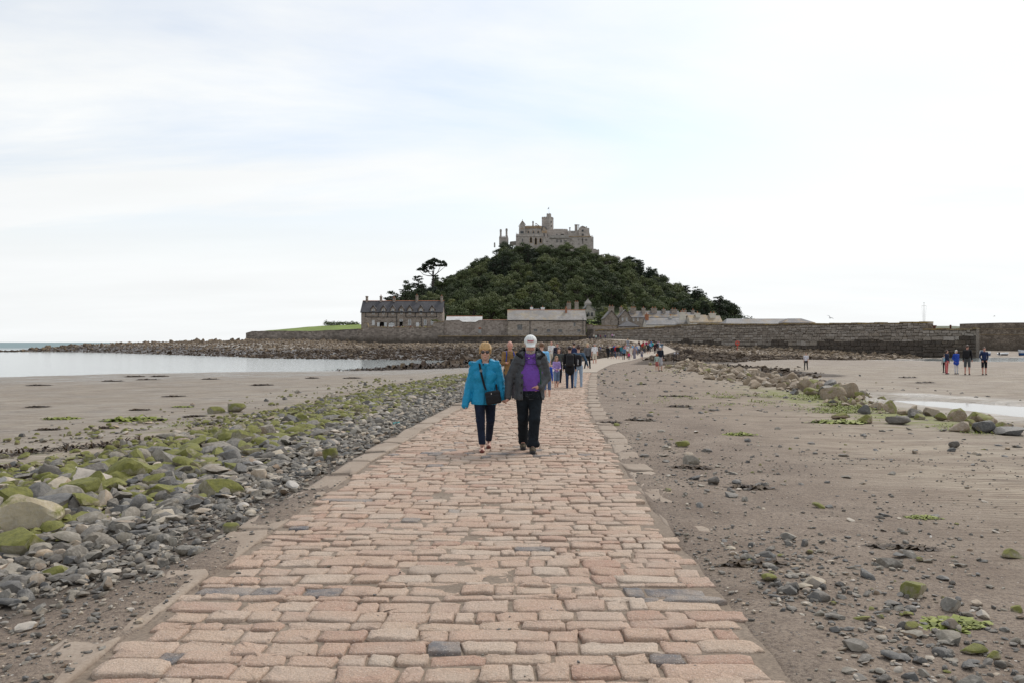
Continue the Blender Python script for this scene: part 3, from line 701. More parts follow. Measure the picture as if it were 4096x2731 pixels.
# ================================================================ stones on the beach
def ico(sub):
    bm = bmesh.new(); bmesh.ops.create_icosphere(bm, subdivisions=sub, radius=1.0)
    bm.verts.ensure_lookup_table(); V = np.array([v.co[:] for v in bm.verts]); Fs = np.array([[v.index for v in f.verts] for f in bm.faces]); bm.free(); return V, Fs
ICO = {s: ico(s) for s in (1, 2, 3)}
def rock_shape(seed, sub, ang=0.5, flat=0.6):
    r = np.random.default_rng(seed); V, Fs = ICO[sub]; V = V.copy()
    for k in range(int(3 + 8 * ang)):
        n = r.normal(size=3); n /= np.linalg.norm(n); h = r.uniform(.42, .85)
        V -= np.outer(np.maximum(V @ n - h, 0) * .98, n)
    V *= (1 + .2 * fbm(V[:, 0] * 1.4 + seed, V[:, 1] * 1.4, V[:, 2] * 1.4, 3, seed))[:, None]
    V *= np.array([1, r.uniform(.6, .92), flat * r.uniform(.8, 1.15)])
    V -= (V.max(0) + V.min(0)) / 2
    V /= V[:, 0].max()
    return V, Fs
def bulk(name, items, variants, mats, smooth=True):
    """items: (x,y,z,scale(3),rot z, variant, material) joined in one mesh"""
    Vs, Fs, Ms, nv = [], [], [], 0
    for (x, y, z, s, rz, k, m, tilt) in items:
        V, Fa = variants[k]; ca, sa = math.cos(rz), math.sin(rz)
        Q = V * np.array(s)
        ct, st = math.cos(tilt), math.sin(tilt); Q = np.stack([Q[:, 0] * ct - Q[:, 2] * st, Q[:, 1], Q[:, 0] * st + Q[:, 2] * ct], -1)
        Q = np.stack([Q[:, 0] * ca - Q[:, 1] * sa + x, Q[:, 0] * sa + Q[:, 1] * ca + y, Q[:, 2] + z], -1)
        Vs.append(Q); Fs.append(Fa + nv); Ms.append(np.full(len(Fa), m)); nv += len(Q)
    me = mesh(name, np.concatenate(Vs), np.concatenate(Fs), mats, np.concatenate(Ms), smooth); me.set_sharp_from_angle(angle=R(32))
    o = link(name, me); o['kind'] = 'stuff'; return o
NEARV = [rock_shape(100 + i, 3, ang=.5 + .7 * (i % 3) / 2, flat=.45 + .1 * (i % 4)) for i in range(14)]
MIDV = [rock_shape(200 + i, 2, ang=.5 + .7 * (i % 3) / 2, flat=.45 + .1 * (i % 4)) for i in range(12)]
LOWV = [rock_shape(300 + i, 1, ang=.5, flat=.5 + .1 * (i % 3)) for i in range(10)]
STONEM = [M_STONE, M_DARK, M_PALE, M_MOSS, M_MOSSY, M_BOULDER]
_stone_me = {}
def stone_mesh(k, m, mats, tagname):
    key = (k, m, tagname)
    if key not in _stone_me:
        V, Fs = NEARV[k]; _stone_me[key] = mesh(tagname, V, Fs, mats[m], None, True); _stone_me[key].set_sharp_from_angle(angle=R(24))
    return _stone_me[key]
SLAB = {0: 'grey sea-worn stone', 1: 'dark slate stone', 2: 'pale cream stone', 3: 'stone with a film of green weed', 4: 'stone covered in bright green weed'}
def build_stones():
    r = np.random.default_rng(77); items = []   # (app size, x, y, z, scale, rz, mat, tilt, side)
    # the pebble bank left of the setts
    N = 56000
    D = 3.4 * np.exp(r.random(N) ** .85 * math.log(50 / 3.4)); o = np.where(r.random(N) < .88, r.uniform(.0, 5.6, N), r.uniform(5, 9.5, N))
    bank = sstep(.1, .6, o - .85 * sstep(6.5, 4.2, D) + .2 * r.normal(size=N)) * (1 - sstep(3.9, 5.4, o + .7 * fbm(D * .3, o * .3, 0, 3, 8)))
    bank = np.maximum(bank * (.75 + .6 * np.clip(fbm(o * .8, D * .5, 0, 3, 18) + .5, 0, 1)), .055 * (o > 4))
    bank = np.maximum(bank, .05 + .35 * (o > 4.2) * (o < 8.5) * (fbm(o * .7, D * .35, 0, 3, 28) > .12) * (D > 9))
    keep = r.random(N) < bank
    for Dk, ok in zip(D[keep], o[keep]):
        x = float(path_x(Dk) - path_hw(Dk) - .33 - ok)
        core = math.exp(-((ok - 2.9) / 1.5) ** 2)
        s = min(r.lognormal(math.log(.026 + .013 * core + .0007 * Dk), .6), .10 + .08 * core) * (1.0 + .4 * core * float(sstep(7.5, 9, Dk)) * float(sstep(20, 14, Dk))) * (0.75 if ok < 1.0 else 1.0)
        gm = sstep(.9, 2.8, ok) * sstep(5.5, 8.5, Dk) * .62
        u = r.random()
        m = 4 if u < gm * .30 else 3 if u < gm * 1.0 else r.choice([0, 0, 0, 1, 2], p=[.22, .21, .21, .22, .14])
        items.append([s / Dk, x, Dk, s, r.uniform(0, 6.28), int(m), r.normal(0, .22), 0, r.uniform(-.1, .45) * s + (.05 * core * r.random())])
    # loose stones on the right hand sand
    cl = [(2700, 1880, .9, 70), (2780, 1960, .8, 60), (2950, 2230, .55, 90), (3150, 2210, .35, 40), (3080, 2330, .45, 90), (3300, 2400, .45, 60), (3650, 2380, .6, 70), (3800, 2560, .55, 110), (3450, 2640, .8, 150), (3300, 2550, .7, 110), (3950, 2700, .5, 90), (3550, 2200, .9, 60), (2560, 1780, 1.0, 50), (2450, 1600, 1.5, 40), (3900, 2250, .8, 40)]
    for (px, py, rad, n) in cl:
        cx, cy = pix_on_ground(px, py)
        for k in range(n):
            x, y = cx + r.normal(0, rad * .55), cy + r.normal(0, rad * .8)
            if x < float(path_x(y) + path_hw(y) + .3) or y < 3.2: continue
            s = min(r.lognormal(math.log(.020), .55), .075)
            m = r.choice([0, 1, 2, 3], p=[.5, .36, .10, .04])
            items.append([s / y, x, y, s, r.uniform(0, 6.28), int(m), r.normal(0, .2), 1, r.uniform(-.1, .3) * s])
    N = 4200
    D = 3.4 * np.exp(r.random(N) ** .8 * math.log(52 / 3.4)); o = r.uniform(.1, 15, N) ** 1.0
    for Dk, ok in zip(D, o):
        if r.random() > (.75 * math.exp(-ok / 4.5) + .1) * (.45 + 1.3 * max(0, float(fbm(ok * .5, Dk * .3, 0, 3, 83)) + .25)): continue
        x = float(path_x(Dk) + path_hw(Dk) + .3 + ok); s = min(r.lognormal(math.log(.022 + .0008 * Dk), .5), .09)
        items.append([s / Dk, x, Dk, s, r.uniform(0, 6.28), int(r.choice([0, 1, 2, 3], p=[.4, .42, .08, .1])), r.normal(0, .2), 1, r.uniform(-.2, .2) * s])
    # stones one can point to in the photograph: (left, right, bottom in pixels, height share, material)
    named = [(-70, 218, 2160, .68, 5, 'big pale boulder draped in green weed at the edge of the pebble bank'), (-20, 180, 2235, .62, 4, 'dark angular boulder under the big pale weed-draped boulder'),
             (618, 755, 1782, .36, 0, 'flat-topped grey slab lying at the seaward edge of the pebble bank'), (800, 975, 2005, .5, 3, 'broad slab with a bright green weed stripe on top'), (1290, 1352, 1846, 1.0, 3, 'upright squared block with a green mossy side'),
             (560, 735, 2010, .42, 3, 'long low slab with mossy hollows next to the striped slab'), (275, 430, 2010, .5, 4, 'low boulder under a thick green weed mat'), (135, 235, 1955, .75, 4, 'round boulder with green weed hanging like hair'), (275, 425, 1960, .4, 3, 'long pale stone with green tinted rim'),
             (905, 985, 1655, .55, 4, 'rounded green boulder on the wet sand by the bank'), (830, 900, 1660, .5, 4, 'squat green boulder at the tip of the pebble spur'), (1145, 1190, 1790, .8, 2, 'small ochre boulder beside the kerb'), (1140, 1200, 1965, .75, 2, 'smooth ochre stone close to the kerb'), (890, 955, 2140, .85, 4, 'dark blocky stone with mossy flanks beside the sandy kerb'),
             (700, 775, 2225, .6, 0, 'smooth triangular grey stone at the foot of the bank'), (155, 275, 2320, .45, 3, 'elongated yellow-green stone among dark slates'), (1105, 1230, 1725, .55, 1, 'dark wet boulder with a split face'), (1160, 1225, 1750, .7, 4, 'green bearded boulder in front of the dark wet boulder'),
             (2830, 2880, 1940, .8, 1, 'dark brown conical stone by the causeway edge'), (2700, 2760, 1792, .5, 4, 'green capped stone on the right hand sand'), (3205, 3305, 2355, .55, 2, 'ochre boulder with a jagged top on the shingle patch'), (3610, 3710, 2395, .7, 3, 'brown boulder with a weedy flank on the sand'), (3770, 3845, 2450, .85, 0, 'pointed grey stone standing on the sand'),
             (3840, 3940, 2620, .45, 4, 'low green weed covered stone near the grey pair'), (3940, 4005, 2640, .55, 3, 'olive stone next to the low green stone'), (3755, 3840, 2575, .6, 0, 'pale grey stone with one sloping face'), (3755, 3830, 2520, .65, 0, 'blue grey rounded stone above the sloping grey stone'), (4010, 4095, 2240, .55, 3, 'dark ribbed log-shaped stone on rippled sand'), (3510, 3610, 2275, .4, 0, 'long worn stone half sunk in the sand'),
             (2730, 2800, 1862, .6, 0, 'smooth grey boulder in the stones by the kerb'), (2735, 2775, 1838, .8, 2, 'cream boulder in the stones by the kerb'), (3500, 3560, 2730, .6, 1, 'dark grey stone at the end of the shingle'), (3820, 3930, 2760, .55, 0, 'big grey stone in the shingle with a flat crown'), (3615, 3670, 2520, .7, 3, 'brown mossy cube-like stone'), (2960, 3030, 2245, .45, 0, 'rounded tan-grey stone in the shingle line')]
    for (a, b, yb, hs, m, lab) in named:
        cx = (a + b) / 2; x, y = pix_on_ground(cx, yb - (b - a) * .12); wd = (b - a) * y / F / 2
        k = rnd.randrange(14); V, _ = NEARV[k]; zf = hs / V[:, 2].max()
        o = link('beach_boulder' if wd > .14 else 'beach_stone', stone_mesh(k, m, STONEM, 'stone'), None, (x, y, gz1(x, y) + wd * hs * .62))
        o.scale = (wd * 1.02, wd * .95, wd * zf); o.rotation_euler = (rnd.gauss(0, .06), rnd.gauss(0, .06), rnd.uniform(-.5, .5)); tag(o, lab, 'rock')
    items.sort(key=lambda t: -t[0])
    far = []
    for i, (ap, x, y, s, rz, m, tl, side, dz) in enumerate(items):
        z = gz1(x, y) + dz + .12 * s
        if i < 265:
            k = r.integers(14)
            o = link('beach_stone', stone_mesh(int(k), m, STONEM, 'stone'), None, (x, y, z)); sc = s * r.uniform(.9, 1.1)
            o.scale = (sc * r.uniform(.9, 1.2), sc * r.uniform(.85, 1.1), sc * r.uniform(.75, 1.15)); o.rotation_euler = (r.normal(0, .15), tl, rz)
            ob = float(path_x(y) - path_hw(y) - .33) - x
            where = ' on the open sand beside the setts' if side else (' close to the kerb on the pebble bank' if ob < 1.4 else ' at the outer sandy edge of the pebble bank' if ob > 3.6 else ' in the middle of the weedy pebble bank')
            tag(o, SLAB[m] + where, 'rock', 'stones' + where + ', ' + SLAB[m])
        else:
            lod = ap > .0032
            far.append((x, y, z, (s, s * r.uniform(.75, 1.1), s * r.uniform(.6, 1.1)), rz, (r.integers(12) if lod else 12 + r.integers(10)), m, tl))
    bulk('pebbles', far, MIDV + LOWV, STONEM)
    # fine shingle
    fine = []; N = 15000
    D = 3.2 * np.exp(r.random(N) * math.log(16 / 3.2)); side = r.random(N)
    oo = r.uniform(0, 1, N)
    X = np.where(side < .5, path_x(D) - path_hw(D) - .05 - 4.6 * oo ** 1.2, path_x(D) + path_hw(D) + .05 + 6.5 * oo ** 1.3)
    dens = np.where(side < .5, .9, np.clip(.35 + 1.6 * fbm(X * .9, D * .9, 0, 3, 62) + .3 * (oo < .25), 0.05, 1))
    kp = r.random(N) < dens; X, D = X[kp], D[kp]; Z = gz(X, D)
    for x, y, z in zip(X, D, Z):
        s = min(r.lognormal(math.log(.011), .45), .03); fine.append((x, y, z + .3 * s, (s, s * .8, s * r.uniform(.5, .9)), r.uniform(0, 6.28), 0, int(r.choice([0, 1, 2], p=[.5, .32, .18])), 0.0))
    # grit and small stones lying in the joints and on the setts
    for k in range(650):
        y = 3.2 * math.exp(r.random() * math.log(5)); x = float(path_x(y)) + r.uniform(-1.7, 1.7); s = min(r.lognormal(math.log(.009), .4), .022)
        fine.append((x, y, .0 + r.uniform(-.018, .008), (s, s * .8, s * .7), r.uniform(0, 6.28), 0, int(r.choice([0, 1, 2], p=[.4, .4, .2])), 0.0))
    bulk('shingle', fine, [rock_shape(900, 1, .3, .7)], STONEM)
build_stones()

# ---------------------------------------------------------------- bank of boulders on the right, far rocky shore
def build_banks():
    r = np.random.default_rng(8); mats = [M_TAN, M_TANMOSS, M_DARK, M_FARWEED]; its = []
    for k in range(900):
        y = 17 + 46 * r.random() ** .8
        cx = np.interp(y, [16, 18, 20, 22, 25, 28, 36, 48, 62], [11.2, 10.5, 9.8, 9.4, 10.1, 11.0, 11.5, 12.2, 13.4]); wdt = np.interp(y, [16, 24, 30, 50, 62], [.5, .6, 1.0, 1.5, 1.7])
        x = cx + r.normal(0, wdt * .62)
        if y < 26 and r.random() < .5: continue
        s = min(r.lognormal(math.log(.15), .38), .34) * (.72 if y < 26 else 1.0); lift = max(0, 1 - abs(x - cx) / (wdt + .2)) * r.random() * .28 * (1 if y > 26 else .35)
        m = 1 if r.random() < np.interp(y, [16, 26, 32, 60], [.7, .5, .14, .1]) else (2 if r.random() < np.interp(y, [16, 26, 34], [.65, .5, .06]) else 0)
        its.append((s / y, x, y, s, r.uniform(0, 6.28), m, r.normal(0, .25), lift))
    special = [(3090, 3170, 1860 / 1.0, 0)]
    # the dark weedy rocks where the bank reaches the pool
    for (a, b, yb, hs, m, lab) in [(3975, 4060, 1725, .55, 1, 'big round boulder capped with green weed by the tide pool'), (3890, 3985, 1728, .6, 2, 'jagged black rock leaning on the green capped boulder'), (3980, 4096, 1735, .3, 2, 'low red-brown rock shelf below the green capped boulder'), (3800, 3890, 1725, .55, 0, 'broad tan boulder next to the jagged black rock'), (3545, 3640, 1695, .42, 2, 'long flat dark slab in the boulder bank by the pool'), (3430, 3480, 1655, .9, 2, 'upright dark block with a split top in the weed'), (3425, 3500, 1690, .55, 1, 'rounded olive boulder in front of the upright dark block'), (3795, 3840, 1788, .7, 2, 'single brown boulder alone on the sand'), (3325, 3390, 1675, .5, 1, 'low green stained boulder in the weed carpet')]:
        x, y = pix_on_ground((a + b) / 2, yb); wd = (b - a) * y / F / 2; k = rnd.randrange(14); V, _ = NEARV[k]
        o = link('boulder', stone_mesh(k, m, mats, 'boulder'), None, (x, y, gz1(x, y) + wd * hs * .7)); o.scale = (wd, wd * .9, wd * hs / V[:, 2].max()); o.rotation_euler = (0, 0, rnd.uniform(-.4, .4)); tag(o, lab, 'rock')
    its.sort(key=lambda t: -t[0]); far = []
    names = ['tan boulder in the bank of rocks beside the sand', 'weed stained boulder in the bank of rocks', 'dark boulder in the bank of rocks']
    for i, (ap, x, y, s, rz, m, tl, lift) in enumerate(its):
        z = gz1(x, y) + lift + .25 * s
        if i < 230:
            o = link('boulder', stone_mesh(int(r.integers(14)), m, mats, 'boulder'), None, (x, y, z)); o.scale = (s * r.uniform(.9, 1.2), s * r.uniform(.8, 1.1), s * r.uniform(1.0, 1.4)); o.rotation_euler = (r.normal(0, .2), tl, rz)
            w2 = ' by the tide pool' if y < 27 else ' at the end towards the causeway bend' if y > 47 else ' halfway along it'; tag(o, names[m].replace(' beside the sand', '') + w2, 'rock', 'boulder bank, ' + names[m].split(' boulder')[0] + w2)
        else: far.append((x, y, z, (s, s * .9, s * 1.1), rz, int(r.integers(12)), m, tl))
    # low weed covered rocks on the seaward side of the bank
    for k in range(1700):
        y = 31 + 34 * r.random() ** .75; x = np.interp(y, [30, 40, 46, 56, 66], [12.6, 13.2, 14.6, 15.6, 15.8]) + r.normal(0, np.interp(y, [30, 44, 52, 66], [.25, .7, 1.5, 1.8])); s = min(r.lognormal(math.log(.09), .45), .26)
        far.append((x, y, gz1(x, y) + .2 * s, (s * 1.3, s, s * .8), r.uniform(0, 6.28), int(r.integers(12)), 3 if r.random() < .86 else 0, r.normal(0, .2)))
    # far rocky shore
    n = 0
    while n < 26000:
        k = 4000; X = r.uniform(-150, 72, k); D = r.uniform(76, 244, k); z, off, d, s, pl, t, nn = gz(X, D, True)
        okl = (off < 0) & (s > -0.5) & (D > np.where(X > -14, 84, 100)) & (d > .6) & (z > -1.1) & (np.abs(X / D) < .68) & ((X < -30) | (D < 236))
        okr = (off > 0) & (nn > .8) & (poly_sd(X, D, RZ) < .5 * r.normal(size=k)) & (d > .8) & (z > -1)
        kp = (okl | okr) & (r.random(k) < np.clip(120 / D, .4, 1))
        for x, y, zz, sd, o_, nw in zip(X[kp], D[kp], z[kp], s[kp], off[kp], nn[kp]):
            low = (o_ < 0 and ((y < 160 + 7 * r.normal() and sd < 60) or sd < 7 + 3 * r.normal())) or (o_ > 0 and nw > 24 + 4 * r.normal())
            sc = min(r.lognormal(math.log(.2 if not low else .17), .42), .75); big = r.random() < .02
            if big: sc *= 1.6
            sc *= (.85 if y > 150 else 1.0)
            far.append((x, y, zz + .15 * sc, (sc * 1.1, sc * .9, sc * r.uniform(.5, .95)), r.uniform(0, 6.28), 12 + int(r.integers(10)), 3 if (low and r.random() < .93) else 4, r.normal(0, .3))); n += 1
    # big boulders along the spit's skyline
    for k in range(260):
        x = r.uniform(-138, -44); y = 234 + r.normal(0, 4); sc = r.uniform(.3, .75)
        far.append((x, y, gz1(x, y) + .2 * sc, (sc, sc * .85, sc * r.uniform(.8, 1.3)), r.uniform(0, 6.28), 12 + int(r.integers(10)), 4, r.normal(0, .3)))
    for k in range(60):
        x = r.uniform(-165, -134); y = 226 + r.normal(0, 5); sc = r.uniform(.3, .8)
        far.append((x, y, -.85, (sc * 1.6, sc, sc * .8), r.uniform(0, 6.28), 12 + int(r.integers(10)), 3, 0.0))
    for k in range(300):
        x, y = r.uniform(20, 72), 0; t_ = r.uniform(.3, 1.0)
        x = 24.7 + 45.3 * t_; y = 220 - 80 * t_; off_ = abs(r.normal(0, 2.5)) + 1.2; x -= off_ * .87; y -= off_ * .49; sc = r.uniform(.25, .7)
        far.append((x, y, gz1(x, y) + .2 * sc, (sc, sc * .85, sc * .9), r.uniform(0, 6.28), 12 + int(r.integers(10)), 4, 0.0))
    bulk('shore_rocks', far, MIDV + LOWV, mats + [M_FAR])
build_banks()

# ---------------------------------------------------------------- seaweed
def frond_mesh(name, n, rx, ry, h, lw, mat, seed, flat=False):
    r = np.random.default_rng(seed); V = []; Q = []
    for k in range(n):
        a, q = r.uniform(0, 6.28), math.sqrt(r.random()); x, y = math.cos(a) * q * rx, math.sin(a) * q * ry
        z = h * (1 - q * q) * r.uniform(.3, 1.1); d = r.uniform(0, 6.28); l_ = lw * r.uniform(.6, 1.6); wv = lw * r.uniform(.18, .4)
        dx_, dy_ = math.cos(d) * l_, math.sin(d) * l_; nx, ny = -math.sin(d) * wv, math.cos(d) * wv; b = len(V); e = r.normal(0, h * .4 + .004)
        V += [(x - nx, y - ny, z), (x + nx, y + ny, z + r.normal(0, .006)), (x + dx_ * .5 + nx, y + dy_ * .5 + ny, z + e + .01), (x + dx_ * .5 - nx, y + dy_ * .5 - ny, z + e), (x + dx_ + nx * .3, y + dy_ + ny * .3, max(z - h * .3, .002)), (x + dx_ - nx * .3, y + dy_ - ny * .3, max(z - h * .3, .002))]
        Q += [(b, b + 1, b + 2, b + 3), (b + 3, b + 2, b + 4, b + 5)]
    return mesh(name, V, np.array(Q), mat, None, True)
def build_weed():
    r = np.random.default_rng(3)
    kel = [frond_mesh('seaweed_clump', 130, .5, .22, .07, .16, M_KELP, 40 + i) for i in range(4)]
    grn = [frond_mesh('green_weed_patch', 190, .5, .3, .05, .14, M_GREENWEED, 60 + i) for i in range(3)]
    clumps = [(155, 1541), (1050, 1540), (560, 1640), (150, 1627), (450, 1524), (540, 1506), (640, 1505), (840, 1516), (700, 1585), (590, 1518), (190, 1718), (420, 1712), (1410, 1512), (1250, 1512), (780, 1665), (830, 1690), (1400, 1640), (3700, 1530), (3130, 1483), (2720, 1625), (2700, 1585), (3630, 1510), (2560, 1680), (2440, 1690), (3000, 1950), (3600, 2190), (2770, 1870), (2300, 2270)]
    wet_l = {}
    for (px, py) in clumps:
        x, y = pix_on_ground(px, py)
        if px == 2300: x, y = float(path_x(y)) + 2.15, 6.1
        o = link('seaweed_clump', kel[rnd.randrange(4)], None, (x, y, gz1(x, y) + .004)); s = .28 + y * .013; o.scale = (s * rnd.uniform(.8, 1.5), s * rnd.uniform(.7, 1.2), s * .8); o.rotation_euler = (0, 0, rnd.uniform(-.3, .3))
        if px < 2000: tag(o, 'dark brown seaweed clump stranded on the wet sand by the water', 'seaweed', 'seaweed clumps on the wet sand')
        else: tag(o, 'dark brown seaweed clump on the drier sand beside the setts', 'seaweed', 'seaweed clumps on the drier sand')
    big = frond_mesh('kelp_pile', 900, 3.6, 1.6, .5, .5, M_KELP, 99)
    for (x, y, s, lab) in [(-7.5, 79, .9, 'long dark mound of kelp between the water and the causeway'), (-2.0, 86, 1.0, 'broad dark heap of kelp beside the causeway bend')]:
        o = link('kelp_heap', big, None, (x, y, gz1(x, y) - .02)); o.scale = (s * 1.3, s * 1.4, s * .8); o.rotation_euler = (0, 0, .15); tag(o, lab, 'seaweed')
    V = []; Q = []
    def blade(x, y, z, lw, col):
        d = r.uniform(0, 6.28); l_ = lw * r.uniform(.5, 1.5); wv = lw * .25; dx_, dy_ = math.cos(d) * l_, math.sin(d) * l_; nx, ny = -math.sin(d) * wv, math.cos(d) * wv; b = len(V)
        e = abs(r.normal(0, lw * .35))
        V.extend([(x - nx, y - ny, z), (x + nx, y + ny, z), (x + dx_ + nx * .6, y + dy_ + ny * .6, z + e), (x + dx_ - nx * .6, y + dy_ - ny * .6, z + e)]); Q.append((b, b + 1, b + 2, b + 3)); mi.append(col)
    mi = []
    # strand lines of weed
    for (x0, y0, x1, y1, n, wd, c) in [(-9.8, 13.2, -6.0, 17.0, 900, .35, 0), (-9.2, 12.0, -7.4, 12.6, 260, .25, 0), (-6.6, 17.5, -5.4, 19.5, 260, .3, 1), (-9.8, 12.6, -7.5, 14.0, 200, .4, 1), (-8.3, 19.0, -6.6, 20.5, 260, .5, 1), (12.8, 42, 15.5, 62, 5200, 1.3, 0), (12.6, 33, 13.6, 44, 1200, .5, 0), (12.2, 29, 13.2, 43, 900, .5, 0), (8.2, 20, 10.6, 27.5, 7000, .95, 1), (9.2, 16.5, 10.8, 20, 3000, .6, 1), (5.0, 23, 8.6, 27, 3500, 1.2, 1), (-14, 76, 0, 84, 5200, 3.0, 0), (-8, 84, 4, 100, 4200, 4.0, 0), (8, 46, 12, 58, 300, 1.5, 1)]:
        for k in range(n):
            t_ = r.random(); x = x0 + (x1 - x0) * t_ + r.normal(0, wd * .5); y = y0 + (y1 - y0) * t_ + r.normal(0, wd * .7)
            if vnoise(x * 1.2, y * 1.2, 0, 71) < -.1 and c == 1: continue
            cx, hw = float(path_x(y)), float(path_hw(y))
            if abs(x - cx) < hw + .5: continue
            blade(x, y, gz1(x, y) + r.uniform(0, .02 + .001 * y), (.05 + .0026 * y) if c == 0 else (.022 + .0016 * y), c)
    me = mesh('strandline_weed', np.array(V), np.array(Q), [M_KELP, M_GREENWEED], mi, False); o = link('strandline_weed', me); o['kind'] = 'stuff'
    for (px, py, s) in [(250, 1675, .7), (1640, 1622, .5), (730, 1627, .5), (540, 1680, 1.2), (3800, 2500, .35), (2950, 1738, .5), (3690, 2070, .25), (3350, 1690, .9)]:
        x, y = pix_on_ground(px, py); o = link('green_weed_patch', grn[rnd.randrange(3)], None, (x, y, gz1(x, y) + .004)); o.scale = (s * 1.3, s, s); o.rotation_euler = (0, 0, rnd.uniform(-.3, .3))
        tag(o, 'stringy bright green weed patch lying flat on the sand', 'seaweed', 'green weed patches on the sand')
build_weed()
# ================================================================ buildings
def facade(mb, x0, x1, z0, z1, y, holes, depth=.3, m=0, mr=None):
    """front wall in the plane y with real openings; holes are (xa,xb,za,zb)"""
    mr = m if mr is None else mr
    xs = sorted({x0, x1, *[h[0] for h in holes], *[h[1] for h in holes]}); zs = sorted({z0, z1, *[h[2] for h in holes], *[h[3] for h in holes]})
    xs = [x for x in xs if x0 <= x <= x1]; zs = [z for z in zs if z0 <= z <= z1]
    for i in range(len(xs) - 1):
        for j in range(len(zs) - 1):
            cx, cz = (xs[i] + xs[i + 1]) / 2, (zs[j] + zs[j + 1]) / 2
            if any(h[0] < cx < h[1] and h[2] < cz < h[3] for h in holes): continue
            mb.add([(xs[i], y, zs[j]), (xs[i + 1], y, zs[j]), (xs[i + 1], y, zs[j + 1]), (xs[i], y, zs[j + 1])], [(0, 1, 2, 3)], m)
    for (a, b, c, d) in holes:
        Y = y + depth
        mb.add([(a, y, c), (b, y, c), (b, y, d), (a, y, d), (a, Y, c), (b, Y, c), (b, Y, d), (a, Y, d)], [(0, 4, 5, 1), (1, 5, 6, 2), (2, 6, 7, 3), (3, 7, 4, 0)], mr)
def window(parent, a, b, c, d, y, nx=2, nz=3, mat=None, depth=.18, bar=.07, fr=.13, name='window', pane=None, open_=False):
    """sash window: frame with glazing bars, pane behind"""
    mb = MB(); Y = y + depth
    for (p, q, r_, s_) in ((a, a + fr, c, d), (b - fr, b, c, d), (a + fr, b - fr, c, c + fr), (a + fr, b - fr, d - fr, d)): mb.box(p, q, Y - .05, Y + .03, r_, s_)
    for i in range(1, nx): x = a + (b - a) * i / nx; mb.box(x - bar / 2, x + bar / 2, Y - .035, Y + .02, c + fr, d - fr)
    for j in range(1, nz): z = c + (d - c) * j / nz; mb.box(a + fr, b - fr, Y - .03, Y + .015, z - bar / 2, z + bar / 2)
    f = mb.build(name, mat or M_WHITE, parent)
    g = MB(); g.add([(a, Y + .04, c), (b, Y + .04, c), (b, Y + .04, d), (a, Y + .04, d)], [(0, 1, 2, 3)])
    me = g.build('pane', pane or M_GLASS, parent); me.parent = f
    return f
def chimney(parent, x0, x1, z0, z1, y0, y1, mat, pots=1, potmat=None, cap=None):
    mb = MB(); h = z1 - z0
    mb.box(x0, x1, y0, y1, z0, z1 - .22); e = .09
    mb.box(x0 - e, x1 + e, y0 - e, y1 + e, z1 - .22, z1 - .08); mb.box(x0 - .03, x1 + .03, y0 - .03, y1 + .03, z1 - .08, z1)
    c = mb.build('chimney', mat, parent)
    for k in range(pots):
        pt = MB(); x = x0 + (x1 - x0) * (k + .5) / pots; pt.tube([(x, (y0 + y1) / 2, z1 - .05), (x, (y0 + y1) / 2, z1 + .2), (x, (y0 + y1) / 2, z1 + .42), (x, (y0 + y1) / 2, z1 + .46)], [.15, .13, .12, .16], 8)
        p = pt.build('chimney_pot', potmat or M_TERRA, parent); p.parent = c
    return c
def roof_x(parent, x0, x1, yf, yb, ze, zr, mat, over=.25, thick=.16, name='roof', yr=None, hipl=0.0, hipr=0.0, ridge=None):
    """roof with its ridge along x: two slopes of real thickness"""
    yr = (yf + yb) / 2 if yr is None else yr; mb = MB()
    sl = (zr - ze) / max(yr - yf, .01); y0 = yf - over; z0 = ze - over * sl * .9
    A = [(x0 - over, y0, z0), (x1 + over, y0, z0), (x1 + over - hipr, yr, zr), (x0 - over + hipl, yr, zr)]
    B = [(p[0], p[1], p[2] + thick) for p in A]
    mb.add(A + B, [(0, 3, 2, 1), (4, 5, 6, 7), (0, 1, 5, 4), (1, 2, 6, 5), (2, 3, 7, 6), (3, 0, 4, 7)])
    slb = (zr - ze) / max(yb - yr, .01); y2 = yb + over; z2 = ze - over * slb * .9
    A = [(x1 + over, y2, z2), (x0 - over, y2, z2), (x0 - over + hipl, yr + .003, zr), (x1 + over - hipr, yr + .003, zr)]; B = [(p[0], p[1], p[2] + thick) for p in A]
    mb.add(A + B, [(0, 3, 2, 1), (4, 5, 6, 7), (0, 1, 5, 4), (1, 2, 6, 5), (2, 3, 7, 6), (3, 0, 4, 7)])
    if hipl: mb.add([(x0 - over, y0, z0 + thick), (x0 - over + hipl, yr, zr + thick), (x0 - over, y2, z2 + thick)], [(0, 1, 2)])
    if hipr: mb.add([(x1 + over, y0, z0 + thick), (x1 + over - hipr, yr, zr + thick), (x1 + over, y2, z2 + thick)], [(0, 1, 2)])
    rf = mb.build(name, mat, parent, fix=False)
    if ridge is not None:
        m2 = MB(); m2.prism([(yr - .2, zr + thick - .08), (yr, zr + thick + .09), (yr + .2, zr + thick - .08)], 'x', x0 - over + hipl, x1 + over - hipr)
        q = m2.build('ridge_tiles', ridge, parent); q.parent = rf
    return rf
def shell(mb, x0, x1, yf, yb, z0, ze, zr=None, yr=None, m=0):
    """back and end walls with gables (front is a facade)"""
    yr = (yf + yb) / 2 if yr is None else yr
    mb.add([(x1, yb, z0), (x0, yb, z0), (x0, yb, ze), (x1, yb, ze)], [(0, 1, 2, 3)], m)
    for x in (x0, x1):
        pts = [(x, yf, z0), (x, yb, z0), (x, yb, ze)] + ([(x, yr, zr)] if zr else []) + [(x, yf, ze)]
        mb.add(pts, [tuple(range(len(pts)))], m)

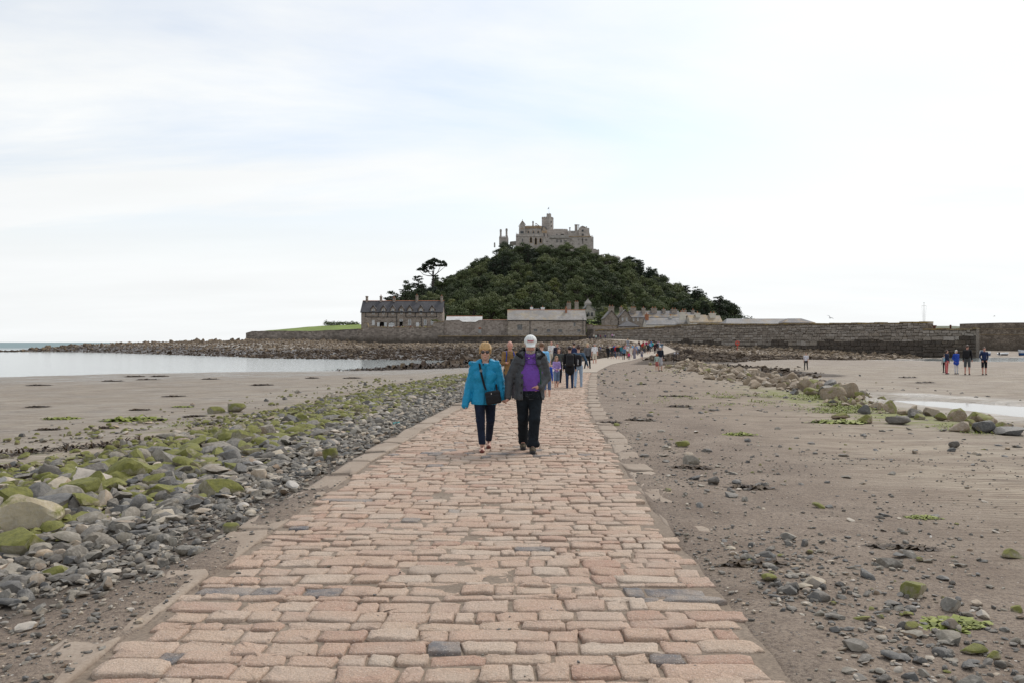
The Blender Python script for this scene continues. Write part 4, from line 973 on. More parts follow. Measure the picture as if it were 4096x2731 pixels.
# ---------------------------------------------------------------- tea house above the sea wall
def tea_house():
    D0 = 238.0
    def X(u): return (1400 + u / 3.36 - 2048) * D0 / F
    def Z(v): return CH + (1369 - 1140 - v / 3.36) * D0 / F
    t = thing('tea_house', 'long stone house with dark slate roof and seven dormer windows above the sea wall', 'house', (X(690), D0, Z(600)))
    x0, x1, z0, ze, zr = X(150), X(1240), Z(615), Z(367), Z(213); yb = D0 + 8.0
    dorm = [314, 449, 575, 691, 804, 953, 1105]
    holes = []
    for u in dorm: holes.append((X(u - 18), X(u + 18), Z(397), ze))
    low = [(293, 333, 472, 542), (782, 822, 462, 542), (990, 1030, 462, 542), (1085, 1120, 462, 535), (665, 708, 460, 562), (885, 928, 503, 572), (383, 478, 498, 566), (517, 600, 498, 566)]
    for a, b, c, d in low: holes.append((X(a), X(b), Z(d), Z(c)))
    mb = MB(); facade(mb, x0, x1, z0, ze, D0, holes, .3); shell(mb, x0, x1, D0, yb, z0, ze, zr)
    mb.build('wall', M_WALL_TEA, t, fix=False)
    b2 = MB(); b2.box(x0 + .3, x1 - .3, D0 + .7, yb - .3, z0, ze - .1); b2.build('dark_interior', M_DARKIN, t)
    roof_x(t, x0, x1, D0, yb, ze, zr, M_ROOF_SLATE, .25, ridge=M_TERRA)
    for u in dorm:
        zt, za = Z(322), Z(283); a, b = X(u - 34), X(u + 34); m = MB()
        facade(m, a, b, ze + .01, zt, D0 - .012, [(X(u - 18), X(u + 18), ze, zt)], .3)
        m.add([(a, D0 - .012, zt), (b, D0 - .012, zt), (X(u), D0 - .012, za)], [(0, 1, 2)])
        for x in (a, b): m.add([(x, D0, ze), (x, D0 + 3, ze), (x, D0 + 3, zt), (x, D0, zt)], [(0, 1, 2, 3)])
        w_ = m.build('dormer', M_WALL_TEA, t, fix=False)
        r_ = MB()
        for sgn in (-1, 1):
            e = (X(u) + sgn * (b - a) * .62); A = [(e, D0 - .35, zt - .28), (X(u), D0 - .35, za + .12), (X(u), D0 + 4, za + .12), (e, D0 + 4, zt - .28)]
            r_.add(A + [(p[0], p[1], p[2] + .14) for p in A], [(0, 1, 2, 3), (4, 7, 6, 5), (0, 4, 5, 1), (1, 5, 6, 2), (2, 6, 7, 3), (3, 7, 4, 0)])
        q = r_.build('dormer_roof', M_ROOF_SLATE, t); q.parent = w_
        f = window(t, X(u - 18), X(u + 18), Z(397), zt, D0, 3, 4)
    for i, (a, b, c, d) in enumerate(low[:4]): window(t, X(a), X(b), Z(d), Z(c), D0, 3, 4, pane=M_WHITE if i == 0 else None)
    window(t, X(665), X(708), Z(492), Z(460), D0, 4, 1)
    m = MB(); m.box(X(885), X(928), D0 + .12, D0 + .2, Z(572), Z(503)); 
    for k in range(4): xx = X(885) + (X(928) - X(885)) * (k + .5) / 4; m.box(xx - .01, xx + .01, D0 + .1, D0 + .12, Z(570), Z(506))
    m.build('door', M_WHITE, t)
    for (a, b, op) in ((383, 478, True), (517, 600, False)):
        # arched stone head over the coach door
        m = MB(); pts = [(X(a), Z(498))] + [(X(a + (b - a) * k / 10), Z(520 - 22 * math.sin(math.pi * k / 10))) for k in range(11)] + [(X(b), Z(498))]
        m.prism(pts, 'y', D0 + .02, D0 + .2); m.build('arch_head', M_WALL_TEA, t)
        if op:
            for xs_, sgn in ((a, 1), (b, -1)):
                m = MB(); x = X(xs_); m.box(x - .05 if sgn > 0 else x - .0, x + .0 if sgn > 0 else x + .05, D0 - 1.1, D0, Z(566), Z(506)); m.box(x - .35, x + .35, D0 - .25, D0 - .2, Z(566), Z(508)); m.build('door', M_WHITE, t)
        else:
            m = MB(); m.box(X(a), X(b), D0 + .12, D0 + .18, Z(566), Z(540))
            for k in range(9): xx = X(a) + (X(b) - X(a)) * k / 8; m.box(xx - .07, xx + .07, D0 + .08, D0 + .2, Z(566), Z(506 + 10 * abs(k - 4) / 4))
            m.box(X(a), X(b), D0 + .07, D0 + .21, Z(520), Z(515)); m.build('door', M_WHITE, t)
    m = MB()
    for (a, b) in ((200, 630), (750, 1170)): m.tube([(X(a), D0 - .1, Z(433)), (X(b), D0 - .1, Z(433))], .085, 6)
    for u in (212, 380, 507, 750, 878, 1025, 1165): m.tube([(X(u), D0 - .1, Z(433)), (X(u), D0 - .1, ze)], .085, 6)
    for u in (628, 958): m.tube([(X(u), D0 - .1, Z(560)), (X(u), D0 - .1, Z(367 if u == 628 else 433))], .085, 6)
    m.build('drainpipe', M_PIPE, t)
    m = MB(); m.tube([(x0 - .2, D0 - .3, ze - .1), (x1 + .2, D0 - .3, ze - .1)], .1, 6); m.build('gutter', M_PIPE, t)
    for (a, b, c, d, p) in ((183, 207, 143, 245, 0), (375, 400, 145, 225, 1), (552, 582, 170, 225, 2), (863, 893, 135, 250, 1), (1201, 1231, 145, 245, 1)):
        chimney(t, X(a), X(b), Z(d), Z(c), D0 + 3.3, D0 + 4.7, M_WALL_TEA, p)
tea_house()

# ---------------------------------------------------------------- sea walls, quay, garden wall
def wall_poly(name, label, pts, y0, y1, mat, coping=None, group=None, cat='wall'):
    """wall with its top outline in x,z given as a list"""
    xs = [p[0] for p in pts[:-2]]; t = thing(name, label, cat, (sum(xs) / len(xs), y0, pts[-1][1]), group)
    m = MB(); m.prism(pts, 'y', y0, y1); m.build('masonry', mat, t, fix=True)
    if coping:
        m = MB(); top = pts[:-2]
        for i in range(len(top) - 1):
            (xa, za), (xb, zb) = top[i], top[i + 1]; n_ = max(1, int(math.hypot(xb - xa, zb - za) / 1.1))
            for k in range(n_):
                a, b = k / n_ + .004, (k + 1) / n_ - .004; dz = rnd.uniform(-.03, .05)
                p0 = (xa + (xb - xa) * a, za + (zb - za) * a + dz); p1 = (xa + (xb - xa) * b, za + (zb - za) * b + dz)
                m.prism([(p0[0], p0[1] - .03), (p1[0], p1[1] - .03), (p1[0], p1[1] + .16), (p0[0], p0[1] + .16)], 'y', y0 - .08, y1 + .08)
        m.build('coping', coping, t)
    return t
def W7(D0): return (lambda u: (1400 + u / 3.36 - 2048) * D0 / F), (lambda v: CH + (1369 - 1140 - v / 3.36) * D0 / F)
X, Z = W7(232)
wall_poly('terrace_wall', 'grey sea wall under the tea terrace with dark damp stains', [(X(112), Z(600)), (X(175), Z(598)), (X(190), Z(520)), (X(240), Z(520)), (X(252), Z(572)), (X(1110), Z(572)), (X(1125), Z(520)), (X(1190), Z(503)), (X(1262), Z(500)), (X(1262), 1.2), (X(112), 1.2)], 231.2, 232.8, M_WALL_SEA, M_COPING)
wall_poly('garden_wall', 'rubble garden wall with a dipped top in front of the white roof', [(X(1266), Z(485)), (X(1470), Z(482)), (X(1512), Z(506)), (X(1690), Z(506)), (X(1732), Z(482)), (X(2118), Z(478)), (X(2118), 1.5), (X(1266), 1.5)], 231.8, 233.0, M_WALL_GARDEN, M_WALL_GARDEN)
X, Z = W7(228)
t = thing('quay', 'low dark quay wall in front of the garden wall and the barn', 'quay', (X(2000), 228, .8))
m = MB(); m.prism([(X(1185), Z(690)), (X(2050), Z(690)), (X(3175), Z(690)), (X(3175), .6), (X(1185), .6)], 'y', 226.6, 232.5); m.build('masonry', M_WALL_QUAY, t)
m = MB()
xx = X(1185)
while xx < X(3175) - .5:
    l_ = rnd.uniform(1.0, 1.9); m.box(xx, min(xx + l_ - .03, X(3175)), 226.45, 228.2, Z(690) - .05, Z(690) + .16 + rnd.uniform(-.03, .03)); xx += l_
m.build('coping', M_COPING, t)
# red lettered panel and door patch on the garden wall
X, Z = W7(231.8)
o = MB(); o.box(X(1727), X(1765), 231.68, 231.79, Z(645), Z(598), 0); o.box(X(1730), X(1762), 231.66, 231.79, Z(598), Z(572), 1)
o = o.build('wall_hatch', [M_FRAMEG, M_TERRA]); tag(o, 'small boarded hatch with a red panel above, set in the garden wall', 'hatch')
# lawn-edge wall on the left and its hedge
def W0(D0): return (lambda p: (p - 2048) * D0 / F), (lambda q: CH + (1369 - q) * D0 / F)
X, Z = W0(240)
wall_poly('lawn_wall', 'low rubble wall holding up the green lawn above the rocks', [(X(988), Z(1334)), (X(1010), Z(1328)), (X(1100), Z(1326)), (X(1250), Z(1327)), (X(1360), Z(1322)), (X(1440), Z(1318)), (X(1440), 1.0), (X(988), 1.0)], 239, 246.5, M_WALL_SEA, M_WALL_SEA)
def lawn():
    V = []; 
    xs = np.linspace(1000, 1452, 24); ys = np.linspace(244, 300, 12); zt = []
    for y in ys:
        for px in xs:
            x = (px - 2048) * y / F; top = np.interp(px, [1000, 1056, 1150, 1293, 1431], [1331, 1324, 1315, 1303, 1298])
            k = (y - 244) / 56; z0 = float(Z(np.interp(px, [1000, 1100, 1250, 1360, 1440], [1331, 1327, 1328, 1323, 1319]))) + .12; zf = CH + (1369 - top) * 285 / F
            V.append((x, y, z0 + (zf - z0) * min(1, k * 1.37) + .08 * vnoise(x * .5, y * .5)))
    n = len(xs); Q = [(j * n + i, j * n + i + 1, (j + 1) * n + i + 1, (j + 1) * n + i) for j in range(len(ys) - 1) for i in range(n - 1)]
    o = link('lawn', mesh('lawn', V, Q, M_LAWN, None, True)); o['kind'] = 'structure'
lawn()

# ---------------------------------------------------------------- roofs behind the garden wall, the barn
X, Z = W7(236)
t = thing('white_roofed_shed', 'low shed with a whitewashed roof and red ridge behind the garden wall', 'shed', (X(1530), 236, 4))
m = MB(); m.box(X(1285), X(1772), 236.2, 241.8, 3.5, Z(500)); m.build('wall', M_WALL_GARDEN, t)
roof_x(t, X(1292), X(1770), 236, 242, Z(502), Z(425), M_ROOF_WHITE, .1, ridge=M_TERRA)
t = thing('red_ridged_shed', 'low grey shed roof with a red ridge line between white roof and barn', 'shed', (X(1950), 236, 4))
m = MB(); m.box(X(1778), X(2112), 236.2, 240.8, 3.5, Z(500)); m.build('wall', M_WALL_GARDEN, t)
roof_x(t, X(1778), X(2112), 236, 241, Z(500), Z(474), M_ROOF_GREY, .05, ridge=M_TERRA)

def W8(D0): return (lambda u: (1900 + u / 2.94 - 2048) * D0 / F), (lambda v: CH + (1369 - 1180 - v / 2.94) * D0 / F)
def barn():
    D0 = 230.0; X, Z = W8(D0)
    t = thing('stone_barn', 'stone barn with a pale lichened slate roof and barred windows', 'barn', (X(845), D0, Z(480)))
    x0, x1, z0, ze = X(385), X(1308), Z(486), Z(300); yb = D0 + 9; zr = Z(192) * 1.0 + .35
    hl = [(497, 555, 350, 412), (690, 735, 402, 432), (842, 887, 405, 437), (978, 1025, 407, 440), (1203, 1243, 405, 433), (1158, 1183, 325, 370)]
    H = [(X(a), X(b), Z(d), Z(c)) for a, b, c, d in hl]
    mb = MB(); facade(mb, x0, x1, z0, ze, D0, H, .35); shell(mb, x0, x1, D0, yb, z0, ze, zr); mb.build('wall', M_WALL_BARN, t, fix=False)
    for i, h in enumerate(H): window(t, *h, D0, 4 if i else 5, 4 if i == 0 else 2, M_FRAMEG, .2, .06, .08)
    for i, h in enumerate(H):
        if i == 0: continue
        m = MB(); m.box(h[0] - .15, h[1] + .15, D0 - .06, D0 + .03, h[2] - .16, h[2] - .004); m.build('sill', M_WALL_BARN, t)
    roof_x(t, x0, x1, D0, yb, ze, zr, M_ROOF_BARN, .12, ridge=M_TERRA)
    m = MB()
    for u, a, b in ((647, 300, 470), (1270, 270, 470), (1303, 300, 470)): m.tube([(X(u), D0 - .1, Z(b)), (X(u), D0 - .1, Z(a) - .1)], .08, 6)
    m.tube([(X(870), D0 - .1, Z(323)), (X(1080), D0 - .1, Z(315)), (X(1265), D0 - .1, Z(322))], .05, 6); m.build('drainpipe', M_PIPE, t)
    m = MB(); m.tube([(x0, D0 - .2, ze - .05), (x1, D0 - .2, ze - .05)], .1, 6); m.build('gutter', M_PIPE, t)
    chimney(t, X(1071), X(1090), Z(222), Z(150), D0 + 3.0, D0 + 3.9, M_TERRA, 1)
barn()
def back_house(name, label, D0, W, u0, u1, vr, ve, roofm, wallm, chims, cmat, hip=0.0, depth=7.0, ridge=None, z0=4.0, wins=(), gut=True):
    X, Z = W(D0); t = thing(name, label, 'house', (X((u0 + u1) / 2), D0, z0))
    x0, x1 = X(u0), X(u1); ze, zr = Z(ve), Z(vr); mb = MB(); H = [(X(a), X(b), Z(d), Z(c)) for a, b, c, d in wins]
    facade(mb, x0, x1, z0, ze, D0, H, .25); shell(mb, x0, x1, D0, D0 + depth, z0, ze, None if hip else zr); mb.build('wall', wallm, t, fix=False)
    for h in H: window(t, *h, D0, 2, 3)
    roof_x(t, x0, x1, D0, D0 + depth, ze, zr, roofm, .15, hipl=hip, hipr=hip, ridge=ridge)
    for (a, b, c, d, p) in chims: chimney(t, X(a), X(b), Z(d) - .6, Z(c), D0 + depth * .3, D0 + depth * .3 + 1.5, cmat, p)
    return t
back_house('hipped_house', 'grey hipped roof with two white chimneys showing over the barn ridge', 250, W8, 570, 850, 166, 205, M_ROOF_LICH, M_CREAM, [(651, 684, 142, 195, 1), (779, 822, 145, 195, 1)], M_WHITE, hip=2.5)
back_house('gabled_house', 'grey roof with two tall stone chimneys showing over the barn ridge', 252, W8, 975, 1235, 182, 215, M_ROOF_LICH, M_HOUSE, [(1086, 1136, 92, 195, 2), (1181, 1225, 80, 200, 2)], M_HOUSE)
# ---------------------------------------------------------------- chapel
def chapel():
    D0 = 278.0; X, Z = W8(D0); t = thing('chapel', 'small stone chapel with a pointed bellcote in front of the wood', 'chapel', (X(1360), D0, Z(280)))
    x0, x1, z0 = X(1308), X(1412), Z(285); xr = X(1330)
    m = MB(); m.prism([(x0, z0), (x1, z0), (x1, Z(190)), (xr, Z(112)), (x0, Z(150))], 'y', D0, D0 + 11); m.build('wall', M_CASTLED, t)
    m = MB()
    for (xa, za, xb, zb) in ((xr, Z(112), x1 + .4, Z(195)), (xr, Z(112), x0 - .3, Z(158))):
        A = [(xa, D0 - .2, za), (xb, D0 - .2, zb), (xb, D0 + 11.2, zb), (xa, D0 + 11.2, za)]
        m.add(A + [(p[0], p[1], p[2] + .25) for p in A], [(0, 1, 2, 3), (4, 7, 6, 5), (0, 4, 5, 1), (1, 5, 6, 2), (2, 6, 7, 3), (3, 7, 4, 0)])
    m.build('roof', M_ROOF_GREY, t)
    b = 1.15; m = MB(); m.box(xr - b, xr + b, D0 - .1, D0 + 1.6, Z(120), Z(95)); 
    m.add([(xr - b, D0 - .1, Z(95)), (xr + b, D0 - .1, Z(95)), (xr + b, D0 + 1.6, Z(95)), (xr - b, D0 + 1.6, Z(95)), (xr, D0 + .75, Z(45))], [(0, 1, 4), (1, 2, 4), (2, 3, 4), (3, 0, 4)])
    bc = m.build('bellcote', M_CASTLED, t)
    m = MB(); m.box(xr - .06, xr + .06, D0 + .7, D0 + .8, Z(46), Z(36)); m.box(xr - .3, xr + .3, D0 + .7, D0 + .8, Z(41), Z(39)); q = m.build('cross', M_CASTLED, t); q.parent = bc
    for u in (1335, 1375):
        m = MB(); w_ = .35; m.prism([(X(u) - w_, Z(250)), (X(u) + w_, Z(250)), (X(u) + w_, Z(215)), (X(u), Z(203)), (X(u) - w_, Z(215))], 'y', D0 - .05, D0 + .1); m.build('window', M_GLASS, t)
chapel()
# ---------------------------------------------------------------- cottages above the harbour wall
def W3(D0): return (lambda u: (2000 + u / 2.352 - 2048) * D0 / F), (lambda v: CH + (1369 - 1000 - v / 2.352) * D0 / F)
def cottages():
    D0 = 236.0; X, Z = W3(D0)
    t = thing('gabled_cottage', 'stone cottage pair with two front gables and lichened slate roofs', 'house', (X(1100), D0, 4))
    m = MB()
    hA = [(X(1036), X(1055), Z(695), Z(640))]
    facade(m, X(987), X(1108), 4, Z(641), D0, hA, .25); m.add([(X(987), D0, Z(641)), (X(1108), D0, Z(641)), (X(1048), D0, Z(578))], [(0, 1, 2)])
    hB = [(X(1148), X(1163), Z(668), Z(628)), (X(1188), X(1203), Z(668), Z(630))]
    facade(m, X(1118), X(1236), 4, Z(636), D0 + .6, hB, .25); m.add([(X(1118), D0 + .6, Z(636)), (X(1236), D0 + .6, Z(636)), (X(1181), D0 + .6, Z(572))], [(0, 1, 2)])
    shell(m, X(987), X(1236), D0, D0 + 9, 4, Z(641)); m.build('wall', M_HOUSE, t, fix=False)
    for h in hB: window(t, *h, D0 + .6, 2, 3)
    g = MB(); g.prism([(X(1034), 4), (X(1057), 4), (X(1057), Z(650)), (X(1046), Z(636)), (X(1034), Z(650))], 'y', D0 + .1, D0 + .3); g.build('blind_arch', M_HOUSE, t)
    for (a, ap, b, ve, vr, yy) in ((980, 1048, 1116, 650, 572, D0), (1112, 1181, 1244, 646, 566, D0 + .6)):
        m = MB()
        for e in (a, b):
            A = [(X(e), yy - .35, Z(ve)), (X(ap), yy - .35, Z(vr)), (X(ap), yy + 9, Z(vr)), (X(e), yy + 9, Z(ve))]
            m.add(A + [(p[0], p[1], p[2] + .16) for p in A], [(0, 1, 2, 3), (4, 7, 6, 5), (0, 4, 5, 1), (1, 5, 6, 2), (2, 6, 7, 3), (3, 7, 4, 0)])
        m.build('roof', M_ROOF_LICH, t)
    chimney(t, X(1030), X(1082), Z(600), Z(530), D0 + 2, D0 + 3.2, M_HOUSE, 2)
    chimney(t, X(1148), X(1180), Z(590), Z(535), D0 + 5, D0 + 6, M_HOUSE, 1)
    back_house('terrace_row', 'long stone terrace with lichened slate roof and a row of stone chimneys', 238, W3, 1232, 1700, 575, 637, M_ROOF_LICH, M_HOUSE, [(1245, 1292, 543, 590, 3), (1350, 1382, 545, 590, 1), (1440, 1490, 545, 595, 2), (1545, 1572, 556, 600, 1), (1630, 1682, 556, 605, 2)], M_HOUSE, depth=8, wins=[(1250, 1265, 640, 672), (1290, 1304, 640, 672)])
    back_house('far_terrace', 'further slate roofed terrace end with two stone chimneys', 243, W3, 1690, 1860, 590, 625, M_ROOF_LICH, M_HOUSE, [(1728, 1772, 565, 605, 2), (1826, 1848, 564, 605, 1)], M_HOUSE, depth=8)
    back_house('slate_lean_to', 'low dark hipped slate roof in front of the gabled cottages', 230, W3, 1118, 1310, 672, 722, M_ROOF_SLATE, M_HOUSE, [], M_HOUSE, hip=3.0, depth=6)
    t = back_house('grey_roof_cottage', 'low cottage with a smooth pale grey slate roof and red chimney', 226, W3, 1378, 1660, 642, 706, M_ROOF_GREY, M_CREAM, [(1380, 1410, 605, 650, 1)], M_TERRA, depth=6.5)
    back_house('white_flecked_cottage', 'low cottage roof flecked with white lime beside the pale grey roof', 227, W3, 1664, 1785, 640, 700, M_ROOF_GREY, M_CREAM, [(1608, 1634, 620, 650, 1)], M_CREAM, depth=6.5)
    back_house('cream_cottage', 'cream rendered cottage with lichened roof and broad white chimneys', 224, W3, 1790, 1958, 614, 682, M_ROOF_CREAM, M_CREAM, [(1706, 1763, 585, 640, 2), (1858, 1900, 592, 622, 1)], M_CREAM, depth=6.5, wins=[(1822, 1880, 684, 694)])
    back_house('end_cottage', 'last cream cottage of the row with a white end chimney', 225, W3, 1962, 2090, 620, 683, M_ROOF_CREAM, M_CREAM, [(1992, 2048, 594, 640, 2)], M_CREAM, depth=6.5)
    back_house('boat_store', 'long low pale slate roof behind the harbour wall', 196, W3, 2128, 2800, 650, 700, M_ROOF_GREY, M_CREAM, [], M_CREAM, hip=1.2, depth=7)
    back_house('boat_store_end', 'grey hipped roof end standing above the harbour wall', 192, W3, 2680, 2960, 648, 690, M_ROOF_LICH, M_HOUSE, [], M_HOUSE, hip=2.0, depth=7)
    X, Z = W8(233)
    wall_poly('landing_wall', 'stepped grey wall at the head of the causeway beside the barn', [(X(1312), Z(352)), (X(1385), Z(352)), (X(1386), Z(362)), (X(1800), Z(372)), (X(1940), Z(372)), (X(1940), 2), (X(1312), 2)], 232.5, 233.6, M_WALL_GARDEN, M_COPING)
    wall_poly('landing_step', 'low stone step wall beside the ramp', [(X(1312), Z(408)), (X(1380), Z(408)), (X(1380), 2), (X(1312), 2)], 231.2, 232.2, M_WALL_QUAY)
cottages()

# ---------------------------------------------------------------- harbour wall built of blocks
def block_mesh():
    b = .06; V = []
    for x, z in ((-.5, -.5), (.5, -.5), (.5, .5), (-.5, .5)): V.append((x, .5, z))
    for x, z in ((-.5, -.5), (.5, -.5), (.5, .5), (-.5, .5)): V.append((x, -.28, z))
    for x, z in ((-.5 + b, -.5 + b), (.5 - b, -.5 + b), (.5 - b * 1.3, .5 - b), (-.5 + b, .5 - b)): V.append((x, -.5, z))
    return V, [(0, 1, 5, 4), (1, 2, 6, 5), (2, 3, 7, 6), (3, 0, 4, 7), (4, 5, 9, 8), (5, 6, 10, 9), (6, 7, 11, 10), (7, 4, 8, 11), (8, 9, 10, 11)]
BV, BF = block_mesh()
def block_wall(name, label, pa, pb, ztop, zbot, thick, damp_z, seed, budget=300, bs=(.4, 1.5), ch=(.26, .66), stain=0.0, coping=True):
    """pa,pb: ends at ground level; ztop(t), zbot(t); courses of separate blocks over a core"""
    r = np.random.default_rng(seed); pa, pb = np.array(pa, float), np.array(pb, float); L_ = np.linalg.norm(pb - pa); e = (pb - pa) / L_; n = np.array([e[1], -e[0]])
    if n @ (np.array([0, 0.]) - (pa + pb) / 2) < 0: n = -n
    t = thing(name, label, 'wall', (*((pa + pb) / 2), zbot(.5)))
    m = MB(); N = 40
    for k in range(N):
        a, b = k / N, (k + 1) / N; A, B = pa + (pb - pa) * a, pa + (pb - pa) * b; A2, B2 = A - n * thick, B - n * thick
        za, zb_, ba, bb = ztop(a), ztop(b), zbot(a) - 1.2, zbot(b) - 1.2
        m.add([(*A, ba), (*B, bb), (*B, zb_), (*A, za), (*A2, ba), (*B2, bb), (*B2, zb_), (*A2, za)], [(0, 1, 2, 3), (5, 4, 7, 6), (3, 2, 6, 7)] + ([(0, 3, 7, 4)] if k == 0 else []) + ([(1, 5, 6, 2)] if k == N - 1 else []))
    m.build('core', M_PIER, t)
    bl = []; z = min(zbot(0), zbot(1)) - .8; hmax = max(ztop(x) for x in (0, .25, .5, .75, 1))
    while z < hmax:
        h = r.uniform(*ch) * (1.25 if z < damp_z else 1.0); x = r.uniform(-.6, 0)
        while x < L_:
            l_ = r.uniform(*bs) * (1.3 if z < damp_z else 1.0); a = max(x, 0); b = min(x + l_, L_); x += l_
            if b - a < .2: continue
            tm = (a + b) / 2 / L_
            if z + h > ztop(tm) + .02 or z + h < zbot(tm) - .1: continue
            c = pa + e * (a + b) / 2; c = c + n * r.uniform(-.02, .07)
            bl.append((float(np.hypot(*c)), c, z + h / 2 + r.normal(0, .045), (b - a) - r.uniform(.02, .09), h * r.uniform(.8, 1.0) - .02, 1 if (z + h * .5 + 1.0 * vnoise(c[0] * .25, z * .5, c[1] * .25, 3) < damp_z) else 0))
        z += h
    bl.sort(key=lambda q: q[0]); ang = math.atan2(e[1], e[0]); 
    if (np.array([math.sin(ang), -math.cos(ang)]) @ n) < 0: ang += math.pi
    mes = [mesh('block', BV, BF, M_BLOCK), mesh('block', BV, BF, M_BLOCKD)]; V_, F_, M_, nv = [], [], [], 0
    base = np.array(t.location); ca, sa = math.cos(ang), math.sin(ang); arr = np.array(BV)
    for i, (d, c, zc, w_, h, dm) in enumerate(bl):
        if i < budget:
            o = link('block', mes[dm], t, (c[0] - base[0], c[1] - base[1], zc - base[2])); o.scale = (w_, .3, h); o.rotation_euler = (0, r.normal(0, .03), ang + r.normal(0, .015))
        else:
            Q = arr * np.array((w_, .3, h)); Q = np.stack([Q[:, 0] * ca - Q[:, 1] * sa + c[0], Q[:, 0] * sa + Q[:, 1] * ca + c[1], Q[:, 2] + zc], -1) - base
            V_.append(Q); F_ += [tuple(nv + q for q in f) for f in BF]; M_ += [dm] * len(BF); nv += len(Q)
    if V_:
        o = link('far_blocks', mesh('far_blocks', np.concatenate(V_), F_, [M_BLOCK, M_BLOCKD], M_), t); o['kind'] = 'stuff'
    if coping:
        m = MB(); x = 0.0
        while x < L_ - .3:
            l_ = min(r.uniform(.8, 1.6), L_ - x); a, b = x / L_ + .0006, (x + l_) / L_ - .0006; A, B = pa + (pb - pa) * a + n * .16, pa + (pb - pa) * b + n * .16; A2, B2 = A - n * (thick + .3), B - n * (thick + .3); dz = r.uniform(-.06, .1)
            za, zb_ = ztop(a) + dz, ztop(b) + dz
            m.add([(*A, za - .04), (*B, zb_ - .04), (*B, zb_ + .2), (*A, za + .2), (*A2, za - .04), (*B2, zb_ - .04), (*B2, zb_ + .2), (*A2, za + .2)], [(0, 1, 2, 3), (5, 4, 7, 6), (3, 2, 6, 7), (0, 3, 7, 4), (1, 5, 6, 2), (0, 4, 5, 1)])
            x += l_
        m.build('coping', M_COPING, t)
    return t
_wt = lambda t: float(np.interp(t, [0, .12, .3, .43, .57, .71, .84, 1], [4.8, 4.85, 5.3, 5.65, 5.32, 5.15, 4.97, 4.86]))
_wb = lambda t: float(np.interp(t, [0, .2, .57, 1], [2.3, 1.0, .1, -1.3]))
block_wall('harbour_wall', 'long weathered granite harbour wall running out beyond the causeway', (22.5, 223.5), (70, 140), _wt, _wb, 2.2, 1.6, 4)
block_wall('pier_head', 'lower square pier end with damp brown base stones', (69.3, 139.4), (75.8, 135.0), lambda t: 3.72, lambda t: -1.3, 6.0, 2.0, 6, budget=150)
t = thing('far_pier', 'far harbour pier with two ledges crossing behind the moored boats', 'pier', (130, 190, -1))
m = MB(); m.box(104, 170, 186, 192, -1.5, 3.3); m.box(104, 170, 187.6, 192, 3.3, 4.6); m.prism([(104, 4.6), (170, 4.6), (170, 6.4), (112, 6.1), (104, 5.9)], 'y', 189, 192); m.build('masonry', M_PIER, t)
m = MB(); m.box(104, 170, 185.9, 187.6, 3.3, 3.42); m.box(104, 170, 187.5, 189.0, 4.6, 4.7); m.build('ledge', M_COPING, t)
m = MB(); m.tube([(118.5, 185.8, -.8), (118.5, 185.8, 3.2)], .22, 6); m.build('mooring_post', M_PIPE, t)
# things on the pier
def bollard(px, py0, py1, D0, label, wide):
    X, Z = W0(D0); x = X(px); z0, z1 = Z(py1), Z(py0); w_ = .36; m = MB()
    if wide: m.tube([(x, D0, z0 - .1), (x, D0, z0 + .1), (x, D0, z0 + .5 * (z1 - z0)), (x, D0, z1 - .1), (x, D0, z1)], [w_ * .9, w_ * .55, w_ * .5, w_ * .9, w_ * .95], 12)
    else: m.tube([(x, D0, z0 - .1), (x, D0, z0 + .8 * (z1 - z0)), (x, D0, z0 + .82 * (z1 - z0)), (x, D0, z1 - .1), (x, D0, z1)], [w_ * .42, w_ * .4, w_ * .52, w_ * .5, w_ * .2], 12)
    o = m.build('bollard', M_IRON, None, True); tag(o, label, 'bollard')
bollard(3738, 1302, 1319, 140, 'rusty waisted mooring bollard on the pier head', True); bollard(3802, 1300, 1319, 139, 'slim capped iron post on the pier head', False)
X, Z = W0(145)
t = thing('flagstaff', 'thin white flagstaff with a crosstree standing on the harbour wall', 'flagstaff', (X(3696), 145, Z(1295)))
m = MB(); m.tube([(X(3696), 145, Z(1296)), (X(3696), 145, Z(1250)), (X(3696), 145, Z(1213))], [.06, .05, .03], 8); m.build('pole', M_WHITE, t)
m = MB(); m.tube([(X(3687), 145, Z(1224)), (X(3705), 145, Z(1224))], .03, 6); m.build('crosstree', M_WHITE, t)
m = MB(); m.tube([(X(3687), 145, Z(1224)), (X(3692), 145, Z(1293))], .012, 4); m.tube([(X(3705), 145, Z(1224)), (X(3700), 145, Z(1293))], .012, 4); m.build('stay', M_FRAMEG, t)
m = MB(); m.tube([(X(3696), 145, Z(1213)), (X(3696), 145, Z(1211.5)), (X(3696), 145, Z(1210))], [.07, .1, .04], 8); m.build('finial', M_WHITE, t)
t = thing('railing', 'thin metal railing between flagstaff and pier head', 'railing', (X(3708), 141, Z(1316)))
for px in (3702, 3712, 3720):
    m = MB(); m.tube([(X(px) * .97, 141, Z(1318)), (X(px) * .97, 141, Z(1301))], .03, 6); m.build('post', M_FRAMEG, t)
for py in (1301, 1308):
    m = MB(); m.tube([(X(3702) * .97, 141, Z(py)), (X(3720) * .97, 141, Z(py))], .025, 6); m.build('rail', M_FRAMEG, t)

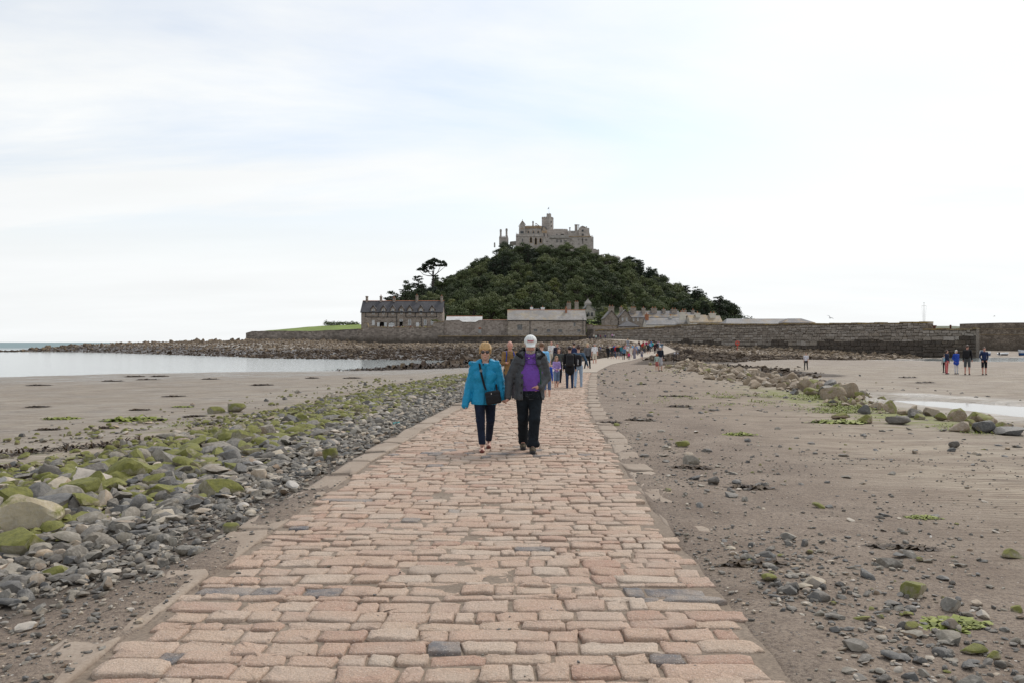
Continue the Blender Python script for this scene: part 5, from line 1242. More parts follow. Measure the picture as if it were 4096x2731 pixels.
# ---------------------------------------------------------------- castle
def castle():
    D0 = 476.0; K = D0 / F / 3.92
    X = lambda u: (1900 + u / 3.92 - 2048) * D0 / F
    Z = lambda v: CH + (1369 - 780 - v / 3.92) * D0 / F
    t = thing('castle', 'grey granite hilltop castle with square tower, gables and battlements', 'castle', (X(1230), D0, Z(900)))
    def blk(name, u0, u1, v0, v1, y0, y1, mat=M_CASTLE, holes=(), rz=0.0):
        m = MB(); x0, x1, z0, z1 = X(u0), X(u1), Z(v1), Z(v0)
        if rz: m.box(x0, x1, y0, y1, z0, z1, rz=rz)
        else:
            facade(m, x0, x1, z0, z1, y0, [(X(a), X(b), Z(d), Z(c)) for a, b, c, d in holes], .5)
            m.add([(x1, y1, z0), (x0, y1, z0), (x0, y1, z1), (x1, y1, z1)], [(0, 1, 2, 3)])
            for x in (x0, x1): m.add([(x, y0, z0), (x, y1, z0), (x, y1, z1), (x, y0, z1)], [(0, 1, 2, 3)])
            m.add([(x0, y0, z1), (x1, y0, z1), (x1, y1, z1), (x0, y1, z1)], [(0, 1, 2, 3)])
        o = m.build(name, mat, t, fix=bool(rz))
        for (a, b, c, d) in holes:
            g = MB(); g.box(X(a) - .05, X(b) + .05, y0 + .42, y0 + .5, Z(d), Z(c)); g = g.build('window', M_DARKIN if d - c > 60 else M_GLASS, t)
            if d - c < 60:
                f = MB(); xm = (X(a) + X(b)) / 2; f.box(xm - .12, xm + .12, y0 + .3, y0 + .4, Z(d), Z(c)); f.box(X(a), X(b), y0 + .31, y0 + .39, Z((c + d) / 2) - .08, Z((c + d) / 2) + .08); f = f.build('mullion', mat, t); f.parent = g
        return o
    def pointed(u0, u1, v0, v1, y, mat=M_GLASS, surround=M_CASTLED):
        a, b, z0, z1 = X(u0), X(u1), Z(v1), Z(v0); c = (a + b) / 2; h = (b - a) * .75
        def arch(g, y_a, y_b, m_, nm):
            q = MB(); q.prism([(a - g, z0 - g), (b + g, z0 - g), (b + g, z1 - h), ((b + c) / 2 + g * .6, z1 - h * .32 + g * .4), (c, z1 + g), ((a + c) / 2 - g * .6, z1 - h * .32 + g * .4), (a - g, z1 - h)], 'y', y_a, y_b); return q.build(nm, m_, t)
        s_ = arch(.28, y - .12, y + .2, surround, 'window_surround'); o = arch(0, y - .17, y + .2, mat, 'window'); o.parent = s_
    def merlons(u0, u1, v, y, mat=M_CASTLE, w_=9, gap=7, h=9, th=.7, name='merlon'):
        u = u0
        while u + w_ <= u1 + 1:
            m = MB(); m.box(X(u), X(u + w_), y, y + th, Z(v) + .003, Z(v - h)); m.build(name, mat, t); u += w_ + gap
    # lower terrace with three pointed arches
    blk('lower_terrace', 642, 1062, 655, 900, 466, 486); blk('terrace_string', 638, 1066, 683, 689, 465.7, 466.2)
    for (a, b, c, d) in ((858, 884, 698, 782), (932, 959, 708, 812), (1005, 1031, 714, 782)): pointed(a, b, c, d, 466, M_DARKIN, M_CASTLET)
    merlons(642, 690, 655, 466, w_=8, gap=6, h=10); m = MB(); m.box(X(643), X(646), 466.2, 466.6, Z(646), Z(622)); m.build('finial', M_CASTLE, t)
    blk('parapet', 690, 1058, 642, 655, 466.05, 466.7, M_CASTLED)
    m = MB(); m.box(X(736), X(748), 465.7, 466.0, Z(770), Z(725)); m.build('window', M_GLASS, t)
    # hall with gable on the left
    blk('hall', 772, 1037, 540, 700, 471, 484, M_CASTLED)
    blk('hall_parapet', 772, 1040, 512, 546, 470.7, 471.6, M_CASTLET); merlons(776, 1036, 512, 470.7, M_CASTLET, 10, 8, 8)
    m = MB(); m.prism([(X(690), Z(700)), (X(782), Z(700)), (X(782), Z(500)), (X(740), Z(440)), (X(690), Z(525))], 'y', 469, 484); m.build('gable', M_CASTLE, t)
    m = MB(); m.prism([(X(782) + .35, Z(503)), (X(740), Z(442)), (X(688) - .3, Z(530)), (X(688) - .3, Z(520)), (X(740), Z(430)), (X(782) + .35, Z(492))], 'y', 468.7, 470.0); m.build('gable_coping', M_CASTLET, t)
    m = MB(); m.box(X(739), X(743), 469.2, 469.5, Z(435), Z(410)); m.box(X(735), X(747), 469.25, 469.45, Z(420), Z(417)); m.build('cross', M_CASTLE, t)
    m = MB(); m.prism([(470.5, Z(528)), (477.5, Z(487)), (484.5, Z(528))], 'x', X(750), X(1000)); m.build('roof', M_ROOF_CASTLE, t)
    for (a, b) in ((710, 733), (738, 760)): pointed(a, b, 590, 645, 469)
    m = MB(); m.box(X(715), X(758), 468.85, 469.1, Z(560), Z(548)); m.build('panel', M_CASTLET, t)
    for (a, b) in ((824, 847), (900, 927), (975, 999)): pointed(a, b, 583, 662, 471, surround=M_CASTLET)
    m = MB(); m.tube([(X(911), 478, Z(500)), (X(911), 478, Z(432)), (X(911), 478, Z(430)), (X(911), 478, Z(412)), (X(911), 478, Z(405))], [.5, .42, .55, .5, .35], 10); m.build('chimney', M_CASTLED, t)
    # church roof and small gable
    m = MB(); m.prism([(X(925), Z(500)), (X(950), Z(466)), (X(1112), Z(486)), (X(1130), Z(540)), (X(985), Z(530))], 'y', 479, 486); m.build('church_roof', M_ROOF_CASTLE, t)
    m = MB(); m.prism([(X(936), Z(490)), (X(950), Z(464)), (X(1040), Z(535)), (X(1035), Z(548)), (X(1018), Z(548)), (X(990), Z(515)), (X(980), Z(490)), (X(950), Z(478))], 'y', 470.2, 471.5); m.build('raking_coping', M_CASTLET, t)
    blk('link_block', 1037, 1125, 590, 720, 470, 482)
    m = MB(); m.prism([(X(1045), Z(592)), (X(1062), Z(540)), (X(1072), Z(528)), (X(1120), Z(590)), (X(1120), Z(620)), (X(1042), Z(620))], 'y', 469.5, 472); m.build('gable', M_CASTLET, t)
    m = MB(); m.prism([(X(1058), Z(588)), (X(1068), Z(548)), (X(1098), Z(588))], 'y', 469.3, 469.7); m.build('recess', M_CASTLED, t)
    m = MB(); m.box(X(1055), X(1086), 469.85, 470.3, Z(678), Z(630)); w_ = m.build('window', M_GLASS, t)
    m = MB(); m.box(X(1069), X(1073), 469.75, 469.9, Z(678), Z(630)); q = m.build('mullion', M_CASTLE, t); q.parent = w_
    # square tower turned to the view
    s_ = 138 * K / 2; cx, cy = X(1146), 482.0
    def rbox(name, du, dv, hw, z0, z1, mat, dx=0, dy=0):
        m = MB(); m.box(cx + dx - hw, cx + dx + hw, cy + dy - hw, cy + dy + hw, z0, z1, c=(cx, cy), rz=R(-30)); return m.build(name, mat, t)
    tw = rbox('tower', 0, 0, s_, Z(620), Z(340), M_CASTLE)
    for sx in (-1, 1):
        for k in range(4):
            o_ = -s_ + (k + .5) * s_ / 2 - .1
            for (ddx, ddy) in ((o_, sx * (s_ - .25)), (sx * (s_ - .25), o_)):
                q = rbox('merlon', 0, 0, .36, Z(340) + .002, Z(328), M_CASTLE, ddx, ddy); q.parent = tw
    q = rbox('turret', 0, 0, 1.0, Z(540), Z(292), M_CASTLED, s_ - .75, -s_ + .7); q.parent = tw
    for (a, b) in ((-.65, -.65), (.65, -.65), (.65, .65), (-.65, .65)):
        q = rbox('turret_merlon', 0, 0, .3, Z(292) + .002, Z(280), M_CASTLED, s_ - .75 + a, -s_ + .7 + b); q.parent = tw
    q = rbox('string_course', 0, 0, s_ + .12, Z(352), Z(347), M_CASTLED); q.parent = tw
    for (a, b, c, d) in ((1192, 1206, 400, 425), (1086, 1094, 425, 450), (1205, 1212, 465, 485)):
        m = MB(); y_ = cy - s_ * 1.02 - .9 + abs((a + b) / 2 - 1176) * K * .62; m.box(X(a), X(b), y_, y_ + 2.2, Z(d), Z(c)); q = m.build('window', M_GLASS, t); q.parent = tw
    # nave wall right of the tower
    blk('nave', 1122, 1452, 552, 720, 474, 486, M_CASTLE, [(1340, 1388, 622, 688)]); merlons(1250, 1450, 552, 474, w_=11, gap=9, h=9)
    m = MB(); m.prism([(474.5, Z(560)), (480, Z(520)), (485.5, Z(560))], 'x', X(1242), X(1392)); m.build('roof', M_ROOF_CASTLE, t)
    m = MB(); m.box(X(1398), X(1420), 476, 478, Z(560), Z(536)); m.build('chimney', M_CASTLE, t)
    pointed(1272, 1290, 618, 662, 474); pointed(1128, 1138, 620, 655, 474)
    blk('round_terrace', 1150, 1448, 678, 720, 464, 474.5, M_CASTLED); merlons(1220, 1440, 678, 464, M_CASTLED, 11, 6, 7)
    blk('lower_range', 1058, 1448, 712, 900, 464.8, 476, M_CASTLE, [(1257, 1288, 738, 786), (1313, 1345, 742, 786), (1376, 1396, 752, 775), (1402, 1424, 752, 775), (1100, 1128, 760, 782)])
    m = MB(); m.tube([(X(1160), 466, Z(760)), (X(1160), 466, Z(690)), (X(1160), 466, Z(672))], [1.0, 1.0, 1.15], 12); m.build('stair_turret', M_CASTLED, t)
    # right range
    blk('right_range', 1442, 1830, 697, 960, 465.5, 480, M_CASTLE, [(1476, 1491, 730, 755), (1597, 1613, 727, 752), (1650, 1664, 730, 752), (1706, 1732, 730, 760), (1800, 1812, 740, 770), (1597, 1613, 795, 815), (1690, 1708, 812, 828), (1500, 1516, 795, 815)])
    blk('right_parapet', 1440, 1795, 684, 697, 465.2, 466.0, M_CASTLET)
    m = MB(); m.prism([(X(1610), Z(700)), (X(1772), Z(700)), (X(1772), Z(552)), (X(1722), Z(548)), (X(1700), Z(528)), (X(1666), Z(516)), (X(1636), Z(530)), (X(1610), Z(560))], 'y', 468, 480); m.build('gabled_lodge', M_CASTLE, t)
    m = MB(); m.box(X(1655), X(1684), 467.8, 468.2, Z(608), Z(578)); m.build('window', M_GLASS, t)
    for a in (1655, 1666, 1677): m = MB(); m.box(X(a), X(a + 8), 467.8, 468.2, Z(672), Z(640)); m.build('window', M_GLASS, t)
    m = MB(); m.prism([(X(1630), Z(552)), (X(1640), Z(533)), (X(1666), Z(519)), (X(1700), Z(530)), (X(1716), Z(552)), (X(1708), Z(552)), (X(1696), Z(537)), (X(1666), Z(527)), (X(1644), Z(538)), (X(1638), Z(552))], 'y', 467.7, 468.3); m.build('gable_mould', M_CASTLED, t)
    m = MB(); m.prism([(X(1772), Z(552)), (X(1776), Z(620)), (X(1796), Z(690)), (X(1772), Z(700))], 'y', 469, 474); m.build('buttress', M_CASTLE, t)
    blk('link_range', 1446, 1612, 592, 700, 470, 480, M_CASTLED, [(1500, 1514, 600, 618), (1535, 1548, 600, 618)]); merlons(1450, 1556, 592, 470, M_CASTLED, 9, 7, 8)
    for (a, b, c, d) in ((1556, 1598, 484, 600), (1470, 1486, 530, 596), (1611, 1622, 486, 545), (1728, 1740, 516, 556)):
        m = MB(); m.box(X(a), X(b), 471, 471 + X(b) - X(a), Z(d) - .3, Z(c + 5)); m.box(X(a) - .15, X(b) + .15, 470.85, 471.15 + X(b) - X(a), Z(c + 12), Z(c)); m.build('chimney', M_CASTLED, t)
    merlons(1795, 1830, 690, 466, M_CASTLE, 10, 8, 14)
    m = MB(); m.box(X(1662), X(1668), 465.2, 465.5, Z(800), Z(715)); m.build('drainpipe', M_PIPE, t)
    # flag on the tower
    f = thing('castle_flag', 'small flag on a white pole on top of the castle tower', 'flag', (X(1163), 478, Z(290)))
    m = MB(); m.tube([(X(1163), 478, Z(295)), (X(1163), 478, Z(172))], [.09, .05], 6); m.build('pole', M_WHITE, f)
    m = MB(); N = 6
    for k in range(N):
        a, b = k / N, (k + 1) / N; w0 = .25 * math.sin(a * 6); w1 = .25 * math.sin(b * 6)
        for s2 in (0,):
            p0, p1 = X(1163) - a * .75, X(1163) - b * .75
            m.add([(p0, 478 + w0, Z(182) - a * .9), (p1, 478 + w1, Z(182) - b * .9), (p1, 478 + w1, Z(206) - b * .6), (p0, 478 + w0, Z(206) - a * .6), (p0, 478.03 + w0, Z(182) - a * .9), (p1, 478.03 + w1, Z(182) - b * .9), (p1, 478.03 + w1, Z(206) - b * .6), (p0, 478.03 + w0, Z(206) - a * .6)], [(0, 1, 2, 3), (7, 6, 5, 4)], 1 if k % 2 else 0)
    m.build('cloth', [M_WHITE, plain('flag_dark', (0.08, 0.06, 0.14), .8)], f)
    # separate chimney lodge on the left, walls on the right
    c = thing('chimney_lodge', 'small stone lodge with two tall round chimneys beside the castle', 'house', (X(450), 474, Z(760)))
    m = MB(); m.box(X(380), X(480), 472, 479, Z(780), Z(680)); m.box(X(478), X(514), 471.6, 479, Z(780), Z(655)); m.prism([(X(514), Z(655)), (X(524), Z(700)), (X(524), Z(780)), (X(514), Z(780))], 'y', 472, 476); m.build('wall', M_CASTLE, c)
    for u in (384, 412, 430, 446, 462): m = MB(); m.box(X(u), X(u + 11), 472, 472.7, Z(680) + .002, Z(660)); m.build('merlon', M_CASTLE, c)
    m = MB(); m.box(X(378), X(482), 471.7, 472.05, Z(690), Z(684)); m.build('string_course', M_CASTLED, c)
    for u, v in ((404, 546), (495, 534)):
        m = MB(); m.tube([(X(u), 474.5, Z(690)), (X(u), 474.5, Z(v + 40)), (X(u), 474.5, Z(v + 38)), (X(u), 474.5, Z(v + 8)), (X(u), 474.5, Z(v))], [.56, .52, .62, .62, .35], 12); m.build('chimney', M_CASTLED, c)
    w1 = wall_poly('ridge_wall', 'broken stone wall left of the lodge above the trees', [(X(298), Z(762)), (X(318), Z(757)), (X(320), Z(800)), (X(320), Z(830)), (X(298), Z(830))], 473, 474.5, M_CASTLED)
    w1 = wall_poly('curtain_wall', 'low battlemented wall joining lodge and castle', [(X(545), Z(745)), (X(560), Z(736)), (X(600), Z(732)), (X(640), Z(728)), (X(642), Z(800)), (X(545), Z(800))], 475, 476, M_CASTLED)
    b = thing('battery_wall', 'stepped battlement wall running down from the castle on the bare slope', 'wall', (X(1880), 468, Z(940)))
    m = MB(); m.prism([(X(1828), Z(875)), (X(1898), Z(885)), (X(1925), Z(890)), (X(1925), Z(980)), (X(1828), Z(980))], 'y', 468, 471); m.build('masonry', M_CASTLED, b)
    for u in (1832, 1850, 1868, 1908): m = MB(); m.box(X(u), X(u + 10), 468, 468.8, Z(882 + (u - 1832) * .07) - .1, Z(868 + (u - 1832) * .12)); m.build('merlon', M_CASTLED, b)
    # crags
    for (u, v, ru, rv, lab) in ((1940, 1020, 62, 45, 'pale granite crag below the castle battlement'), (2180, 1030, 52, 32, 'rounded granite outcrop on the ridge right of the castle'), (2250, 1110, 38, 50, 'cracked granite block by the ridge pine'), (2090, 1010, 40, 16, 'flat granite ledge on the bare ridge')):
        V, Fs = NEARV[(u // 7) % 14]; V = V / np.abs(V).max(0)
        o = link('granite_crag', mesh('granite_crag', V * np.array((ru * K, 3.0, rv * K)), Fs, M_CRAG, None, True), None, (X(u), 462, Z(v))); tag(o, lab, 'rock')
castle()
# ================================================================ trees
def leaf_cloud(blobs, size, per, seed, flat=.75, jitter=.3, shell_=(.55, 1.02)):
    """leaf sized faces through the volume of the blobs"""
    r = np.random.default_rng(seed); Vs = []
    for (c, rad) in blobs:
        c, rad = np.array(c, float), np.array(rad, float); n = max(12, int(per * (rad[0] * rad[1] + rad[1] * rad[2] + rad[0] * rad[2]) / 3))
        d = r.normal(size=(n, 3)); d /= np.linalg.norm(d, axis=1)[:, None]; d[:, 2] = np.where(d[:, 2] < -.35, -d[:, 2], d[:, 2])
        q = r.uniform(*shell_, n)[:, None] * (1 + .22 * vnoise(d[:, 0] * 3 + seed, d[:, 1] * 3, d[:, 2] * 3))[:, None]
        p = c + d * rad * q
        nn = d * .8 + r.normal(size=(n, 3)) * jitter; nn /= np.linalg.norm(nn, axis=1)[:, None]
        a = np.cross(nn, r.normal(size=(n, 3))); a /= np.linalg.norm(a, axis=1)[:, None]; b = np.cross(nn, a)
        s = size * r.uniform(.55, 1.3, n)[:, None]
        Vs.append(np.stack([p - a * s * .5 - b * s * flat * .5, p + a * s * .5 - b * s * flat * .5, p + a * s * .32 + b * s * flat * .5, p - a * s * .32 + b * s * flat * .5], 1).reshape(-1, 3))
    V = np.concatenate(Vs); return V, np.arange(len(V)).reshape(-1, 4)
def broad_tree(seed, h=10.0, w_=5.0, size=.4, per=50, mat=None, nb=16):
    r = np.random.default_rng(seed); bl = []
    for k in range(nb):
        a = r.uniform(0, 6.28); q = math.sqrt(r.random()) * .74; z = h * (.38 + .50 * (1 - q ** 1.6) * r.uniform(.55, 1.08)); s = r.uniform(.24, .42) * w_
        bl.append(((math.cos(a) * q * w_, math.sin(a) * q * w_, z), (s, s, s * r.uniform(.6, .85))))
    for k in range(14):
        a = k * 2.4 + r.uniform(0, .5); q = .55 + .25 * (k % 3) / 2; bl.append(((math.cos(a) * q * w_, math.sin(a) * q * w_, h * r.uniform(.1, .42)), (.33 * w_, .33 * w_, .3 * w_)))
    V, Q = leaf_cloud(bl, size, per, seed)
    crown = mesh('crown', V, Q, mat)
    m = MB(); m.tube([(0, 0, -1.5), (.1, .05, h * .25), (r.normal(0, .3), r.normal(0, .3), h * .6)], [.45, .32, .16], 7)
    for k in range(5):
        a = r.uniform(0, 6.28); m.tube([(0, 0, h * .28), (math.cos(a) * w_ * .3, math.sin(a) * w_ * .3, h * .5), (math.cos(a) * w_ * .55, math.sin(a) * w_ * .55, h * .66)], [.2, .12, .05], 5)
    tr = mesh('trunk', np.array(m.v), m.f, M_BARK, None, True); return crown, tr
def pine_tree(seed, h=13.0, w_=4.5, size=.45, per=44, tiers=9, low=.12, mat=None):
    r = np.random.default_rng(seed); bl = []; m = MB(); top = (r.normal(0, .5), r.normal(0, .5), h * .96)
    m.tube([(0, 0, -1.5), (top[0] * .2, top[1] * .2, h * .4), (top[0] * .6, top[1] * .6, h * .75), top], [.5, .36, .2, .06], 7)
    for k in range(tiers):
        f = low + (1 - low) * (k + .3) / tiers; z = h * f; rad = w_ * (1.05 - .75 * ((f - low) / (1 - low)) ** 1.3)
        nb = int(4 + 1.6 * rad)
        for j in range(nb):
            a = r.uniform(0, 6.28); q = rad * r.uniform(.35, 1.0); x, y = math.cos(a) * q + top[0] * f, math.sin(a) * q + top[1] * f; zz = z + r.normal(0, .35) + q * .08
            s = r.uniform(.9, 1.7) * (.6 + .08 * w_); bl.append(((x, y, zz), (s, s, s * r.uniform(.32, .5))))
            if q > 1: m.tube([(top[0] * f, top[1] * f, z - .6), ((x + top[0] * f) * .5, (y + top[1] * f) * .5, zz - .3), (x, y, zz - .1)], [.13, .08, .04], 4)
    V, Q = leaf_cloud(bl, size, per, seed, .6, .7, (.35, 1.05))
    return mesh('crown', V, Q, mat or M_NEEDLE), mesh('trunk', np.array(m.v), m.f, M_BARK, None, True)
def put_tree(name, pair, loc, sc, rz, label, group=None, cat='tree'):
    t = thing(name, label, cat, loc, group, rz); t.scale = sc if isinstance(sc, tuple) else (sc, sc, sc)
    link('crown', pair[0], t); link('trunk', pair[1], t); return t
BROAD = [broad_tree(500 + i, 9.5 + i % 3, 4.6 + .4 * (i % 3), mat=M_LEAF) for i in range(5)]
BROADY = [broad_tree(520 + i, 9.0, 4.6, mat=M_LEAFY) for i in range(3)]
PINE = [pine_tree(540 + i, 12 + i, 4.2) for i in range(4)]
HOLM = [broad_tree(560 + i, 10.5, 4.8, mat=M_NEEDLE, nb=20) for i in range(3)]
def build_wood():
    r = np.random.default_rng(12); pts = []
    tries = 0
    while len(pts) < 285 and tries < 9000:
        tries += 1
        y = r.uniform(289, 478); x = r.uniform(-72, 132)
        hx = np.interp(x, _hx, _hp)
        if hz_(x, y) < 8.0 + 0.0 * hx and not (y < 320 and float(hz_(x, y)) > 5.2 and -25 < x < 80): continue
        if np.interp(25 + (x - 25) * (1 + (.42 if x < 25 else .75) * min(max((474 - y) / 186, 0), 1)), _hx, _hp) < 9: continue
        if y > 458 and -13 < x < 58: continue
        if y > 440 and 40 < x < 64 : continue
        if y < 318 and 18 < x < 46: continue
        if y < 296 and x < -30: continue
        mind = 4.7 + .004 * (y - 290)
        if any((x - a) ** 2 + ((y - b) * .8) ** 2 < mind ** 2 for a, b, _ in pts): continue
        pts.append((x, y, 0))
    for (x, y, _) in pts:
        z = float(hz_(x, y)); s = r.uniform(.72, 1.08)
        if y > 450: s *= .78
        pineish = vnoise(x * .03 + 3, y * .025, 0, 91) + (.55 if (x > 62 or x < -32) else 0) + (.25 if y < 330 else -.1)
        u = r.random(); reg = 'close under the castle' if y > 430 else 'on the slope above the long stone house' if x < -12 else 'on the slope above the cottage row' if x > 52 else 'at the foot of the hill behind the barn' if y < 335 else 'on the middle of the hillside'
        if pineish > .32 and u < .75: put_tree('pine_tree', PINE[r.integers(4)], (x, y, z), s * .92, r.uniform(0, 6.28), 'dark needled pine ' + reg, 'pines ' + reg)
        elif pineish > .1 and u < .7: put_tree('evergreen_oak', HOLM[r.integers(3)], (x, y, z), s, r.uniform(0, 6.28), 'dark rounded evergreen ' + reg, 'evergreens ' + reg)
        elif u < .17: put_tree('broadleaf_tree', BROADY[r.integers(3)], (x, y, z), s * .95, r.uniform(0, 6.28), 'yellow-green leafy tree ' + reg, 'yellow-green trees ' + reg)
        else: put_tree('broadleaf_tree', BROAD[r.integers(5)], (x, y, z), s, r.uniform(0, 6.28), 'mid green leafy tree ' + reg, 'green trees ' + reg)
    # scrub close under the castle and between the trees
    bl = []
    for k in range(900):
        x = r.uniform(-66, 126); y = r.uniform(292, 476)
        if y > 463 and -2 < x < 52: continue
        if y < 318 and 18 < x < 46: continue
        if y < 300 and x < -28: continue
        if np.interp(25 + (x - 25) * (1 + (.42 if x < 25 else .75) * min(max((474 - y) / 186, 0), 1)), _hx, _hp) < 9: continue
        z = float(hz_(x, y)); s = r.uniform(1.4, 3.0); bl.append(((x, y, z + s * .5), (s * 1.3, s * 1.3, s)))
    for k in range(60):
        x = r.uniform(-12, 58); y = r.uniform(452, 463); z = float(hz_(x, y)); s = r.uniform(1.0, 2.0); bl.append(((x, y, z + s * .4), (s * 1.3, s * 1.3, s)))
    V, Q = leaf_cloud(bl, .45, 26, 5); o = link('undergrowth', mesh('undergrowth', V, Q, M_SHRUB)); o['kind'] = 'stuff'
build_wood()
def special_trees():
    X = lambda p, D: (p - 2048) * D / F
    Zp = lambda q, D: CH + (1369 - q) * D / F
    # umbrella pine standing clear of the wood
    D0 = 392.0; x = X(1727, D0); z0 = float(hz_(x, D0)); t = thing('umbrella_pine', 'tall umbrella pine with a flat open crown standing clear of the wood', 'tree', (x, D0, z0))
    def L_(u, v): return ((1400 + u / 2.352 - 2048) * D0 / F, Zp(980 + v / 2.352, D0))
    m = MB(); base = (x, D0, z0 - 1); bx, bz = L_(783, 295)
    fork = (bx, D0, bz); limbs = [[(800, 285), (850, 245), (905, 195)], [(775, 270), (785, 215), (800, 175)], [(745, 265), (715, 235), (690, 210)], [(730, 290), (690, 280), (650, 240)], [(790, 230), (770, 190), (740, 160)], [(820, 260), (845, 215), (850, 180)], [(775, 250), (735, 255), (660, 235)]]
    m.tube([base, (x + .4, D0, (z0 + bz) / 2), fork, (L_(778, 250)[0], D0, L_(778, 250)[1])], [.75, .6, .42, .28], 8)
    r = np.random.default_rng(4)
    for lb in limbs:
        pts = [fork if lb[0][0] > 740 else base] if False else [fork]
        off = 0
        for (u, v) in lb: off += r.normal(0, .8); q = L_(u, v); pts.append((q[0], D0 + off, q[1]))
        m.tube(pts, [.26, .2, .14, .07], 6)
    m.build('trunk', M_BARK, t, True)
    bl = []
    for (u, v, su, sv_) in [(780, 150, 45, 10), (735, 165, 45, 10), (830, 160, 40, 11), (700, 195, 42, 11), (760, 185, 45, 12), (815, 190, 38, 10), (870, 175, 40, 11), (905, 185, 26, 8), (885, 195, 35, 9), (660, 235, 30, 9), (700, 225, 38, 10), (745, 215, 35, 9), (725, 250, 28, 7), (690, 205, 30, 8), (850, 200, 30, 8), (640, 240, 16, 6), (800, 150, 30, 8), (755, 235, 22, 6), (680, 245, 25, 6)]:
        q = L_(u, v); k = D0 / F / 2.352
        for j in range(3): bl.append(((q[0] + r.normal(0, su * k * .35), D0 + r.normal(0, 2.2), q[1] + r.normal(0, .25)), (su * k * .78, su * k * .78, sv_ * k * 1.8)))
    V, Q = leaf_cloud(bl, .5, 70, 3, .6, .7, (.2, 1.05)); link('crown', mesh('crown', V - np.array(t.location), Q, M_NEEDLE), t)
    # conifer beside it, above the tea house
    for (px, ptop, D0, w_, h, lab, pr, nm) in [(1632, 1120, 380, 4.4, 20, 'ragged dark conifer behind the long house chimneys', 3, 'conifer'), (1672, 1098, 400, 4.6, 20, 'dark conifer between the ragged conifer and the umbrella pine', 1, 'conifer'), (2018, 962, 452, 6.8, 15, 'large dark evergreen crowning the hill beside the lodge chimneys', 0, 'evergreen_tree'), (2522, 1030, 446, 6.6, 13, 'spreading pine on the ridge right of the granite outcrop', 2, 'pine_tree'), (2600, 1068, 440, 5.2, 12, 'wind-bent dark pine on the right shoulder of the hill', 0, 'pine_tree'), (2800, 1162, 430, 5.0, 11, 'open crowned pine low on the right flank of the hill', 3, 'pine_tree'), (2905, 1232, 420, 6.2, 9, 'last spreading pine at the foot of the hill beyond the cottages', 1, 'pine_tree'), (1908, 1035, 445, 5.0, 11, 'leafy tree breaking the skyline left of the big evergreen', None, 'broadleaf_tree'), (1880, 1062, 440, 4.6, 10, 'paler leafy tree on the left skyline step', None, 'broadleaf_tree')]:
        x = X(px, D0); zt = Zp(ptop, D0); zg = float(hz_(x, D0)); h = max(h, zt - zg + .5)
        pair = pine_tree(700 + px, h, w_, .55, 26, 9 if h > 15 else 7, .22) if pr is not None and pr != 0 else (broad_tree(700 + px, h, w_, .5, 30, M_NEEDLE, 24) if pr == 0 else broad_tree(700 + px, h, w_, .5, 26, M_LEAF, 18))
        put_tree(nm, pair, (x, D0, zt - h), 1.0, 0.0, lab)
    # rounded trees in the gardens behind the white roof
    for (px, ptop, D0, w_, lab, mt, nm) in [(1958, 1192, 262, 4.7, 'big round golden-green tree behind the garden wall', M_LEAFY, 'garden_tree'), (1888, 1184, 268, 4.4, 'mid green domed tree beside the round golden-green tree', M_LEAF, 'garden_tree'), (1830, 1216, 258, 4.2, 'lower spreading green tree above the white roofed shed', M_LEAF, 'garden_tree'), (2080, 1244, 262, 2.6, 'small dark bush tree behind the barn ridge', M_NEEDLE, 'garden_tree'), (2320, 1215, 268, 3.0, 'dark tree against the chapel gable', M_NEEDLE, 'garden_tree'), (2420, 1225, 272, 3.2, 'golden-green tree between chapel and cottages', M_LEAFY, 'garden_tree'), (2395, 1250, 266, 2.0, 'small round tree by the chapel lawn', M_LEAFY, 'garden_tree'), (2500, 1222, 275, 3.5, 'pale leafy tree behind the cottage chimneys', M_LEAFY, 'garden_tree'), (2640, 1232, 280, 2.8, 'dark leafy tree peeping over the terrace roof', M_LEAF, 'garden_tree'), (2855, 1235, 330, 5.5, 'dark tree clump at the end of the cottage row', M_NEEDLE, 'garden_tree')]:
        x = X(px, D0); zt = Zp(ptop, D0); zg = 5.0; h = zt - zg + .4
        put_tree(nm, broad_tree(800 + px, h, w_, .4, 46, mt, 20), (x, D0, zg), 1.0, 0.0, lab)
    # hedges and bushes
    def hedge(name, px0, px1, q0, q1, D0, lab, mt=M_LEAF, dep=1.5):
        r = np.random.default_rng(px0); bl = []; x = X(px0, D0); zb, zt = Zp(q1, D0), Zp(q0, D0)
        while x < X(px1, D0): bl.append(((x, D0 + r.normal(0, .3), (zb + zt) / 2 + r.normal(0, .15)), (r.uniform(.9, 1.4), dep, (zt - zb) * r.uniform(.45, .62)))); x += .8
        V, Q = leaf_cloud(bl, .28, 80, px0); V[:, 2] = np.maximum(V[:, 2], zb - .6); c = np.array((X((px0 + px1) / 2, D0), D0, zb)); o = link(name, mesh(name, V - c, Q, mt), None, tuple(c)); tag(o, lab, 'hedge')
    hedge('hedge', 1306, 1432, 1287, 1314, 284, 'dark clipped hedge on the skyline behind the green lawn'); hedge('hedge', 2350, 2416, 1284, 1302, 246, 'clipped dark hedge along the chapel lawn by the barn', M_NEEDLE, .8)
    hedge('potted_bush', 1738, 1758, 1280, 1292, 232.5, 'yellowish bush on the end of the tea terrace wall', M_LEAFY, .6)
special_trees()
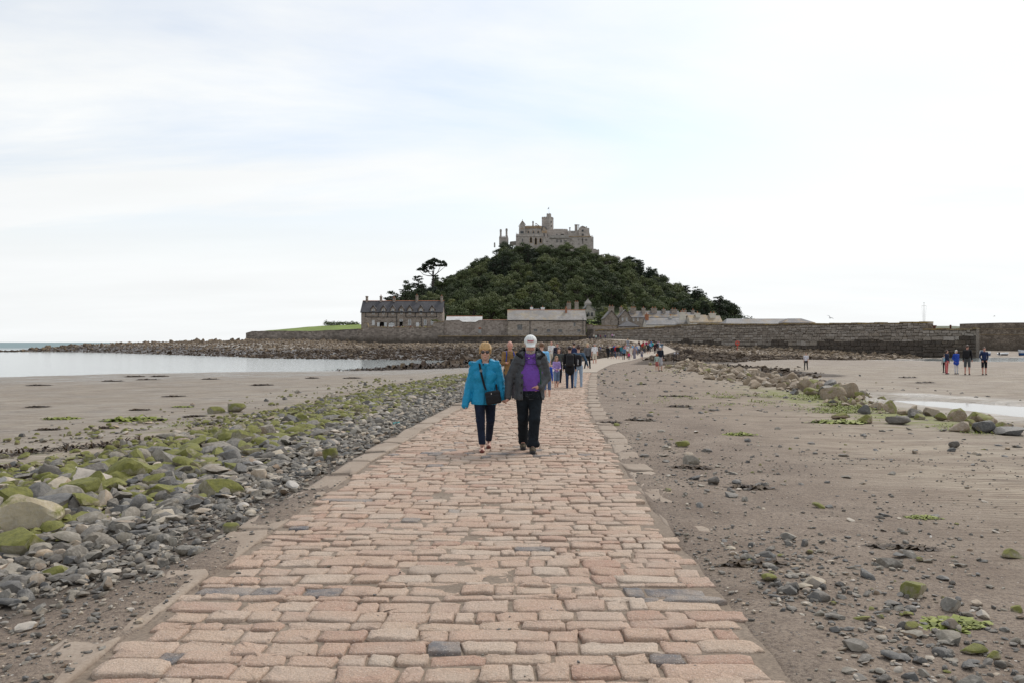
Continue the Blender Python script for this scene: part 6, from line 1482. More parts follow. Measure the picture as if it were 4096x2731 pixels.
# ================================================================ people: bodies grown from distance fields
class Field:
    def __init__(s, lo, hi, res):
        s.lo = np.array(lo, float); s.res = res; s.n = np.ceil((np.array(hi, float) - s.lo) / res).astype(int) + 1
        s.d = np.full(s.n, .5, np.float32); s.m = np.zeros(s.n, np.int8)
    def _sub(s, lo, hi):
        a = np.clip(np.floor((np.array(lo) - s.lo) / s.res).astype(int), 0, s.n - 1); b = np.clip(np.ceil((np.array(hi) - s.lo) / s.res).astype(int) + 1, 1, s.n)
        sl = tuple(slice(i, j) for i, j in zip(a, b))
        g = [(s.lo[k] + s.res * np.arange(a[k], b[k])).astype(np.float32) for k in range(3)]
        return sl, g[0][:, None, None], g[1][None, :, None], g[2][None, None, :]
    def _put(s, sl, d, mat, k, cut=False):
        c = s.d[sl]
        if cut: s.d[sl] = np.maximum(c, -d); return
        s.m[sl] = np.where(d < c, mat, s.m[sl])
        if k > 0:
            h = np.clip(.5 + .5 * (c - d) / k, 0, 1); s.d[sl] = c * (1 - h) + d * h - k * h * (1 - h)
        else: s.d[sl] = np.minimum(c, d)
    def seg(s, a, b, ra, rb, mat=0, k=.02, flat=1.0, cut=False):
        a, b = np.array(a, float), np.array(b, float); M_ = max(ra, rb) + max(k, 2 * s.res) + .01
        sl, x, y, z = s._sub(np.minimum(a, b) - M_, np.maximum(a, b) + M_)
        f = 1 / flat; ab = b - a; abs_ = np.array((ab[0], ab[1] * f, ab[2])); l2 = float(abs_ @ abs_) + 1e-9
        px, py, pz = x - a[0], (y - a[1]) * f, z - a[2]
        t = np.clip((px * abs_[0] + py * abs_[1] + pz * abs_[2]) / l2, 0, 1)
        d = np.sqrt((px - t * abs_[0]) ** 2 + (py - t * abs_[1]) ** 2 + (pz - t * abs_[2]) ** 2) - (ra + (rb - ra) * t)
        s._put(sl, (d * (flat if flat < 1 else 1)).astype(np.float32), mat, k, cut); return s
    def ell(s, c, r, mat=0, k=.02, cut=False, tilt=0.0):
        c, r = np.array(c, float), np.array(r, float); M_ = r.max() + max(k, 2 * s.res) + .01
        sl, x, y, z = s._sub(c - M_, c + M_); px, py, pz = x - c[0], y - c[1], z - c[2]
        if tilt: ca, sa = math.cos(tilt), math.sin(tilt); py, pz = py * ca - pz * sa, py * sa + pz * ca
        k0 = np.sqrt((px / r[0]) ** 2 + (py / r[1]) ** 2 + (pz / r[2]) ** 2); k1 = np.sqrt((px / r[0] ** 2) ** 2 + (py / r[1] ** 2) ** 2 + (pz / r[2] ** 2) ** 2) + 1e-6
        s._put(sl, (k0 * (k0 - 1) / k1).astype(np.float32), mat, k, cut); return s
    def box(s, c, h, rad=.01, mat=0, k=0.0, cut=False, rz=0.0, ry=0.0):
        c, h = np.array(c, float), np.array(h, float); M_ = np.linalg.norm(h) + .03
        sl, x, y, z = s._sub(c - M_, c + M_); px, py, pz = x - c[0], y - c[1], z - c[2]
        if rz: ca, sa = math.cos(rz), math.sin(rz); px, py = px * ca + py * sa, -px * sa + py * ca
        if ry: ca, sa = math.cos(ry), math.sin(ry); px, pz = px * ca + pz * sa, -px * sa + pz * ca
        qx, qy, qz = np.abs(px) - h[0] + rad, np.abs(py) - h[1] + rad, np.abs(pz) - h[2] + rad
        d = np.sqrt(np.maximum(qx, 0) ** 2 + np.maximum(qy, 0) ** 2 + np.maximum(qz, 0) ** 2) + np.minimum(np.maximum(qx, np.maximum(qy, qz)), 0) - rad
        s._put(sl, d.astype(np.float32), mat, k, cut); return s
    def cutbox(s, lo, hi):
        sl, x, y, z = s._sub(lo, hi); d = np.maximum(np.maximum(np.maximum(lo[0] - x, x - hi[0]), np.maximum(lo[1] - y, y - hi[1])), np.maximum(lo[2] - z, z - hi[2])); s.d[sl] = np.maximum(s.d[sl], -d); return s
    def wrinkle(s, amp, f, seed=0, z0=-9, z1=9, stretch=(1, 1, 1)):
        idx = np.argwhere(np.abs(s.d) < amp + 2.5 * s.res); p = s.lo + idx * s.res
        q = p * np.array(stretch) * f; n = fbm(q[:, 0], q[:, 1], q[:, 2], 3, seed); n = 1 - 2.2 * np.abs(n)
        wgt = ((p[:, 2] > z0) & (p[:, 2] < z1)); s.d[tuple(idx.T)] -= (amp * n * wgt).astype(np.float32); return s
    def mesh(s, name, mats, smooth=True):
        d = s.d; S = d < 0
        c = sum(S[i:d.shape[0] - 1 + i, j:d.shape[1] - 1 + j, k:d.shape[2] - 1 + k].astype(np.int8) for i in (0, 1) for j in (0, 1) for k in (0, 1))
        mask = (c > 0) & (c < 8); cells = np.argwhere(mask); idx = np.full(mask.shape, -1, np.int32); idx[mask] = np.arange(len(cells))
        acc = np.zeros((len(cells), 3)); cnt = np.zeros(len(cells)); cor = [np.array((i, j, k)) for i in (0, 1) for j in (0, 1) for k in (0, 1)]
        for a in cor:
            for ax in range(3):
                if a[ax]: continue
                b = a.copy(); b[ax] = 1; da, db = d[tuple((cells + a).T)], d[tuple((cells + b).T)]; cr_ = (da < 0) != (db < 0)
                t = np.where(cr_, da / np.where(cr_, da - db, 1), 0); p = a + t[:, None] * (b - a); acc += p * cr_[:, None]; cnt += cr_
        V = s.lo + s.res * (cells + acc / cnt[:, None]); Q = []
        for ax in range(3):
            u, v = (ax + 1) % 3, (ax + 2) % 3; sa = [slice(None)] * 3; sb = [slice(None)] * 3; sa[ax] = slice(0, -1); sb[ax] = slice(1, None)
            e = np.argwhere(S[tuple(sa)] != S[tuple(sb)]); ok = (e[:, u] > 0) & (e[:, v] > 0) & (e[:, u] < mask.shape[u]) & (e[:, v] < mask.shape[v]); e = e[ok]
            def at(du, dv):
                q = e.copy(); q[:, u] -= du; q[:, v] -= dv; return idx[tuple(q.T)]
            quad = np.stack([at(1, 1), at(0, 1), at(0, 0), at(1, 0)], -1); ins = S[tuple(e.T)]; quad[~ins] = quad[~ins][:, ::-1]; Q.append(quad)
        Q = np.concatenate(Q); Q = Q[(Q >= 0).all(1)]
        vm = s.m[tuple(np.clip(np.rint((V - s.lo) / s.res).astype(int), 0, s.n - 1).T)]
        return mesh(name, V, Q, mats, vm[Q[:, 0]], smooth)

def hand(S, w_, tip, side, mat=0, r=.0085, curl=.4, k=.008):
    """palm and five fingers from wrist towards tip; side: +1/-1 where the thumb sits (x)"""
    w_, tip = np.array(w_, float), np.array(tip, float); d = tip - w_; L_ = np.linalg.norm(d); d /= L_
    px = np.array((0., 1., 0.)); px = px - d * (px @ d); px /= np.linalg.norm(px); nx = np.cross(d, px)   # palm lies in the y-d plane, thumb to the front (-y)
    palm = w_ + d * L_ * .48; S.seg(w_, palm, .024, .034, mat, .02); S.seg(palm - px * .022, palm + px * .022, .017, .016, mat, .015)
    inn = nx * side
    for i, (o, ln) in enumerate(((-.027, .8), (-.009, .95), (.009, .9), (.026, .7))):
        a = palm + px * o; b = a + d * .036 * ln + inn * .012 * curl; c = b + d * .028 * ln * (1 - curl * .5) + inn * .03 * curl; e = c + d * .02 * ln * (1 - curl) + inn * .022 * curl
        S.seg(a, b, r, r * .95, mat, k); S.seg(b, c, r * .95, r * .9, mat, k); S.seg(c, e, r * .9, r * .75, mat, k)
    a = w_ + d * .03 - px * .02; b = a + d * .035 - px * .02 + inn * .012; c = b + d * .03 - px * .004 + inn * .01; S.seg(a, b, r * 1.25, r * 1.05, mat, .012); S.seg(b, c, r * 1.05, r * .85, mat, k)
def head(S, c, mat=0, s=1.0, yaw=0.0, tilt=0.0, fine=True):
    """skull, jaw, nose, lips, brow, ears; faces -y"""
    c = np.array(c, float); ct, st = math.cos(tilt), math.sin(tilt); cy, sy = math.cos(yaw), math.sin(yaw)
    def T(p): x, y, z = p; y, z = y * ct - z * st, y * st + z * ct; x, y = x * cy - y * sy, x * sy + y * cy; return c + np.array((x, y, z)) * s
    S.ell(T((0, .01, .03)), np.array((.074, .094, .092)) * s, mat, .02); S.ell(T((0, -.022, -.035)), np.array((.058, .068, .078)) * s, mat, .03); S.ell(T((0, -.06, -.092)), np.array((.026, .022, .02)) * s, mat, .03)
    S.seg(T((0, -.092, .01)), T((0, -.108, -.026)), .010 * s, .0135 * s, mat, .012)
    if fine:
        S.ell(T((0, -.086, -.062)), np.array((.024, .012, .006)) * s, mat, .006); S.ell(T((0, -.085, -.072)), np.array((.02, .012, .006)) * s, mat, .006)
        for sx in (-1, 1):
            S.ell(T((sx * .03, -.09, .032)), np.array((.022, .012, .008)) * s, mat, .01); S.ell(T((sx * .032, -.099, .012)), np.array((.014, .012, .009)) * s, mat, cut=True, k=0); S.ell(T((sx * .031, -.084, .012)), np.array((.012, .0115, .0085)) * s, mat, .004)
            S.ell(T((sx * .042, -.07, -.03)), np.array((.02, .02, .022)) * s, mat, .02)
    for sx in (-1, 1): S.ell(T((sx * .077, .012, .0)), np.array((.012, .02, .032)) * s, mat, .008)
    return T

def skeleton(p):
    """joint positions for a 1.75 m figure facing -y; p: pose dictionary"""
    J = {}; lean = p.get('lean', 0.0)
    hipz = .93
    for sx, nm in ((-1, 'L'), (1, 'R')):
        a, b = p.get('leg' + nm, (0.0, 0.0)); ab = p.get('splay', .03)
        hip = np.array((sx * .09, 0, hipz)); kn = hip + .43 * np.array((sx * ab, -math.sin(a), -math.cos(a))); an = kn + .42 * np.array((sx * ab * .3, -math.sin(a - b), -math.cos(a - b)))
        J['hip' + nm], J['knee' + nm], J['ank' + nm] = hip, kn, an
    drop = min(J['ankL'][2], J['ankR'][2]) - .085
    for k in list(J): J[k] = J[k] - np.array((0, 0, drop))
    pv = np.array((0, 0, hipz - drop)); J['pelvis'] = pv
    def up(h, x=0.0, y=0.0): return pv + np.array((x, y * math.cos(lean) - h * math.sin(lean), h * math.cos(lean) + y * math.sin(lean)))
    J['up'] = up; J['waist'] = up(.17); J['chest'] = up(.36); J['neck'] = up(.53); J['head'] = up(.70, 0, -.012)
    for sx, nm in ((-1, 'L'), (1, 'R')):
        f, ab, el = p.get('arm' + nm, (0.0, .12, .15)); inn = p.get('in' + nm, 0.0); sh = up(.485, sx * p.get('shw', .18)); f2 = f
        d = np.array((sx * math.sin(ab), -math.sin(f2) * math.cos(ab), -math.cos(f2) * math.cos(ab))); e = sh + .285 * d
        g = f2 + el; d2 = np.array((sx * math.sin(ab) * .5 - sx * inn, -math.sin(g), -math.cos(g))); d2 /= np.linalg.norm(d2); w_ = e + .25 * d2; J['sh' + nm], J['el' + nm], J['wr' + nm], J['hd' + nm] = sh, e, w_, w_ + .15 * d2
    return J
def person(label, X, D, H, yaw=0.0, pose=None, top=(.1, .1, .12), bot=(.03, .035, .05), shoe=(.05, .045, .04), hair=(.06, .04, .025), style='short', sleeves=1.0, legs=1.0, build=1.0, skinm=None, res=.03, skirt=None, coat=0.0, z=None, group=None, head_yaw=0.0, head_tilt=0.0, fingers=False):
    p = pose or {}; J = skeleton(p); S = Field((-.62, -.75, -.03), (.62, .75, 1.9), res); up = J['up']; K = .03; bw = build
    # 0 skin 1 top 2 bottom 3 shoe
    S.seg(up(-.02, -.045), up(-.02, .045), .115 * bw, .115 * bw, 2, K, .85)
    S.seg(up(.05), up(.22), .125 * bw, .128 * bw, 1, .05, .82); S.seg(up(.22), up(.40), .13 * bw, .138 * bw, 1, .05, .78); S.seg(J['shL'] + np.array((.03, 0, -.02)), J['shR'] + np.array((-.03, 0, -.02)), .072, .072, 1, .05)
    if coat: S.seg(up(-.02 - coat), up(.1), .165 * bw, .14 * bw, 1, .04, .85)
    if skirt: S.seg(up(-.02 - skirt), up(.0), .185 * bw, .13 * bw, 2, .03, .9)
    S.seg(up(.47), up(.62), .055, .05, 0, .02)
    for n in 'LR':
        S.seg(J['hip' + n], J['knee' + n], .083 * bw, .058, 2 if legs > .2 else 0, .025)
        kn, an = J['knee' + n], J['ank' + n]
        if legs >= 1: S.seg(kn, an, .058, .042, 2, .02)
        else:
            if legs > .2: mid = J['hip' + n] + (kn - J['hip' + n]) * min(1, legs * 2); S.seg(J['hip' + n] * 1.0, mid, .088 * bw, .075, 2, .02)
            S.seg(kn, an, .055, .036, 0, .02)
        ft = an + np.array((0, -.0, -.035)); S.seg(ft + np.array((0, .045, -.012)), ft + np.array((0, -.13, -.018)), .038, .034, 3, .02); S.seg(an, ft, .042, .038, 3 if legs >= 1 else 0, .015)
        sh, e, w_ = J['sh' + n], J['el' + n], J['wr' + n]; S.seg(sh, e, .058, .046, 1 if sleeves > .2 else 0, .03)
        if sleeves >= 1: S.seg(e, w_, .047, .034, 1, .02)
        else:
            if sleeves > .2: S.seg(sh, sh + (e - sh) * min(1.0, sleeves * 1.6), .062, .056, 1, .02)
            S.seg(e, w_, .041, .029, 0, .02)
        hd = J['hd' + n]
        if fingers: hand(S, w_, hd, -1 if n == 'R' else 1, 0, .0095, .5)
        else: S.seg(w_, w_ + (hd - w_) * .55, .026, .034, 0, .02, .7); S.seg(w_ + (hd - w_) * .5, hd, .03, .016, 0, .02, .75); S.seg(w_ + (hd - w_) * .15, w_ + (hd - w_) * .55 + np.array((0, -.04, 0)), .016, .011, 0, .012)
    hc = J['head']; T = head(S, hc, 0, 1.0, head_yaw, head_tilt, fine=res < .018)
    me = S.mesh('body', [skinm or M_SKIN, cloth(top), cloth(bot), cloth(shoe)])
    zz = gz1(X, D) if z is None else z; sc = H / (hc[2] + .125); t = thing('person', label, 'person', (X, D, zz), group, yaw); t.scale = (sc,) * 3
    link('body', me, t)
    if style != 'bald':
        h = Field(hc - np.array((.22, .25, .45)), hc + np.array((.22, .25, .3)), min(res, .022)); h.ell(T((0, .018, .045)), (.086, .102, .094), 0, 0)
        if style in ('short', 'long', 'bun', 'bob', 'cap', 'pony'):
            q = T((0, -.085, -.035)); h.ell(q, (.07, .062, .085), 0, cut=True, k=0); h.cutbox(hc + np.array((-.2, -.25, -.45)), hc + np.array((.2, .25, -.06 if style == 'short' else -.03)))
        if style == 'long': h.ell(T((0, .07, -.09)), (.085, .055, .16), 0, .04); h.seg(T((-.07, .0, .0)), T((-.075, .0, -.15)), .026, .02, 0, .02); h.seg(T((.07, .0, .0)), T((.075, .0, -.15)), .026, .02, 0, .02)
        if style == 'bob': h.ell(T((0, .04, -.03)), (.096, .085, .09), 0, .03); h.ell(T((0, -.1, -.05)), (.062, .07, .09), 0, cut=True, k=0)
        if style == 'curly': h.ell(T((0, .02, .0)), (.13, .12, .14), 0, .03); h.ell(T((0, -.12, -.03)), (.062, .09, .095), 0, cut=True, k=0)
        if style == 'bun': h.ell(T((0, .06, .14)), (.045, .045, .04), 0, .015)
        if style == 'pony': h.seg(T((0, .1, .04)), T((0, .13, -.12)), .03, .018, 0, .02)
        if style == 'cap': h.seg(T((0, -.09, .055)), T((0, -.15, .045)), .03, .03, 0, .01)
        hm = h.mesh('hair', [hairmat(hair) if style != 'cap' else cloth(hair)])
        if len(hm.polygons) > 8: link('cap' if style == 'cap' else 'hair', hm, t)
    return t, J, sc
def at_px(px, py_feet):
    x, y = pix_on_ground(px, py_feet); return x, y
def gear(name, t, build_fn, mats, label, cat, res=.02, lo=(-.4, -.5, .2), hi=(.4, .5, 1.8)):
    """something a person carries: a thing of its own standing at the same spot"""
    S = Field(lo, hi, res); build_fn(S); me = S.mesh(name, mats); e = thing(name, label, cat, tuple(t.location), None, t.rotation_euler[2]); e.scale = t.scale; link(name + '_body', me, e); return e

WALK = [{'legL': (.35, .15), 'legR': (-.22, .25), 'armL': (-.3, .12, .2), 'armR': (.3, .12, .25)}, {'legL': (-.22, .3), 'legR': (.33, .12), 'armL': (.3, .12, .25), 'armR': (-.28, .12, .2)}, {'legL': (.1, .05), 'legR': (-.08, .05), 'armL': (.05, .14, .1), 'armR': (.0, .14, .1)}, {'legL': (.25, .2), 'legR': (-.15, .1), 'armL': (.3, .05, 1.5), 'armR': (-.2, .15, .3)}]
STAND = {'legL': (.03, 0), 'legR': (-.03, 0), 'armL': (.05, .12, .2), 'armR': (.0, .12, .25)}
POCK = {'legL': (.04, 0), 'legR': (-.03, 0), 'armL': (-.25, .22, .75), 'armR': (-.25, .22, .75), 'inL': .5, 'inR': .5}
PHONE = {'legL': (.2, .1), 'legR': (-.12, .1), 'armL': (.25, .1, 1.35), 'armR': (.3, .1, 1.4), 'inL': .35, 'inR': .35}
PI = math.pi
def crowd():
    # ---- people on the setts behind the couple
    t, J, s = person('bald person in tan jacket with blue rucksack straps looking at a phone', -.06, 24.0, 1.78, 0.1, PHONE, top=(.24, .145, .06), bot=(.05, .05, .06), style='bald', skinm=M_SKINR, res=.014, coat=.2, build=1.12, head_tilt=.35, fingers=True)
    up = J['up']
    def straps(S):
        for sx in (-1, 1): S.seg(up(.53, sx * .1, -.06), up(.45, sx * .105, -.135), .016, .016, 0, .005); S.seg(up(.45, sx * .105, -.135), up(.2, sx * .13, -.13), .016, .014, 0, .005)
        S.box(up(.33, 0, .2), (.15, .09, .22), .05)
    gear('rucksack', t, straps, [cloth((.03, .06, .3))], 'blue rucksack worn by the bald person in tan', 'rucksack', .014)
    gl = MB()
    def phone(S): q = (J['hdL'] + J['hdR']) / 2 + np.array((0, -.01, .03)); S.box(q, (.038, .006, .075), .004)
    gear('phone', t, phone, [plain('phone_black', (.01, .01, .012), .2)], 'black phone held up by the bald person in tan', 'phone', .008, (-.25, -.7, .8), (.25, 0, 1.5))
    person('person in pale blue polo shirt walking away with brown hair', .95, 26.5, 1.75, PI, WALK[2], top=(.19, .47, .75), bot=(.03, .035, .06), hair=(.19, .10, .05), sleeves=.5, res=.015, fingers=True, build=1.05)
    person('child in royal blue jacket beside the pale blue polo shirt', 1.07, 25.2, 1.2, PI, WALK[2], top=(.02, .07, .38), bot=(.1, .14, .25), hair=(.12, .07, .04), legs=.5, res=.016)
    person('bald person in a loose white shirt and pale shorts standing with hands together', 2.62, 55, 1.70, .1, PHONE, top=(.68, .67, .66), bot=(.55, .50, .42), style='bald', skinm=M_SKINR, legs=.5, res=.022)
    person('person with long brown hair and dark green-grey jacket walking forward', 1.9, 33.5, 1.55, .1, {'legL': (.2, .1), 'legR': (-.2, .3), 'armL': (-.2, .4, .9), 'armR': (-.2, .2, .3)}, top=(.055, .062, .06), bot=(.02, .022, .035), hair=(.10, .045, .025), style='long', res=.016, head_tilt=.15, fingers=True)
    person('girl in lilac top, denim shorts and pink tights', 1.63, 30.3, 1.26, .25, {'legL': (.22, .1), 'legR': (-.15, .2), 'armL': (.15, .1, 1.2), 'armR': (.2, .1, 1.2), 'inL': .4, 'inR': .4, 'shw': .15}, top=(.38, .27, .58), bot=(.15, .22, .34), shoe=(.65, .2, .13), hair=(.33, .19, .09), style='long', legs=.42, skinm=None, res=.013, build=.85, fingers=True)
    t, J, s = person('person with dark curly crop, black jacket and dark jeans walking away', 2.08, 29.8, 1.62, PI, WALK[2], top=(.010, .010, .012), bot=(.022, .038, .08), shoe=(.02, .02, .025), hair=(.03, .014, .012), style='short', res=.015, build=1.15, coat=.1, fingers=True)
    up = J['up']; gear('rucksack', t, lambda S: (S.box(up(.27, 0, .17), (.15, .075, .24), .06), S.box(up(.16, 0, .24), (.11, .03, .1), .03, k=.02)), [cloth((.013, .013, .015), .6)], 'plain black rucksack on the person in the black jacket', 'rucksack', .015)
    t, J, s = person('person with a hair bun, blue-grey top and light jeans walking away', 2.46, 30.6, 1.64, PI - .15, {'legL': (.18, .1), 'legR': (-.22, .35), 'armL': (-.25, .45, .9), 'armR': (-.2, .2, .4)}, top=(.06, .105, .16), bot=(.33, .43, .55), shoe=(.04, .04, .045), hair=(.06, .025, .018), style='bun', res=.015, fingers=True)
    up = J['up']; gear('rucksack', t, lambda S: (S.box(up(.24, 0, .165), (.135, .075, .23), .06), S.seg(up(.53, -.09, .02), up(.40, -.1, .12), .016, .016), S.seg(up(.53, .09, .02), up(.40, .1, .12), .016, .016), S.box(up(.17, .0, .25), (.018, .01, .1), .008, 1)), [cloth((.014, .014, .017), .6), cloth((.62, .62, .62))], 'black rucksack with a white stripe on the person with the bun', 'rucksack', .014)
    person('dark haired person in navy jacket half hidden behind the two rucksacks', 3.3, 44, 1.74, PI, WALK[2], top=(.02, .03, .085), hair=(.045, .022, .015), res=.022)
    person('dark haired person in navy top far behind the lilac girl', 2.85, 52, 1.72, 0, WALK[0], top=(.02, .022, .045), hair=(.03, .02, .015), res=.024, skinm=M_SKINR)
    person('blonde person in sunglasses, grey jacket and black trousers', 4.75, 52, 1.70, .2, WALK[1], top=(.115, .115, .125), bot=(.008, .008, .009), shoe=(.35, .5, .12), hair=(.62, .47, .26), style='bob', res=.02)
    person('person in white shirt and cream shorts beside the blonde person', 6.5, 65, 1.66, -.1, WALK[2], top=(.74, .73, .74), bot=(.58, .52, .43), hair=(.25, .22, .2), sleeves=.45, legs=.5, skinm=M_SKINR, res=.025, build=1.12)
    # ---- the crowd at the bend: (px, feet y, height px, label, options)
    C = [(2432, 1433, 55, 'person with dark curly hair in a black jacket and leggings at the bend', dict(top=(.012, .012, .014), bot=(.012, .012, .014), hair=(.025, .015, .012), style='curly', pose=WALK[0])),
         (2449, 1434, 58, 'person in a dark cap, black jacket and grey shorts at the bend', dict(top=(.015, .017, .022), bot=(.06, .06, .065), hair=(.02, .02, .022), style='cap', legs=.5, pose=WALK[1])),
         (2463, 1429, 54, 'person in a bright red top at the bend', dict(top=(.42, .02, .02), bot=(.05, .07, .13), pose=WALK[0], skinm=M_SKINR)),
         (2471, 1435, 60, 'bald person in open black jacket and grey shorts at the bend', dict(top=(.014, .014, .016), bot=(.16, .16, .165), style='bald', legs=.5, pose=WALK[1], skinm=M_SKINR, build=1.1)),
         (2483, 1428, 52, 'person in a teal jacket behind the bald person at the bend', dict(top=(.03, .18, .22), bot=(.05, .06, .1), pose=WALK[2])),
         (2495, 1438, 56, 'person in a denim jacket and black leggings at the bend', dict(top=(.09, .19, .29), bot=(.015, .015, .017), hair=(.02, .015, .015), style='bob', pose=WALK[0])),
         (2510, 1432, 60, 'person in a white T-shirt and brown trousers carrying a child', dict(top=(.75, .75, .76), bot=(.23, .13, .075), style='short', sleeves=.45, pose={'legL': (.2, .1), 'legR': (-.2, .2), 'armL': (.7, .3, 1.9), 'armR': (.7, .3, 1.9)})),
         (2516, 1439, 36, 'small child in a bright pink top and navy leggings at the bend', dict(top=(.58, .05, .17), bot=(.02, .025, .05), hair=(.42, .25, .1), style='long', pose=WALK[1], build=.95)),
         (2524, 1430, 51, 'person in a cream dress behind the pink child', dict(top=(.66, .6, .52), bot=(.66, .6, .52), hair=(.08, .04, .03), style='long', skirt=.3, pose=WALK[0])),
         (2538, 1434, 55, 'person in a long grey dress with bare shoulders', dict(top=(.26, .23, .27), bot=(.22, .20, .24), hair=(.32, .16, .07), style='long', skirt=.7, sleeves=0.0, pose=WALK[2])),
         (2546, 1424, 46, 'person with dark hair in a blue striped top behind the long grey dress', dict(top=(.2, .3, .5), bot=(.1, .1, .12), pose=WALK[1])),
         (2567, 1437, 38, 'boy in a striped top bending down at the causeway edge', dict(top=(.40, .38, .42), bot=(.05, .06, .16), hair=(.3, .2, .1), legs=.5, pose={'lean': .85, 'legL': (.4, .6), 'legR': (.1, .4), 'armL': (.9, .1, .2), 'armR': (1.0, .1, .2)})),
         (2559, 1413, 42, 'person in a black jacket with red scarf walking away', dict(top=(.03, .012, .014), bot=(.02, .02, .025), pose=WALK[0], yaw=PI)),
         (2577, 1415, 40, 'person in a brown top with an orange bag near the crest', dict(top=(.2, .14, .08), bot=(.05, .06, .09), hair=(.1, .05, .03), style='long', pose=WALK[1])),
         (2593, 1417, 45, 'person seen from behind with a dark pack and bare legs', dict(top=(.03, .035, .035), bot=(.02, .02, .02), legs=.45, pose=WALK[1], yaw=PI, build=1.15)),
         (2601, 1408, 40, 'person in a blue sun top walking away on the path', dict(top=(.2, .38, .6), bot=(.05, .05, .06), pose=WALK[0], yaw=PI)),
         (2610, 1405, 40, 'person in turquoise among the walkers on the path', dict(top=(.02, .30, .30), bot=(.03, .03, .04), pose=WALK[2])),
         (2619, 1416, 46, 'person in a black coat with red lining among the walkers', dict(top=(.05, .012, .014), bot=(.015, .015, .018), hair=(.02, .015, .014), style='long', coat=.2, pose=WALK[0])),
         (2628, 1412, 46, 'person in a dark navy hood among the walkers', dict(top=(.015, .02, .035), bot=(.015, .015, .02), style='cap', hair=(.015, .02, .035), pose=WALK[1])),
         (2637, 1408, 44, 'person in a black and white patterned shirt among the walkers', dict(top=(.4, .4, .4), bot=(.02, .02, .025), pose=WALK[2])),
         (2647, 1410, 42, 'person in grey-blue among the walkers by the path edge', dict(top=(.09, .14, .2), bot=(.03, .03, .04), pose=WALK[0])),
         (2585, 1398, 36, 'person in magenta on the far side of the walkers', dict(top=(.38, .03, .12), bot=(.03, .03, .04), pose=WALK[1])),
         (2573, 1396, 34, 'person in dark red on the far side of the walkers', dict(top=(.23, .03, .05), bot=(.03, .03, .04), pose=WALK[2])),
         (2556, 1394, 32, 'small dark figure with red collar on the rising path', dict(top=(.05, .015, .018), bot=(.02, .02, .025), pose=WALK[0])),
         (2595, 1397, 36, 'person with bare shoulders and blonde hair on the rising path', dict(top=(.3, .12, .1), bot=(.1, .1, .13), hair=(.5, .35, .16), style='bob', pose=WALK[1])),
         (2605, 1395, 34, 'person in bright blue on the rising path', dict(top=(.05, .16, .4), bot=(.03, .03, .04), pose=WALK[0])),
         (2440, 1426, 50, 'person in a cream jumper among the walkers at the bend', dict(top=(.6, .55, .45), bot=(.06, .08, .14), hair=(.3, .18, .08), style='bob', pose=WALK[1])),
         (2455, 1424, 48, 'person in a bright blue fleece among the walkers at the bend', dict(top=(.04, .14, .45), bot=(.04, .04, .05), pose=WALK[2])),
         (2478, 1424, 48, 'person in a mustard jacket among the walkers at the bend', dict(top=(.45, .27, .05), bot=(.05, .05, .06), hair=(.08, .05, .03), pose=WALK[0])),
         (2503, 1423, 47, 'person in a rose pink shirt among the walkers at the bend', dict(top=(.6, .22, .28), bot=(.2, .22, .28), hair=(.2, .1, .05), style='long', pose=WALK[1])),
         (2530, 1422, 46, 'person in a sky blue hoodie among the walkers at the bend', dict(top=(.22, .45, .65), bot=(.04, .05, .08), pose=WALK[2])),
         (2553, 1420, 44, 'person in a white blouse among the walkers at the bend', dict(top=(.7, .68, .66), bot=(.08, .1, .16), hair=(.3, .2, .1), style='bob', pose=WALK[0])),
         (2570, 1408, 40, 'person in a scarlet anorak on the rising path', dict(top=(.5, .04, .03), bot=(.05, .05, .06), pose=WALK[1])),
         (2632, 1400, 37, 'person in a lilac jumper on the rising path', dict(top=(.4, .3, .5), bot=(.05, .05, .06), pose=WALK[2])),
         (2402, 1404, 19, 'tiny child in a blue top on the rocks behind the white shirt', dict(top=(.2, .22, .42), bot=(.2, .2, .25), pose=WALK[2]))]
    for (px, fy, hp, lab, o) in C:
        o = dict(o); yaw = o.pop('yaw', 0.0) + rnd.gauss(0, .15); pose = o.pop('pose'); D_ = F * CH / (fy - 1369)
        x, y = (px - 2048) * D_ / F, D_
        if fy < 1425:   # the path rises and bends here: stand them on it
            for _ in range(20):
                zc = gz1(x, y); y = .6 * y + .4 * F * (CH - zc) / (fy - 1369); y = min(y, 165); x = (px - 2048) * y / F
        H = hp * y / F; person(lab, x, y, H, yaw, pose, res=.03 if y < 95 else .036, **o)
    # child on shoulders
    D_ = F * CH / 63; x = (2511 - 2048) * D_ / F
    t, J, s = person('small blonde child in grey riding on shoulders', x, D_ - .05, 1.0, 0, {'legL': (1.2, 1.2), 'legR': (1.2, 1.2), 'armL': (.6, .1, .8), 'armR': (.6, .1, .8), 'splay': .15}, top=(.28, .29, .33), bot=(.25, .27, .33), hair=(.5, .3, .12), style='long', res=.03, z=1.02)
